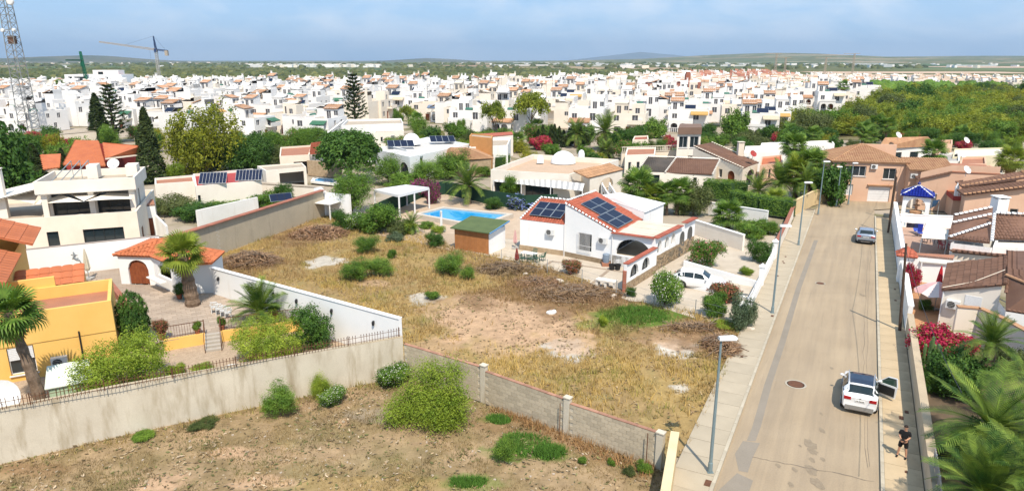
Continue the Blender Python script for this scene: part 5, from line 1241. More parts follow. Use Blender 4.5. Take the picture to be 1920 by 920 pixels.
# swimming pool
WATER = GLASS('pool_water', (.012,.30,.62), .04)
pw = [G(*p, .5) for p in ((788,402),(832,391),(951,403),(922,414),(862,416))]
po = thing('swimming_pool', 'raised swimming pool of bright blue water with pale coping', 'swimming pool', (*pw[0], 0)); pr = [(x-pw[0][0], y-pw[0][1]) for x, y in pw]; pr = pr[::-1] if sum((pr[i][0]*pr[(i+1) % 5][1]-pr[(i+1) % 5][0]*pr[i][1]) for i in range(5)) < 0 else pr
ou = inset(pr, -.55)
mm = MB(); n = len(pr)
for i in range(n):
    a, b, c, d = pr[i], pr[(i+1) % n], ou[(i+1) % n], ou[i]
    mm.add([(*d,.62),(*c,.62),(*b,.62),(*a,.62)], [(0,1,2,3)]); mm.add([(*a,.62),(*b,.62),(*b,.2),(*a,.2)], [(0,1,2,3)]); mm.add([(*c,.62),(*d,.62),(*d,-.1),(*c,-.1)], [(0,1,2,3)])
mm.build('coping', M('pool_coping', (.62,.55,.46), None, 1, .85), po)
MB().poly([(*p, .45) for p in pr]).build('water', WATER, po)
MB().bar((pr[0][0]+1,pr[0][1]-.0,.6),(pr[0][0]+1,pr[0][1],1.1),.03).build('ladder_rail', GALV, po)
sw = thing('outdoor_shower', 'white shower post standing at the front edge of the swimming pool', 'shower', (*G(828,432), 0)); MB().box(-.12,-.12,0,.12,.12,2.3).build('post', FRAMEW, sw); MB().tube([(0,-.1,2.2),(0,-.4,2.25),(0,-.42,2.15)], .04).build('shower_head', GALV, sw); MB().box(-.5,-.6,0,.5,.3,.06).build('tray', GREY, sw)
# pergola by the pool
pg = [G(706,403), G(749,405), G(803,392), G(757,386)]
pgt = thing('white_pergola', 'white flat-topped pergola on slim posts beside the pool', 'pergola', (*pg[0], 0)); pl = [(x-pg[0][0], y-pg[0][1]) for x, y in pg]
pg_top = [G(702,358,2.7), G(748,368,2.7), G(804,354,2.7), G(762,349,2.7)]; pt_ = [(x-pg[0][0], y-pg[0][1]) for x, y in pg_top]
for i in range(4): MB().bar((*pt_[i],2.72),(*pt_[(i+1) % 4],2.72),.16,.28).build('beam', FRAMEW, pgt)
for i in range(4): x, y = pt_[i]; MB().box(x-.09,y-.09,0,x+.09,y+.09,2.7).build('post', FRAMEW, pgt)
for f in (.5,): x, y = lerp(pt_[1], pt_[2], f); MB().box(x-.09,y-.09,0,x+.09,y+.09,2.7).build('post', FRAMEW, pgt)
for i in range(12):
    a, b = lerp(pt_[0], pt_[1], (i+.5)/12), lerp(pt_[3], pt_[2], (i+.5)/12); MB().bar((*a,2.90),(*b,2.90),.36,.03).build('slat', FRAMEW, pgt)
# shed with green roof
sd = H('garden_shed', 'garden shed with reddish plank front, white side and green felt roof', 'shed', (*G(853,467), 0), R(-30)); sd.o = G(853,467)
sd.box(0, 0, 4.2, 3.2, 0, 2.35, {}, wm=BWHITE, deck=False)
for i in range(12): sd.part('plank', MB().box(.02+i*.346,-.03,.05,.02+i*.346+.335,.0,2.3), M('red_brown_plank', (.52,.22,.08), (.44,.18,.06), 2, .8, rvar=.2))
sd.part('roof', MB().add([(-.3,-.35,2.35),(4.5,-.35,2.35),(4.5,3.6,2.85),(-.3,3.6,2.85),(-.3,-.35,2.25),(4.5,-.35,2.25),(4.5,3.6,2.75),(-.3,3.6,2.75)], [(0,1,2,3),(7,6,5,4),(0,4,5,1),(2,6,7,3),(3,7,4,0)]), M('green_roofing_felt', (.11,.15,.06), (.085,.12,.05), 1, .95))
sd.part('blue_edge', MB().bar((4.5,-.35,2.30),(4.5,3.6,2.80),.08,.12), mono('blue_trim', (.12,.30,.55)))
# white boundary wall along the left pavement
wp = [KL(46.2,2.12), KL(56,2.12), KL(64,2.12)]
wall_thing('frontage_wall', 'low white wall along the left pavement in front of the villa driveway', wp, .85, .25, BWHITE, BWHITE, .04, .06)
for lb, y in (('nearest white gate pier on the left pavement', 46.1), ('white gate pier beside the driveway gate', 55.6), ('white gate pier where the brick-topped wall starts', 64)):
    p = KL(y, 2.12); t = thing('gate_pier', lb, 'pier', (*p, 0), R(63)); MB().obox(0,0,0,.42,.42,1.75).build('shaft', BWHITE, t); MB().obox(0,0,1.75,.55,.55,.1).lathe([(.27,1.85),(.02,2.1)], n=4).build('cap', BWHITE, t)
gt = thing('driveway_gate', 'white barred driveway gate along the left pavement', 'gate', (*KL(46.5,2.12), .1), R(63.1))
for i in range(52): MB().box(0,-.02,.1,.08,.02,1.25).build('bar', FRAMEW, gt, loc=(.2+i*.19, 0, 0)) if i == 0 else ob('bar', gt.children[0].data, gt, (.2+i*.19, 0, 0))
for z in (.15, .7, 1.2): MB().bar((.1,0,z),(10.1,0,z),.05).build('rail', FRAMEW, gt)
w3 = [KL(64.2,2.12), KL(74,2.15), KL(83,2.3)]
wall_thing('brick_topped_wall', 'cream wall with brown tile capping along the left pavement up the street', w3, 1.5, .25, PALE, BRICK, .08, .07)
wall_thing('yellow_corner_wall', 'pale yellow wall at the far end of the left pavement', [KL(83,2.3), (40.5,90.5), (44.0,93.5)], 2.0, .25, YW, YW, .04, .05)
# white ramp walls of the driveway
wall_thing('driveway_wall', 'white low wall behind the parked white car in the driveway', [G(1282,497,.8), G(1422,533,.3)], [1.25,.55], .2, BWHITE)
wall_thing('driveway_wall', 'white kerb wall in front of the parked white car', [G(1288,536,.1), G(1345,549,.1)], .25, .3, BWHITE)
wall_thing('driveway_wall', 'white kerb wall in front of the driveway shrubs', [G(1370,552,.1), G(1407,562,.1)], .25, .3, BWHITE)
wall_thing('garden_terrace_wall', 'beige terrace wall below the palm garden right of the villa', [G(1305,418,1.4), G(1395,446,1.4)], 1.7, .25, PALE, BWHITE, .05, .06)
wall_thing('planter_wall', 'white planter wall with flat top beside the clipped hedge', [G(1330,385,1.2), G(1440,402,1.2)], 1.6, .25, WHITE, WHITE, .05, .06)
# retaining steps beside villa
for i, z in enumerate((.25,.5,.75,1.0)):
    pass
vst = thing('villa_steps', 'terracotta steps along the stone side of the villa', 'steps', (*G(1262,478), 0), R(50))
for i in range(6): MB().box(i*.35,0,0,(i+1)*.35,1.6,.16*(i+1)).build('step', SANDT, vst)
# ================================================================ HOUSES OF THE MIDDLE GROUND
# cream house with dome and striped awning
cd = PB('domed_house', 'cream flat-roofed house with white dome and striped awning', 'house', [(920,318),(1068,327),(1160,299),(1000,289)], 3.9, 0, {0: [(.05,.40,.2,2.2,0,'g'),(.45,.8,.2,2.2,0,'g')]}, wm=PALE, par=.8, rm=M('pale_roof_tiles', (.56,.40,.28), (.5,.36,.25), .8, .9))
x, y, z = rel(cd, 1056, 303, 3.4); cd.part('dome', MB().ell((x,y,3.2), 2.0, 2.0, 1.9, 16, 6, 0, 0), BWHITE, True)
for px, py in ((1013,303),(1090,292)): x, y, z = rel(cd, px, py, 3.5); cd.part('roof_vent', MB().ell((x,y,3.9), .5,.5,.6, 10, 4, 0, 0).box(x-.5,y-.5,3.3,x+.5,y+.5,3.9), BWHITE)
eb = PB('arched_entrance', 'arched entrance porch with sandy tiled roof on the domed cream house', 'porch', [(1106,333),(1167,318),(1145,308),(1082,322)], 3.5, 0, {0: [(.28,.72,0,2.9,1.2,'o')]}, wm=PALE, deck=False)
pxroof(eb, [(1104,334,3.5),(1169,318,3.5),(1143,306,4.4),(1076,321,4.4)], SANDT, row=.5, col=.3, pieces=True, limit=200)
for sx in (1128,1142):
    p0, p1 = G(sx,372), G(sx+17,382)
    t = thing('stair_balustrade', 'white baluster railing on the '+('left' if sx < 1130 else 'right')+' of the entrance stair', 'balustrade', (*p0, 0))
    for i in range(7): MB().lathe([(.07,0),(.1,.3),(.05,.6),(.07,.8)], n=6).build('baluster', BWHITE, t, loc=((p1[0]-p0[0])*i/6, (p1[1]-p0[1])*i/6, 1.2*(1-i/6)))
    MB().bar((0,0,2.05),(p1[0]-p0[0],p1[1]-p0[1],.85),.16).bar((0,0,0),(0,0,2.3),.25).build('rail', BWHITE, t)
aw2 = thing('striped_awning', 'white and grey striped awning along the front of the domed house', 'awning', G3(925,340,2.3)); o_ = Vector(G3(925,340,2.3))
a0, a1_, b0, b1 = [Vector(G3(*p))-o_ for p in ((920,325,3.0),(1096,344,3.0),(925,340,2.3),(1092,358,2.3))]
AW1, AW2 = mono('awning_white', (.78,.77,.74)), mono('awning_grey', (.42,.42,.42))
n = 34
for i in range(n):
    f0, f1 = i/n, (i+1)/n; MB().poly([b0.lerp(b1,f0), b0.lerp(b1,f1), a0.lerp(a1_,f1), a0.lerp(a1_,f0)]).build('stripe', AW1 if i % 2 else AW2, aw2)
for f in (0,.33,.66,1): q = b0.lerp(b1, f); MB().bar(q, (q.x,q.y,-2.3), .1).build('post', FRAMEW, aw2)
wall_thing('green_screen_fence', 'dark green screen fence behind the pool garden', [G(702,398,1.0), G(790,358,1.0), G(835,352,1.0), G(925,372,1.0), G(985,380,1.0), G(1045,378,1.0)], 2.0, .08, mono('green_mesh', (.018,.06,.035), .9))
# brown tiled house
bh = PB('brown_roof_house', 'pale house with brown tiled roofs and arched porch', 'house', [(1200,322),(1335,326),(1350,303),(1218,300)], 3.0, 0, {0: [(.02,.28,.5,2.6,0,'g'),(.75,.80,1.6,2.4,0,'w')]}, wm=PALE, deck=False)
pxroof(bh, [(1195,322,2.95),(1246,323,2.95),(1267,296,4.5),(1214,294,4.5)], M('dark_clay_tile', (.11,.09,.075), (.08,.07,.06), .8, .85, rvar=.3), row=.42, col=.3)
pxroof(bh, [(1247,324,2.95),(1335,327,2.95),(1349,299,4.5),(1268,296,4.5)], BROWNT, row=.42, col=.3)
caps(bh.r, rel(bh,1247,323,3.05), rel(bh,1268,295,4.6), PALE, .14, .5, gap=.6); caps(bh.r, rel(bh,1336,327,3.05), rel(bh,1350,299,4.6), PALE, .14, .5, gap=.6); caps(bh.r, rel(bh,1195,322,3.05), rel(bh,1214,294,4.6), PALE, .14, .5, gap=.6); caps(bh.r, rel(bh,1215,293,4.6), rel(bh,1350,298,4.6), PALE, .12, .5, one=True)
gw = [G(1352,318,3.3), G(1394,316,3.3), G(1422,306,3.3), G(1335,272,4.9)]
gm = MB(); Pq = [(x-bh.o[0], y-bh.o[1]) for x, y in (G(1300,276,5.4), G(1393,315,3.3), G(1421,305,3.3))]
Lg = math.dist(Pq[0], Pq[1]); panel(gm, Pq[0], Pq[1], 0, [(0,5.3),(Lg,3.2)], [(Lg*.55,Lg*.62,1.3,2.6,0,'w'),(Lg*.72,Lg*.86,0,2.6,.8,'o')], .25)
L2 = math.dist(Pq[1], Pq[2]); panel(gm, Pq[1], Pq[2], 0, 3.2, [(L2*.3,L2*.8,0,2.6,.9,'o')], .25); gm.build('porch_wall', CREAM, bh.r)
window(bh.r, Pq[0], Pq[1], (Lg*.55,Lg*.62,1.3,2.6,0,'w'), .25); window(bh.r, Pq[0], Pq[1], (Lg*.72,Lg*.86,0,2.6,.8,'d'), .25); window(bh.r, Pq[1], Pq[2], (L2*.3,L2*.8,0,2.6,.9,'b'), .25)  # door leaf and glazing added in the open arches to stand for porch shade
pxroof(bh, [(1394,316,3.2),(1423,305,3.2),(1333,267,5.5),(1300,274,5.5)], BROWNT, row=.42, col=.3, pieces=True)
caps(bh.r, rel(bh,1394,315,3.35), rel(bh,1300,273,5.6), CREAM, .14, .5, gap=.6); caps(bh.r, rel(bh,1423,304,3.35), rel(bh,1333,266,5.6), CREAM, .14, .5, gap=.6)
pxroof(bh, [(1350,300,3.4),(1376,310,3.4),(1330,283,4.6),(1305,281,4.6)], BROWNT, row=0, col=.35)
x, y, z = rel(bh, 1390, 305, 3); bh.chimney(x, y+1, 3, 6.0, .9, CREAM)
bb = thing('balustrade', 'cream roof terrace balustrade behind the brown tiled house', 'balustrade', (*G(1165,292,2), 0)); wl = G(1165,292,2); wr = G(1290,287,2)
balustrade(bb, (0,0), (wr[0]-wl[0], wr[1]-wl[1]), 2.6, 1.0, .35, CREAM)
MB().bar((0,.2,1.3), (wr[0]-wl[0], wr[1]-wl[1]+.2, 1.3), .3, 2.6).build('terrace_wall', CREAM, bb)
# pink house closing the street
ph = H('salmon_house', 'salmon two-storey house with white garage door closing the end of the street', 'house', (44.6,94.6,0), R(-12)); ph.o = (44.4,94.2)
ph.box(0, 0, 9.4, 9, 0, 5.5, {0: [(1.1,4.4,3.5,4.9,0,'w'),(6.6,8.2,3.2,4.7,0,'w'),(1.6,3.0,.8,2.3,0,'s'),(5.0,7.8,.02,2.1,0,'r')]}, wm=PINKR, deck=False)
ph.hip(0, 0, 9.4, 9, 5.5, 1.9, SANDT, row=.42, col=.3)
ph.box(9.4, -1.6, 14.6, 6, 0, 4.9, {0: [(1.2,4.4,2.4,4.3,1.5,'w')]}, wm=PINKR, deck=False, name='wing_wall')
ph.troof([(9.2,-2,4.85),(14.9,-2,4.85),(14.9,2.2,6.0),(9.2,2.2,6.0)], SANDT, row=.42, col=.3)
ph.part('front_terrace', MB().box(9.4,-3.6,0,14.6,-1.6,2.2), PALE); ph.part('parapet', MB().box(5.2,5,5.6,9.4,5.25,7.4), PINKR)
balustrade(ph.r, (11.2,-3.55), (14.5,-3.55), 2.2, .8, .25)
aircon(ph.r, 5.3, -.01, 4.6); aircon(ph.r, 9.9, -1.61, 3.7); aircon(ph.r, 14.1, -1.61, 4.0)
ph.part('garage_lintel', MB().bar((4.8,-.15,2.35),(8.1,-.15,2.35),.3,.12), SANDT)
PB('garden_pier', 'salmon gate pillar beside the street end', 'pillar', None, 2.2, world=[(54.2,91.2),(55,91.2),(55,92),(54.2,92)], wm=STONE)
# ---------------------------------------------------------------- right-hand side of the street
def off(y, d): return KR(y, d)
RW = [(KR(16,1.95), 1.5), (KR(40,1.95), 1.5), (KR(47,1.95), 1.75), (KR(58,1.95), 1.75)]
wall_thing('garden_wall', 'cream garden wall along the right pavement below the palms', [KR(10,1.95), KR(30,1.95), KR(46.8,1.95)], 1.45, .3, M('tan_wall', (.60,.50,.36), (.52,.43,.30), .6, .9, .2, 30, stain=(.40,.32,.22), stlo=.56, sthi=.85), M('tan_coping', (.52,.42,.29), (.45,.36,.25), .8, .9), .05, .05)
sf = thing('slatted_fence', 'grey slatted fence panel standing on the near right garden wall', 'fence', (*KR(10,1.95), 1.5), R(63.1))
slm = MB().box(0,-.015,0,20.5,.015,.1).mesh('slat', M('grey_slat', (.30,.30,.29), None, 1, .6))
for i in range(4): ob('slat', slm, sf, (0, 0, .08+i*.13))
for i in range(12): MB().box(i*1.8,-.03,0,i*1.8+.06,.03,.65).build('post', GALV, sf)
wall_thing('white_street_wall', 'white wall along the right pavement beside the umbrella patio', [KR(47.2,1.95), KR(52,1.95), KR(58.3,1.95)], 1.9, .3, WHITE, WHITE, .05, .06)
wall_thing('tall_white_terrace_wall', 'tall white wall along the right pavement below the gazebo terrace', [KR(59,1.95), KR(70,1.95), KR(82,1.95)], 2.4, .3, BWHITE, BWHITE, .05, .06)
tp_ = thing('tiled_pillar_cap', 'red tiled pillar cap on the white wall beside the wooden pole', 'pillar', (*KR(58.7,2.1), 0), R(63)); MB().obox(0,0,0,1.2,1.0,2.5).build('pillar', BWHITE, tp_)
troof(tp_, [(-.8,-.8,2.5),(.8,-.8,2.5),(0,0,3.3)], REDT, row=.4); troof(tp_, [(.8,-.8,2.5),(.8,.8,2.5),(0,0,3.3)], REDT, row=.4); troof(tp_, [(.8,.8,2.5),(-.8,.8,2.5),(0,0,3.3)], REDT, row=.4); troof(tp_, [(-.8,.8,2.5),(-.8,-.8,2.5),(0,0,3.3)], REDT, row=.4)
# terrace floors
ter = MB().poly([(*KR(59,2.1),1.0), (*G(1790,470,1.0),1.0), (*G(1800,420,1.0),1.0), (*KR(80,2.1),1.0)][::1]); struct('terrace', ter, M('pinkish_terrace_tile', (.47,.31,.23), (.40,.26,.19), .7, .85))
ter = MB().poly([(*KR(44,2.1),.2), (*G(1800,640,.2),.2), (*G(1800,500,.2),.2), (*KR(58.4,2.1),.2)]); struct('terrace', ter, M('orange_patio_tile', (.50,.27,.14), (.42,.22,.11), .7, .85))
ter = MB().poly([(*KR(8,2.1),.06), (60,8,.06), (70,60,.06), (*KR(44,2.1),.06)]); struct('garden_ground', ter, M('dark_garden_soil', (.16,.115,.075), (.11,.08,.05), 1, .95, .5, 8))
PB('terrace_divider', 'white dividing wall with dark lean-to between the two terraces', 'wall', None, 2.6, world=[KR(58.6,2.3), G(1788,484,2.6), G(1790,478,2.6), KR(59.2,2.3)], wm=BWHITE)
lt = thing('lean_to', 'dark lean-to shelter with white corrugated roof below the terrace', 'shelter', (*G(1725,492,2.0), 0), R(-20))
MB().box(0,0,2.0,4.6,1.6,2.1).build('roof', M('corrugated_white', (.6,.58,.54), None, 2, .6), lt); MB().box(.1,.9,0,4.5,1.55,1.98).build('recess_shade_block', DARK, lt)  # solid near-black block paints in the shade under the roof
for x in (.1,2.3,4.4): MB().box(x,0,0,x+.1,.1,2).build('post', FRAMEW, lt)
def parasol(label, loc, h, r, m1, m2, group=None, n=8):
    t = thing('parasol', label, 'parasol', loc, .3, group); MB().tube([(0,0,0),(0,0,h)], .03).build('pole', GALV, t)
    for k in range(n):
        a, b = 2*PI*k/n, 2*PI*(k+1)/n; mb = MB(); P = lambda t_, q, z: (r*q*math.cos(t_), r*q*math.sin(t_), z)
        mb.add([(0,0,h), P(a,.55,h-.22*r), P(b,.55,h-.22*r), P(a,1,h-.5*r), P((a+b)/2,1.03,h-.58*r), P(b,1,h-.5*r)], [(0,1,2),(1,3,4,2),(2,4,5)]); mb.build('canopy_panel', m1 if k % 2 else m2, t)
    MB().obox(0,0,0,.5,.5,.1).build('base', GREY, t); return t
PK1, PK2 = mono('pink_canvas', (.72,.42,.40)), mono('pale_pink_canvas', (.78,.66,.62))
parasol('pink and white parasol open on the patio below the brown roof', G3(1752,580,.2), 2.3, 1.6, PK1, PK2)
closed_parasol('closed bright red parasol at the back of the patio', G3(1757,552,.2), 2.5, mono('red_canvas', (.62,.03,.04)))
# house with brown roof (near right)
P0, P1, P2, P3 = Vector(G3(1776,494,3.1)), Vector(G3(1765,543,3.1)), Vector(G3(1885,532,4.35)), Vector(G3(1885,481,4.35))
nh = H('brown_roof_bungalow', 'cream bungalow with near brown tiled roof and air conditioner at the right', 'house', (P1.x, P1.y, 0)); nh.o = (P1.x, P1.y); o_ = Vector((P1.x, P1.y, 0))
troof(nh.r, [P0-o_, P1-o_, P2-o_, P3-o_], BROWNT, col=.28, row=.42, pieces=True)
wv = MB(); a, b, c, d = [((p-o_).x, (p-o_).y) for p in (P1, P2, P3, P0)]
ins = inset([a,b,c,d], .15); L = math.dist(ins[0], ins[1]); panel(wv, ins[0], ins[1], 0, [(0,3.0),(L,4.25)], [], .2); panel(wv, ins[3], ins[0], 0, 3.0, [(2.2,3.2,0,2.2,0,'o')], .2); panel(wv, ins[1], ins[2], 0, 4.2); wv.build('wall', PALE, nh.r)
q0, q1 = ins[0], ins[1]; ra = ang(q0, q1)
aircon(nh.r, *lerp(q0, q1, .22), 1.9, ra)
MB().tube([(q0[0]-.1,q0[1],3.05),(d[0],d[1],3.05)], .06).build('gutter', FRAMEW, nh.r); MB().tube([(q0[0]-.02,q0[1]-.04,0),(q0[0]-.02,q0[1]-.04,3)], .05).build('downpipe', FRAMEW, nh.r)
pc = lerp(q0, q1, .55); MB().obox(pc[0]+.02, pc[1]-.03, 2.3, 1.0, .04, .75, ra).build('white_panel', FRAMEW, nh.r)
caps(nh.r, P2-o_, P3-o_, BROWNT, .16, .42)
e0, e1_, e2, e3 = [Vector(G3(*p))-o_ for p in ((1886,582,3.0),(1945,592,3.0),(1945,540,4.6),(1887,516,4.6))]
troof(nh.r, [e0, e1_, e2, e3], BROWNT, col=.28, row=.42); caps(nh.r, e3, e2, SANDT, .13, .42)
e4, e5 = [Vector(G3(*p))-o_ for p in ((1945,470,4.0),(1888,470,4.0))]; troof(nh.r, [e3+Vector((0,0,.02)), e2+Vector((0,0,.02)), e4, e5][::1], BROWNT, col=.28, row=.42)
wv = MB(); panel(wv, e0[:2], e1_[:2], 0, 2.95, []); panel(wv, ins[1], e0[:2], 0, 3.0); wv.build('side_wall', WHITE, nh.r)
sg = [G(1792,576,2.6), G(1830,585,2.4), G(1880,612,2.0), (KR(38,11))]
wall_thing('stained_garden_wall', 'cream weather-stained wall with tile capping stepping down among the palms', [G(1795,572,2.7), G(1838,578,2.6), G(1880,608,2.2), G(1935,645,2.0)], 2.6, .3, CREAM, SANDT, .06, .08)
sl = thing('sloping_handrail', 'white metal handrail beside the brown roof bungalow', 'handrail', G3(1865,580,2)); q = Vector(G3(1905,602,2))-Vector(G3(1865,580,2))
MB().bar((0,0,.9),q+Vector((0,0,.9)),.05).bar((0,0,.5),q+Vector((0,0,.5)),.04).bar((0,0,0),(0,0,.9),.05).bar(q,q+Vector((0,0,.9)),.05).build('rail', FRAMEW, sl)
# white-trimmed brown roof house above it
wh = PB('white_trim_house', 'white house whose brown tiled roofs are edged with white cap tiles', 'house', [(1783,455),(1858,464),(1950,455),(1870,420)], 2.9, 0, {0: [(.3,.75,1.0,2.3,0,'k')]}, wm=WHITE, deck=False)
pxroof(wh, [(1777,446,3.2),(1856,455,3.2),(1862,388,4.9),(1789,404,4.0)], BROWNT, row=.42, col=.28, pieces=True)
pxroof(wh, [(1864,447,3.2),(1960,450,3.2),(1960,404,4.9),(1866,400,4.9)], BROWNT, row=.42, col=.28, pieces=True)
for a, b in (((1780,444,3.3),(1859,418,4.3)), ((1787,417,3.9),(1861,401,4.75)), ((1790,403,4.1),(1862,388,5.0)), ((1860,452,3.35),(1865,400,5.0)), ((1866,399,5.0),(1960,403,5.0))):
    caps(wh.r, rel(wh,*a), rel(wh,*b), BWHITE, .15, .45, 'cap_tile', gap=.75)
x, y, z = rel(wh, 1871, 398, 4.2); wh.chimney(x, y, 3.8, 5.6, 1.1, BWHITE)
pv_ = PB('white_parapet_wall', 'white parapet wall with brown drain tiles in front of the white-trimmed house', 'wall', [(1786,470),(1940,485),(1940,478),(1786,464)], 2.4, 0, wm=CREAM)
for i in range(14): x, y, z = rel(pv_, 1790+i*11, 470+i*1.1, 2.45); pv_.part('cap_tile', MB().obox(x,y+.1,2.42,.75,.4,.1,.1), BROWNT)
sp_ = PB('flat_cream_roof', 'flat cream terrace roof between the near brown roofs', 'outbuilding', [(1862,462),(1960,466),(1960,448),(1868,446)], 3.0, 0, wm=WHITE, par=.2, rm=PALE)
# terrace things
sc_ = thing('shade_canopy', 'cream shade canopy stretched over the right-hand terrace', 'canopy', G3(1730,445,2.9)); o_ = Vector(G3(1730,445,2.9)); cq = [Vector(G3(*p))-o_ for p in ((1728,446,2.9),(1776,449,2.9),(1781,430,3.0),(1734,424,2.9))]
MB().add(cq+[c_-Vector((0,0,.04)) for c_ in cq], [(0,1,2,3),(7,6,5,4)]).build('cloth', SAIL, sc_)
for c_ in cq: MB().bar(c_, (c_.x,c_.y,-1.9), .06).build('post', GALV, sc_)
def lounger(label, loc, rz, m):
    t = thing('sun_lounger', label, 'sun lounger', loc, rz)
    MB().box(-.33,-.9,.32,.33,.45,.36).build('seat', m, t); MB().add([(-.33,.45,.36),(.33,.45,.36),(.33,1.0,.8),(-.33,1.0,.8)], [(0,1,2,3)]).build('backrest', m, t)
    for sx in (-.3,.3):
        for sy in (-.8,.35): MB().bar((sx,sy,0),(sx,sy,.33),.04).build('leg', FRAMEW, t)
    MB().box(-.3,-.3,.37,.3,.0,.40).build('towel', FRAMEW, t)
lounger('blue sun lounger with white towel on the upper terrace', G3(1722,440,1.0), R(-8), mono('blue_cloth', (.03,.08,.45)))
ln_ = thing('washing_line', 'washing line strung across the white terrace wall', 'washing line', G3(1690,415,2.6)); o_ = Vector(G3(1690,415,2.6)); q = Vector(G3(1735,418,2.6))-o_
MB().tube([(0,0,0),q*.5-Vector((0,0,.12)),q], .012).bar((0,0,0),(0,0,-1.6),.05).bar(q,q-Vector((0,0,1.6)),.05).build('line', GALV, ln_)
for i, (lb, c_) in enumerate((('small pale sock hanging first on the washing line', (.5,.6,.65)), ('dark shirt hanging left on the washing line', (.02,.02,.03)), ('dark trousers hanging mid washing line', (.03,.03,.05)), ('dark navy top hanging next to the towel', (.02,.03,.12)), ('long deep blue towel hanging at the right of the washing line', (.02,.04,.35)))):
    f = .15+i*.17; p = o_+q*f; t = thing('laundry', lb, 'laundry', tuple(p-Vector((0,0,.1))), ang((0,0), q)); w_, h_ = (.2,.35) if i == 0 else (.42,.5) if i < 4 else (.5,.9)
    MB().add([(-w_/2,0,0),(w_/2,0,0),(w_/2*.9,.03,-h_),(-w_/2*.9,-.03,-h_)], [(0,1,2,3)]).build('cloth', mono('laundry_%d' % i, c_, .9), t); MB().bar((-w_/3,0,.02),(-w_/3,0,-.06),.02).build('peg', WOOD, t)
for i in range(2): x, y = G(1738+i*20, 455, 1.0); chair(('left' if i == 0 else 'right')+' black rattan chair under the cream canopy', x, y, 1.0, .2, METAL, 'black terrace chairs', 'rattan_chair')
for i in range(2): x, y = G(1765+i*12, 466, 1.0); chair(('left' if i == 0 else 'right')+' red garden chair in the terrace corner', x, y, 1.0, .4, mono('red_plastic', (.5,.03,.03)), 'red terrace chairs')
# gazebo with blue tiled roof and fountain
gz = thing('gazebo', 'white arched gazebo with bright blue tiled roof', 'gazebo', (*G(1716,394,1.3), 0), R(-31)); BLUE = M('cobalt_tile', (.008,.02,.26), (.006,.015,.20), .8, .35, rvar=.3)
s_ = 1.45; ap = (0,0,4.4)
cs = [(-s_-.3,-s_-.3,3.3),(s_+.3,-s_-.3,3.3),(s_+.3,s_+.3,3.3),(-s_-.3,s_+.3,3.3)]
for i in range(4): troof(gz, [cs[i], cs[(i+1) % 4], ap], BLUE, col=.28, row=.42, pieces=True, limit=75); caps(gz, cs[i], ap, BWHITE, .08, .35, one=True)
for i in range(4):
    a, b = [(-s_,-s_),(s_,-s_),(s_,s_),(-s_,s_)][i], [(-s_,-s_),(s_,-s_),(s_,s_),(-s_,s_)][(i+1) % 4]
    mb = MB(); panel(mb, a, b, 1.0, 3.3, [(.45,2*s_-.45,1.05,3.0,.9,'o')], .3); k = MB(); mb.build('arch', BWHITE, gz)
MB().box(-s_,-s_,.2,s_,s_,1.0).build('base', PALE, gz); MB().lathe([(.12,4.45),(.2,4.6),(.05,4.8),(.02,5.0)], n=8).build('finial', BLUE, gz)
ft = thing('stone_fountain', 'tiered stone fountain inside the blue-roofed gazebo', 'fountain', (*G(1717,396,1.3), 1.0))
MB().lathe([(.6,0),(.7,.35),(.62,.4),(.2,.42)], n=12).build('basin', SANDT, ft); MB().lathe([(.15,.4),(.12,.9),(.4,1.05),(.38,1.1),(.08,1.1),(.06,1.5),(.22,1.6),(.05,1.65),(.03,1.95)], n=10).build('column', SANDT, ft)
wall_thing('gazebo_terrace_wall', 'white wall with small drain slots in front of the gazebo', [KR(75.5,2.2), G(1788,408,2.2)], 2.35, .25, BWHITE, BWHITE, .04, .06)
tq = thing('blue_tarpaulin', 'blue tarpaulin stretched as a sunshade right of the gazebo', 'tarpaulin', G3(1745,385,2.0)); o_ = Vector(G3(1745,385,2.0)); cq = [Vector(G3(*p))-o_ for p in ((1740,392,1.4),(1755,386,1.8),(1762,374,2.9),(1748,376,2.6))]
MB().add(cq, [(0,1,2,3)]).build('sheet', mono('blue_tarp', (.12,.28,.55)), tq)
for c_ in cq[2:]: MB().bar(c_, (c_.x,c_.y,-1.5), .06).build('post', GALV, tq)
# salmon houses behind
s1h = H('salmon_gable_house', 'salmon house with plain gable wall and brown verge tiles behind the gazebo', 'house', (53.4,88.5,0), R(-22)); s1h.o = (53,86.5)
s1h.walls([(0,0),(8.6,0),(8.6,8),(0,8)], 0, {0: [(0,4.9),(3.4,6.0),(8.6,6.1)], 1: 5.2, 2: [(0,5.2),(5.2,5.1),(8.6,4.0)], 3: 4.0}, {0: [(.8,2.2,.9,2.2,0,'k')]}, wm=PINKR, deck=False)
s1h.troof([(-.3,8.3,3.95),(-.3,-.3,3.95),(3.4,-.3,5.2),(3.4,8.3,5.2)], BROWNT, row=.42); s1h.part('roof', MB().box(3.41,-.1,5.1,8.7,8.1,5.25), TERRA)
s1h.part('balcony_slab', MB().box(3.2,-4.2,2.2,9.2,-.05,2.75), REDR); balustrade(s1h.r, (3.7,-4.1), (7.3,-4.1), 2.75, .85, .3); s1h.part('balcony_floor', MB().box(3.25,-4.1,2.751,9.15,-.06,2.77), ORANGE)
for x in (3.5,7.6): s1h.part('pillar', MB().box(x-.2,-4.2,2.75,x+.2,-3.8,3.9).lathe([(.2,3.9),(.12,4.1),(.02,4.4)], (x,-4,0), 8), BWHITE)
aircon(s1h.r, 5.2, -4.25, 1.2); s1h.part('undercroft', MB().box(3.3,-4.0,0,9.1,-.1,2.2), PINKR)
s2h = H('salmon_terrace_house', 'salmon house with stepped brown roof strips right of the red balcony', 'house', (52.8,78.2,0), R(-20)); s2h.o = (52.6,76.8)
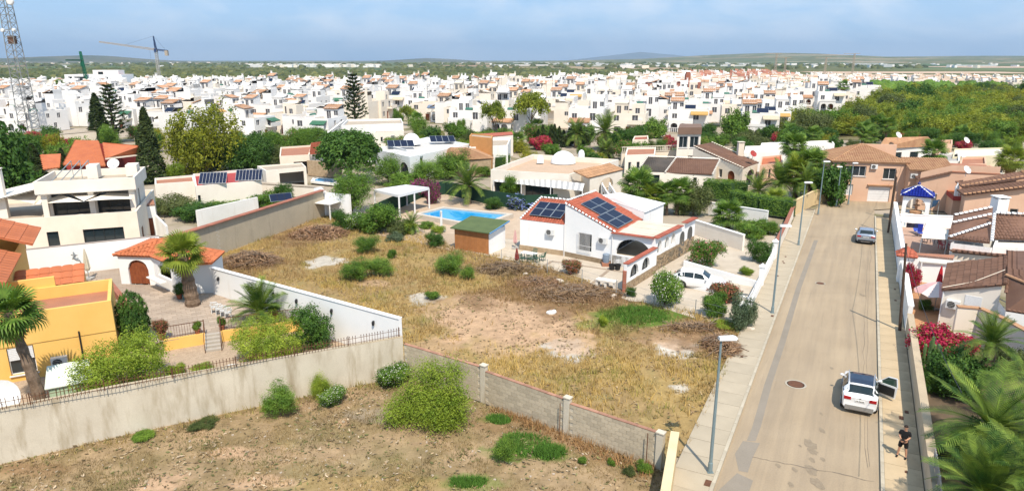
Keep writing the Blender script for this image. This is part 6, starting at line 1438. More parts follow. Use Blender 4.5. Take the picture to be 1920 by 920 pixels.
s2h.walls([(0,0),(6.6,0),(9,8),(1.2,7)], 0, {0: [(0,3.9),(6.6,5.3)], 1: 5.3, 2: 5.3, 3: 3.9}, {0: [(4.6,5.4,1.6,2.6,0,'w')]}, wm=PINKR, deck=False)
s2h.troof([(-.2,3.4,3.9),(-.3,-.4,3.9),(6.6,-.4,5.4),(6.8,3.4,5.4)], BROWNT, row=.42); s2h.troof([(.6,8,4.2),(.4,3.5,4.2),(6.9,3.5,5.8),(7.4,8,5.8)], BROWNT, row=.42)
caps(s2h.r, (-.3,-.4,4.0), (6.6,-.4,5.5), SANDT, .15, .45, gap=.7); caps(s2h.r, (.3,3.5,4.4), (6.9,3.5,6.0), SANDT, .15, .45, gap=.7); caps(s2h.r, (6.7,-.4,5.5), (7.4,8,5.9), SANDT, .2, .45, gap=.8)
s2h.troof([(6.9,-1,3.6),(13,-1,3.6),(13,5,5.5),(6.9,5,5.5)], BROWNT, row=.42); s2h.part('right_wall', MB().box(6.9,-.6,0,13,-.4,3.6), PINKR); aircon(s2h.r, 7.9, -.62, 2.3)
# ---------------------------------------------------------------- middle distance, left to right
def quick(name, label, px, zt, wm=WHITE, ops=None, par=.4, rm=ROOFB, cat='house', **k): return PB(name, label, cat, px, zt, 0, ops, wm=wm, par=par, rm=rm, **k)
quick('cream_yard_wall', 'cream yard wall by the street below the left part of the town', [(112,252),(180,246),(180,244),(112,250)], 3.0, CREAM, par=0, cat='wall')
quick('panel_fence', 'white panel fence left of the cream yard wall', [(58,243),(86,240),(86,239),(58,242)], 3.2, WHITE, par=0, cat='fence')
cp_ = quick('carport_house', 'cream flat-roofed carport with dark opening above the small blue pool', [(498,320),(574,313),(566,305),(482,311)], 3.0, PALE, {0: [(.32,.93,0,2.4,0,'o')]}, .2)
quick('long_cream_wall', 'long cream wall below the carport', [(490,344),(608,352),(608,349),(490,341)], 1.6, PALE, par=0, cat='wall')
c2_ = quick('shed_roof_house', 'cream house with open dark garage below the tall norfolk pine', [(524,293),(580,290),(585,272),(526,276)], 3.4, CREAM, {0: [(.45,.95,0,2.3,0,'o')]}, .3, TERRA)
rr = quick('red_gable_house', 'small house with red tiled roof left of the round ficus', [(582,288),(618,284),(612,268),(582,270)], 3.0, WHITE, par=0)
pxroof(rr, [(580,290,3.0),(622,285,3.0),(612,264,5.0),(584,268,5.0)], REDT, row=0)
wall_thing('stone_wall', 'tan rubble stone wall behind the small blue pool', [G(578,318,1), G(640,322,1)], 2.6, .4, STONE)
bw = quick('big_white_house', 'large white flat-roofed house behind the round ficus', [(640,235),(756,231),(752,222),(652,224)], 5.0, WHITE, {0: [(.55,.62,1.6,3.0,0,'b'),(.1,.16,1.6,3,0,'b')]}, .5)
bw2 = quick('white_annex', 'lower white annex with tiny window in front of the large white house', [(702,249),(757,246),(755,240),(702,243)], 3.6, PALE, {0: [(.55,.68,1.5,2.8,0,'k'),(.2,.28,1.5,2.6,0,'w')]}, .3)
wall_thing('white_ramp_wall', 'white sloping ramp wall left of the large white house', [G(608,258,2), G(645,238,3)], [2.5,4.6], .4, WHITE)
ph2 = quick('arched_white_house', 'white house with arched door, roof solar panels and small dome', [(702,279),(768,294),(882,270),(802,257)], 4.3, BWHITE, {0: [(.72,.96,0,3.2,1.4,'b')], 1: [(.45,.53,1.2,2.5,0,'w'),(.15,.2,.3,4,0,'o')]}, .5, M('white_roof_membrane', (.62,.60,.57), (.54,.52,.49), .5, .9))
x, y, z = rel(ph2, 772, 268, 4.3); ph2.part('dome', MB().ell((x,y,4.1), 1.7,1.7,2.0, 14, 6, 0, 0), BWHITE, True)
for px, py, k in ((728,275,4),(808,266,4)):
    p = Vector(rel(ph2, px, py, 4.3))
    for i in range(k): solar_panel(ph2.r, p+Vector((1.15*i,.12*i,0)), (1,.1,0), (-.25,.85,.45), 1.1, 2.0, 4, 6)
balustrade(ph2.r, rel(ph2,738,285,4.3), rel(ph2,763,291,4.3), 4.3, .9, .3)
parasol('large white parasol open on the patio of the arched white house', G3(696,318,.1), 3.0, 2.4, PLASTIC, AW1)
sth = quick('stone_cottage', 'stone cottage with sandy hipped roof right of the arched white house', [(848,300),(921,297),(905,283),(832,286)], 3.0, STONE, {0: [(.25,.45,1.2,2.4,0,'w')]}, 0)
ee = [rel(sth,*p) for p in ((842,301,3.0),(926,297,3.0),(906,281,3.0),(828,285,3.0))]; a1, a2 = rel(sth,846,276,4.9), rel(sth,872,277,4.9)
for f in ([ee[0],ee[1],a2,a1],[ee[1],ee[2],a2],[ee[2],ee[3],a1,a2],[ee[3],ee[0],a1]): troof(sth.r, f, SANDT, row=0)
quick('balcony_house', 'white house with orange chimney block and roof balustrade', [(880,276),(952,272),(958,258),(884,260)], 4.2, WHITE, {0: [(.1,.2,1.2,2.6,0,'w'),(.5,.62,1.2,2.6,0,'w')]}, .5)
quick('orange_roof_block', 'orange rendered stair block on the balcony house', [(880,255),(922,259),(924,254),(884,250)], 6.0, M('orange_render', (.66,.33,.12), None, 1, .9), par=.2, cat='outbuilding')
tr = quick('brown_rooftop_house', 'long low house with rusty brown roof behind the balcony house', [(898,258),(962,252),(960,247),(898,251)], 4.4, PALE, par=0, rm=REDT)
b2 = quick('brown_two_storey_house', 'narrow two-storey house with brown top floor and glazed balconies', [(1271,243),(1315,243),(1313,236),(1274,236)], 7.2, PALE, {0: [(.08,.45,4.0,6.0,0,'w'),(.55,.92,4.0,6.0,0,'w'),(.5,.9,.8,2.6,0,'w')]}, 0, BROWNT)
b2.part('top_floor', MB().prism([(x_*1, y_*1-.3) for x_, y_ in b2.P], 6.4, 7.6), M('brown_cladding', (.22,.14,.10), None, 1, .8))
hh = [('pale_terrace_house','pale house with pinkish flat roof behind the roof terrace balustrade',[(1172,291),(1228,289),(1230,276),(1176,277)],3.6,PALE,TERRA),
 ('low_red_roof_house','low house with red flat roof left of the narrow two-storey house',[(1186,262),(1216,261),(1215,254),(1190,255)],4.0,CREAM,REDT),
 ('white_block_house','low white house with blue screen right of the brown tiled house',[(1395,286),(1480,283),(1478,272),(1398,274)],3.5,WHITE,CREAM),
 ('orange_patio_house','small house with orange roof and shaded porch beside the street palms',[(1425,310),(1468,304),(1466,290),(1428,294)],3.2,PINKR,ORANGE),
 ('white_garden_house','long white wall and house between the brown roofs and the palm cluster',[(1425,276),(1565,270),(1560,263),(1428,268)],3.0,WHITE,PALE),
 ('cream_dome_house','cream flat house with dishes at the right below the pine wood',[(1786,294),(1912,290),(1908,276),(1790,279)],4.0,M('pale_yellow_render', (.74,.66,.47), None, 1, .9),PALE),
 ('green_shutter_house','pale house with olive awning and arched window behind the salmon gable',[(1738,322),(1800,322),(1800,308),(1742,308)],3.8,WHITE,M('olive_roof', (.24,.19,.08), None, 1, .9)),
 ('white_tank_house','white house with roof tanks behind the olive awning',[(1745,303),(1800,302),(1798,286),(1748,287)],4.0,WHITE,GREY),
 ('red_pent_house','salmon house with red pent roof behind the salmon gable',[(1806,325),(1862,325),(1860,310),(1808,310)],4.2,PINKR,REDT),
 ('pink_parapet_house','pinkish flat-roofed house with dish right of the white tank house',[(1800,308),(1850,307),(1848,294),(1803,295)],4.4,PINKR,TERRA),
 ('brown_flank_house','salmon house with small white window at the far right below the palm',[(1850,350),(1905,350),(1905,335),(1852,336)],3.2,PALE,BROWNT)]
for nm, lb, px, zt, wm, rm in hh: quick(nm, lb, px, zt, wm, {0: [(.12,.22,1.0,2.4,0,'w'),(.4,.5,1.0,2.4,0,'b'),(.7,.8,1.0,2.4,0,'w')]}, .3, rm)
oh2 = quick('orange_hip_house', 'house with long sandy orange tiled roof beside the pine wood', [(1650,277),(1755,273),(1752,262),(1655,265)], 3.4, WHITE, {0: [(.2,.4,.6,2.4,0,'g'),(.55,.7,.6,2.4,0,'g')]}, 0)
pxroof(oh2, [(1646,279,3.3),(1757,274,3.3),(1740,256,5.2),(1660,258,5.2)], SANDT, row=0, col=.4)
quick('salmon_tower_house', 'square salmon block right of the sandy orange roof', [(1752,272),(1786,270),(1786,262),(1754,263)], 5.4, PINKR, {}, .2, SANDT)
for lb, px, py, z, r in (('white dish on the brown tiled house roofs', 1411,292,4.2,.55), ('red satellite dish on the chimney of the brown roof house',1411,298,4.2,.55), ('white dome-shaped dish on the salmon gable roof',1810,331,6.1,.5), ('dish on the pinkish parapet house',1802,300,5,.5), ('dish above the orange tiled roof by the pines',1683,262,5,.6), ('large dish on the cream house at right',1810,272,4.3,.6)):
    dish(lb, G3(px, py, z), r, R(20), 35, m=REDR if 'red sat' in lb else None)
# small blue pool and furniture of the neighbouring garden
p2 = [G(*p, .3) for p in ((586,341),(632,346),(625,337),(590,335))]; np_ = thing('swimming_pool', 'small turquoise pool partly hidden by shrubs left of the round ficus', 'swimming pool', (*p2[0], 0)); q2 = [(x-p2[0][0], y-p2[0][1]) for x, y in p2]
MB().poly([(*p, .3) for p in q2]).build('water', WATER, np_)
k = MB()
for i in range(4): k.bar((*q2[i],.3),(*q2[(i+1) % 4],.3),.6,.3)
k.build('coping', WHITE, np_)
for i in range(3): x, y = G(688+i*6, 331, .1); chair('white plastic chair on the patio beside the round ficus, '+['left','middle','right'][i]+' one', x, y, .1, .5*i, PLASTIC, 'white chairs on the patio by the ficus')
# ================================================================ THE WHITE TOWN
rt = random.Random(21)
FEAT = ['tiled tower', 'arched porch', 'two towers', 'solar panel', 'roof pergola', 'stepped parapet']
NARROW = M('dark_window_recess', (.11,.11,.12), (.07,.07,.08), 1, .4)
TW1 = M('town_white', (.84,.82,.79), (.78,.76,.73), .4, .9, rvar=.10, grain=.05)
TW2 = M('town_cream', (.82,.74,.63), (.76,.68,.57), .4, .9, rvar=.12, grain=.05)
TW3 = M('town_pale_peach', (.78,.62,.48), (.72,.56,.42), .4, .9, rvar=.12, grain=.05)
TROOF = M('town_clay_roof', (.56,.33,.20), (.46,.25,.14), .8, .85, rvar=.3, grain=.2)
protos = []
def town_proto(k):
    wm = [TW1, TW1, TW2, TW1, TW1, TW1, TW2, TW1][k % 8]; f = k % 6; q = random.Random(100+k)
    w = q.uniform(7.2, 9.2); d = q.uniform(8, 10); z = q.choice([5.4, 5.7, 6.0])
    h = H('townhouse', 'x', 'townhouse', (0,0,0)); p = h.r; W = FRAMEW
    fo = [(.10*w, .10*w+1.1, 3.5, 4.8, 0, 'b'), (.62*w, .62*w+1.2, 3.2, 4.9, 0, 'b'), (.12*w, .12*w+1.3, .8, 2.1, 0, 'b'), (.45*w, .45*w+1.0, 0, 2.1, 0, 'd')]
    so = [(d*.3, d*.3+.9, 3.6, 4.7, 0, 'b'), (d*.65, d*.65+.9, 3.4, 4.7, 0, 'b'), (d*.5, d*.5+.9, 1, 2.2, 0, 'b')]
    def w2(poly, z0, z1, ops, par, name, rm=ROOFB):
        mb = MB(); n = len(poly)
        for i in range(n): panel(mb, poly[i], poly[(i+1) % n], z0, z1, ops.get(i, ()), .15)
        if par:
            qn = inset(poly, .18)
            for i in range(n):
                a, b, c, e = poly[i], poly[(i+1) % n], qn[(i+1) % n], qn[i]
                mb.add([(*a,z1),(*b,z1),(*c,z1),(*e,z1)], [(0,1,2,3)]); mb.add([(*e,z1),(*c,z1),(*c,z1-par),(*e,z1-par)], [(0,1,2,3)])
        mb.build(name, wm, p); MB().poly([(*v, z1-par-.01) for v in poly]).build('roof', rm, p)
        for i, l in ops.items():
            for op in l:
                pm = MB(); a, b = poly[i], poly[(i+1) % n]; fill(pm, a, b, op, .13); o = pm.build('window' if op[5] != 'd' else 'door', NARROW if op[5] != 'd' else WOOD, p)
                if op[5] != 'd':
                    fm = MB(); L = math.dist(a, b); ux, uy = (b[0]-a[0])/L, (b[1]-a[1])/L; u = (op[0]+op[1])/2
                    fm.bar((a[0]+ux*u-uy*-.0-uy*-.10*-1, a[1]+uy*u+ux*.10, op[2]), (a[0]+ux*u-uy*.10, a[1]+uy*u+ux*.10, op[3]), .07).build('frame', W, o)
    w2([(0,0),(w,0),(w,d),(0,d)], 0, z, {0: fo, 1: so, 3: so}, .65, 'wall')
    tx = q.choice([.3, w-3.3]); tw, td, th = 2.9, 3.2, z+2.2; ty = d-td-.3 if f != 1 else d*.4
    w2([(tx,ty),(tx+tw,ty),(tx+tw,ty+td),(tx,ty+td)], z-.7, th, {0: [(.5,1.4,z-.6,z+1.4,0,'b'),(2.1,2.9,z+.3,z+1.4,0,'b')]}, .0, 'stair_tower')
    if k % 3 == 0 or k == 4: troof(p, [(tx-.15,ty-.35,th-.25),(tx+tw+.15,ty-.35,th-.25),(tx+tw+.15,ty+td*.75,th+.62),(tx-.15,ty+td*.75,th+.62)], TROOF, row=0, col=.5, h=.09, name='tiled_roof')
    MB().prism([(tx,ty+td*.72),(tx+tw,ty+td*.72),(tx+tw,ty+td),(tx,ty+td)], th-.02, th+.75).build('tower_parapet', wm, p)
    MB().prism([(tx,ty),(tx+tw,ty),(tx+tw,ty+td),(tx,ty+td)], th-.45, [th-.3,th-.3,th+.58,th+.58]).build('gable_wall', wm, p)
    MB().obox(tx+(0.35 if k % 2 else tw-.35), ty+td-.4, z, .55, .55, 3.6).obox(tx+(0.35 if k % 2 else tw-.35), ty+td-.4, z+3.75, .7, .7, .12).build('chimney', wm, p)
    if f == 2: w2([(w-3.0 if tx < 1 else .2, 1.0),(w-.4 if tx < 1 else 2.8, 1.0),(w-.4 if tx < 1 else 2.8, 4),(w-3.0 if tx < 1 else .2, 4)], z-.7, z+2.2, {0: [(.7,1.6,z-.5,z+1.2,0,'b')]}, .3, 'roof_room')
    if f in (1, 3, 5): # porch with arch and tiled canopy
        mb = MB(); x0, x1 = .4, w*.62; panel(mb, (x0,-2.4), (x1,-2.4), 0, 3.0, [(.4,1.9,0,2.4,.7,'o'),(2.3,min(3.9, x1-x0-.3),0.6,2.4,.7,'o')], .2); panel(mb, (x1,-2.4), (x1,0), 0, 3.0, [(.4,1.9,.5,2.4,.7,'o')], .2); panel(mb, (x0,0), (x0,-2.4), 0, 3.0, [], .2); mb.build('porch', wm, p)
        if f == 1: troof(p, [(x0-.2,-2.7,2.9),(x1+.2,-2.7,2.9),(x1+.2,0,3.7),(x0-.2,0,3.7)], TROOF, row=0, col=.5, h=.09, name='porch_roof')
        else: MB().box(x0,-2.4,2.9,x1,0,3.0).build('porch_roof', CREAM, p); MB().box(x0,-2.4,3.01,x1,-2.25,3.7).build('parapet', wm, p)
    else:
        MB().box(w*.5,-1.5,2.75,w*.96,0,2.9).box(w*.5,-1.5,2.9,w*.96,-1.38,3.8).build('balcony', wm, p)
        if k % 2: troof(p, [(w*.02,-.8,2.6),(w*.42,-.8,2.6),(w*.42,0,3.0),(w*.02,0,3.0)], TROOF, row=0, col=.5, h=.09, name='canopy')
    if k % 2 == 0: MB().tube([(w*.72,d*.8,z),(w*.72,d*.8,z+2.9)], .035, 5).bar((w*.72-.5,d*.8,z+2.8),(w*.72+.5,d*.8,z+2.8),.04).bar((w*.72-.3,d*.8,z+2.5),(w*.72+.3,d*.8,z+2.5),.04).build('aerial', METAL, p)
    if k % 3 == 0: MB().add([(w*.55,-.02,z-.5),(w*.97,-.02,z-.5),(w*.97,-1.5,z-1.2),(w*.55,-1.5,z-1.2),(w*.55,-1.5,z-1.4),(w*.97,-1.5,z-1.4)], [(0,3,2,1),(3,4,5,2)]).build('awning', [mono('green_awning', (.05,.16,.09)), mono('ochre_awning', (.55,.33,.10)), mono('blue_grey_awning', (.16,.22,.32)), mono('beige_awning', (.6,.5,.36))][(k//3) % 4], p)
    if k % 4 == 1: MB().tube([(w*.3,d*.5,z-.1),(w*.3+1.6,d*.5,z-.1)], .5, 8).build('water_tank', [GALV, mono('green_tank', (.05,.18,.13))][k % 2], p)
    if k % 4 == 2: MB().obox(w*.85,-.22,z-2.0,.9,.4,.65).build('air_conditioner', PLASTIC, p)
    if k % 4 == 3:
        mb = MB(); 
        for i in range(9): mb.box(.2+i*.42,-2.55,0,.32+i*.42,-2.45,1.1)
        mb.box(.1,-2.6,1.1,4.1,-2.4,1.2); stuff(mb.build('balusters', wm, p))
    if f == 3: solar_panel(p, (w*.4, 1.5, z+.1), (1,0,0), (0,.8,.6), 2.4, 1.6, 4, 2)
    if f == 4: MB().box(.3,.5,z+1.6,w*.5,3.5,z+1.7).bar((.4,.6,z-.6),(.4,.6,z+1.6),.1).bar((w*.5-.1,.6,z-.6),(w*.5-.1,.6,z+1.6),.1).build('pergola', q.choice([WHITE, METAL, WOOD]), p)
    if f == 5: MB().box(.002,.002,z,1.4,.18,z+.6).build('stepped_parapet', wm, p); MB().box(w-1.4,.002,z,w-.002,.18,z+.6).build('stepped_parapet', wm, p)
    protos.append((h.r, wm, f, w, d, z, tx, ty)); return h.r
for k in range(12): town_proto(k)
TOWN = [G(*p) for p in ((-160,250),(180,248),(250,262),(330,266),(470,270),(600,262),(640,226),(760,224),(830,252),(950,250),(1050,250),(1160,258),(1265,244),(1330,246),(1400,262),(1470,256),(1480,213),(1560,212),(1620,196),(1580,178),(1650,165),(1990,166),(1990,157),(1560,150),(1420,143),(1250,147),(1120,155),(1000,164),(850,170),(700,169),(480,167),(300,167),(100,169),(-160,174))]
tp_arr = TOWN; ROT = R(-14); ca, sa = math.cos(ROT), math.sin(ROT); spots = []
for row in range(0, 64):
    v = 120+row*15.5
    for col in range(-75, 95):
        if col % 7 == 3: continue
        u = col*10.9+rt.uniform(-.7,.7)+(row % 3)*3; vv = v+rt.uniform(-1.8,1.8); x, y = u*ca-vv*sa, u*sa+vv*ca
        if y < 120 or y > 1050: continue
        if not inpoly(np.array([x]), np.array([y]), tp_arr)[0]: continue
        px = 960+1280*x/(y*_c+CAM_H*_s)
        if px < -60 or px > 1990: continue
        if 50 < x < 140 and 325 < y < 400: continue
        if y > 480 and (px < 1180 and rt.random() < .25): continue
        spots.append((math.hypot(x, y), x, y, row, px))
spots.sort(); near, far = spots[:290], spots[290:]
rows_ = {}
for s_ in near: rows_.setdefault(s_[3], []).append(s_)
def ordn(n): return '%d%s' % (n, 'th' if 10 < n % 100 < 20 else {1:'st',2:'nd',3:'rd'}.get(n % 10, 'th'))
first = set(); keys = sorted(rows_); used = [0]*12
for ri, rk_ in enumerate(keys):
    for ci, (dd, x, y, row, px) in enumerate(sorted(rows_[rk_], key=lambda s: s[4])):
        k = rt.randrange(12); pr_, wm, f = protos[k][:3]; cn_ = 'white' if wm is TW1 else 'cream' if wm is TW2 else 'peach'
        lab = '%s townhouse with %s, %s from left in %s town row' % (cn_, FEAT[f], ordn(ci+1), ordn(ri+1))
        rz = ROT+rt.choice([0,0,0,R(-90),R(90)])+rt.uniform(-.04,.04); hz = min(.32, max(0, (y-230)/600)); s3 = (rt.uniform(1.1,1.3), rt.uniform(1.05,1.25), rt.uniform(.92,1.2)+hz)
        if k not in first:
            first.add(k); pr_.location = (x, y, 0); pr_.rotation_euler = (0,0,rz); pr_['label'] = lab; pr_['group'] = 'townhouses of the white town'; pr_.scale = s3
        else: copytree(pr_, (x, y, 0), rz, lab, 'townhouses of the white town', sc=s3)
for k in range(12):
    if k not in first:
        def kill(o):
            for c in list(o.children): kill(c)
            bpy.data.objects.remove(o)
        kill(protos[k][0])
# the farthest houses, past the limit: one mass
fm_ = MB(); PINK = M('far_reddish_wall', (.55,.25,.18), (.48,.2,.14), .4, .9)
for (dd, x, y, row, px) in far:
    rz = ROT+rt.choice([0,0,0,R(90)]); c, s2 = math.cos(rz), math.sin(rz); w = rt.uniform(7,9.2); d = rt.uniform(8,10); z = rt.uniform(4.6,6.4) if px < 1450 else rt.uniform(3.0,5)
    wmi = rt.choice([0,0,0,0,1,1]) if px < 1300 else rt.choice([0,0,1,1,1,3]); T = lambda a, b: (x+a*c-b*s2, y+a*s2+b*c)
    if (1300 < px < 1480 and y > 560): wmi = rt.choice([4,4,0])
    rect = lambda a0, b0, a1, b1: [T(a0,b0),T(a1,b0),T(a1,b1),T(a0,b1)]
    fm_.prism(rect(0,0,w,d), 0, z, wmi, 6, bottom=False); fm_.prism(rect(.25,.25,w-.25,d-.25), z-.02, z+.02, 6, bottom=False)
    tx = rt.choice([.3, w-3.8]); fm_.prism(rect(tx,d-4,tx+3.5,d-.2), z, [z+1.7,z+1.7,z+2.7,z+2.7], wmi, bottom=False)
    if rt.random() < (.35 if px < 1000 else .5): fm_.add([(*T(tx-.1,d-3.6),z+1.75),(*T(tx+3.6,d-3.6),z+1.75),(*T(tx+3.6,d-1.4),z+2.55),(*T(tx-.1,d-1.4),z+2.55)], [(0,1,2,3)], 2); fm_.prism(rect(tx,d-1.4,tx+3.5,d-.2), z+2, z+2.9, wmi, bottom=False)
    fm_.obox(*T(tx+.4,d-.7), z, .6, .6, 3.4, rz, wmi)
    if rt.random() < .25: fm_.add([(*T(.2,-2.2),2.6),(*T(w*.6,-2.2),2.6),(*T(w*.6,0),3.3),(*T(.2,0),3.3)], [(0,1,2,3)], 2)
    for a, zz in ((w*.15,3.3),(w*.6,3.1),(w*.15,.8),(w*.62,.6)):
        if zz+1.2 < z: fm_.obox(*T(a+.5,-.01), zz, 1.1, .06, 1.2, rz, 5)
    fm_.obox(*T(w+.0,d*.4), 3.0 if z > 4.5 else 1.2, .06, .9, 1.1, rz, 5)
o = fm_.build('far_townhouses', [TW1, TW2, TROOF, TW3, PINK, NARROW, ROOFB]); stuff(o)
# larger single buildings in and behind the town
mb_ = PB('modern_white_block', 'white modern block with dark glass at the back left of the town', 'building', None, 10.5, world=[(-275,432),(-240,432),(-240,446),(-275,446)], ops={0: [(.06,.36,6.6,9.2,0,'g'),(.70,.76,5,9,0,'b')]}, wm=BWHITE, par=.6)
PB('modern_white_wing', 'white upper wing of the modern block at the back of the town', 'building', None, 13, world=[(-262,440),(-246,440),(-246,447),(-262,447)], ops={0: [(.2,.4,10,12,0,'b')]}, wm=BWHITE, par=.5)
ml = PB('brick_market_hall', 'long low reddish brick hall with dark entrance in the right of the town', 'hall', None, 7.2, world=[(66,372),(121,366),(123,386),(68,392)], ops={0: [(.45,.7,.3,3.6,0,'g'),(.78,.84,.5,3,0,'w')]}, wm=M('reddish_brick', (.36,.15,.10), (.30,.12,.08), .8, .9), par=.5, rm=REDT)
ml.part('brick_tower', MB().obox(30,12,6,9,8,1.6).obox(30,12,7.6,2.6,2.6,4.2).obox(30,12,11.8,2.0,2.0,1.0), M('reddish_brick', (.36,.15,.10)))
# ---------------------------------------------------------------- masts and cranes
def lattice(mb, p, q, w0, w1, n, r=.06, r2=None):
    p, q = Vector(p), Vector(q); d = (q-p).normalized(); A = d.cross(Vector((0,1,0)) if abs(d.y) < .9 else Vector((1,0,0))).normalized(); B = A.cross(d); r2 = r2 or r*.6
    K = [(-1,-1),(1,-1),(1,1),(-1,1)]; P = lambda i, k: p.lerp(q, i/n)+(A*K[k % 4][0]+B*K[k % 4][1])*(w0+(w1-w0)*i/n)/2
    for k in range(4):
        mb.bar(P(0,k), P(n,k), r*2)
        for i in range(n):
            mb.bar(P(i,k), P(i+1,k+1) if i % 2 else P(i+1,k+1), r2*2); mb.bar(P(i+1,k), P(i+1,k+1), r2*2)
tw = thing('lattice_tower', 'tall grey lattice telecom mast with white drum antennas at the left edge', 'radio mast', (*G(58,252), 0), 0)
m_ = MB(); lattice(m_, (0,0,0), (-.6,0,46), 3.4, 1.5, 26, .075, .045); m_.build('mast', M('mast_steel', (.27,.28,.28), (.22,.23,.23), .5, .6), tw)
for i, (x, y, z, r) in enumerate(((-1.8,-.9,33.4,.8),(1.7,-.9,33.2,.85),(-1.5,-.9,26.3,.45),(1.3,-.9,26.4,.4),(-.4,-1.4,8.5,.9),(1.6,-.9,36.6,.6),(-2,-.9,36.2,.5))):
    a = MB(); a.tube([(0,0,0),(0,-.5,0),(0,-.62,0)], [r,r,r*.8], 14); a.bar((0,0,0),(-x*.7,.8,0),.1); a.build('drum_antenna', PLASTIC, tw, loc=(x, y, z))
MB().box(-.9,-.9,23.0,.5,.5,25.0).build('nest_box', M('rusty_brown', (.16,.09,.06), None, 1, .9), tw)
cr = thing('tower_crane', 'tower crane with grey mast, pale jib and blue cab behind the town', 'tower crane', (-301,600,0), 0)
YL = M('crane_pale_paint', (.50,.40,.30), (.42,.36,.30), .3, .6); BL = mono('crane_blue', (.03,.06,.16))
m_ = MB(); lattice(m_, (0,0,0), (0,0,27.5), 1.8, 1.8, 16, .14, .08); m_.build('mast', M('crane_mast_grey', (.55,.52,.48), None, .5, .6), cr)
m_ = MB(); lattice(m_, (0,0,27.5), (-45,-3,33.8), 1.5, .9, 30, .13, .07); m_.build('jib', YL, cr)
m_ = MB(); lattice(m_, (0,0,27.5), (9.5,1,26.5), 1.3, 1.1, 7, .16, .09); m_.build('counter_jib', BL, cr)
MB().box(7.4,-.8,22.6,9.8,1.6,26.8).build('counterweight', YL, cr); MB().box(-.9,-1.6,25.6,.9,.6,28.2).build('cab', BL, cr)
m_ = MB(); lattice(m_, (0,0,27.5), (-.6,0,38.5), 1.3, .4, 6, .14, .09); m_.build('apex', BL, cr)
MB().bar((-.6,0,38.5),(-24,-1.6,31.6),.09).bar((-.6,0,38.5),(8,1,27),.09).bar((-5,-.3,28),(-5,-.3,20),.07).build('tie_rod', METAL, cr)
gc = thing('green_crane', 'small green self-erecting crane above the white modern block', 'crane', (-259,428,0), 0); GC = mono('crane_green', (.01,.16,.08))
m_ = MB(); lattice(m_, (0,0,0), (-1.5,0,24), 1.6, .8, 14, .14, .08); m_.build('mast', GC, gc)
m_ = MB(); lattice(m_, (-1.5,0,19), (3,-22,19), .8, .5, 12, .10, .06); m_.build('jib', GC, gc); MB().box(-2.2,-.6,15.5,-.6,.6,18).build('cab', GC, gc)
for i, (px, py, h_) in enumerate(((1452,145,26),(1470,145,22),(1545,146,22),(1597,146,26))):
    x, y = G(px, 146); t = thing('distant_crane', ['leftmost thin pylon on the plain right of centre','second thin pylon from left on the plain','third thin pylon on the plain','tall thin tower crane farthest right on the plain'][i], 'pylon', (x, y, 0)); m_ = MB(); lattice(m_, (0,0,0), (0,0,h_), 2.0, 1.2, 8, .10, .07); m_.build('mast', YL, t); MB().bar((-12,0,h_),(6,0,h_),.4).build('arm', YL, t)
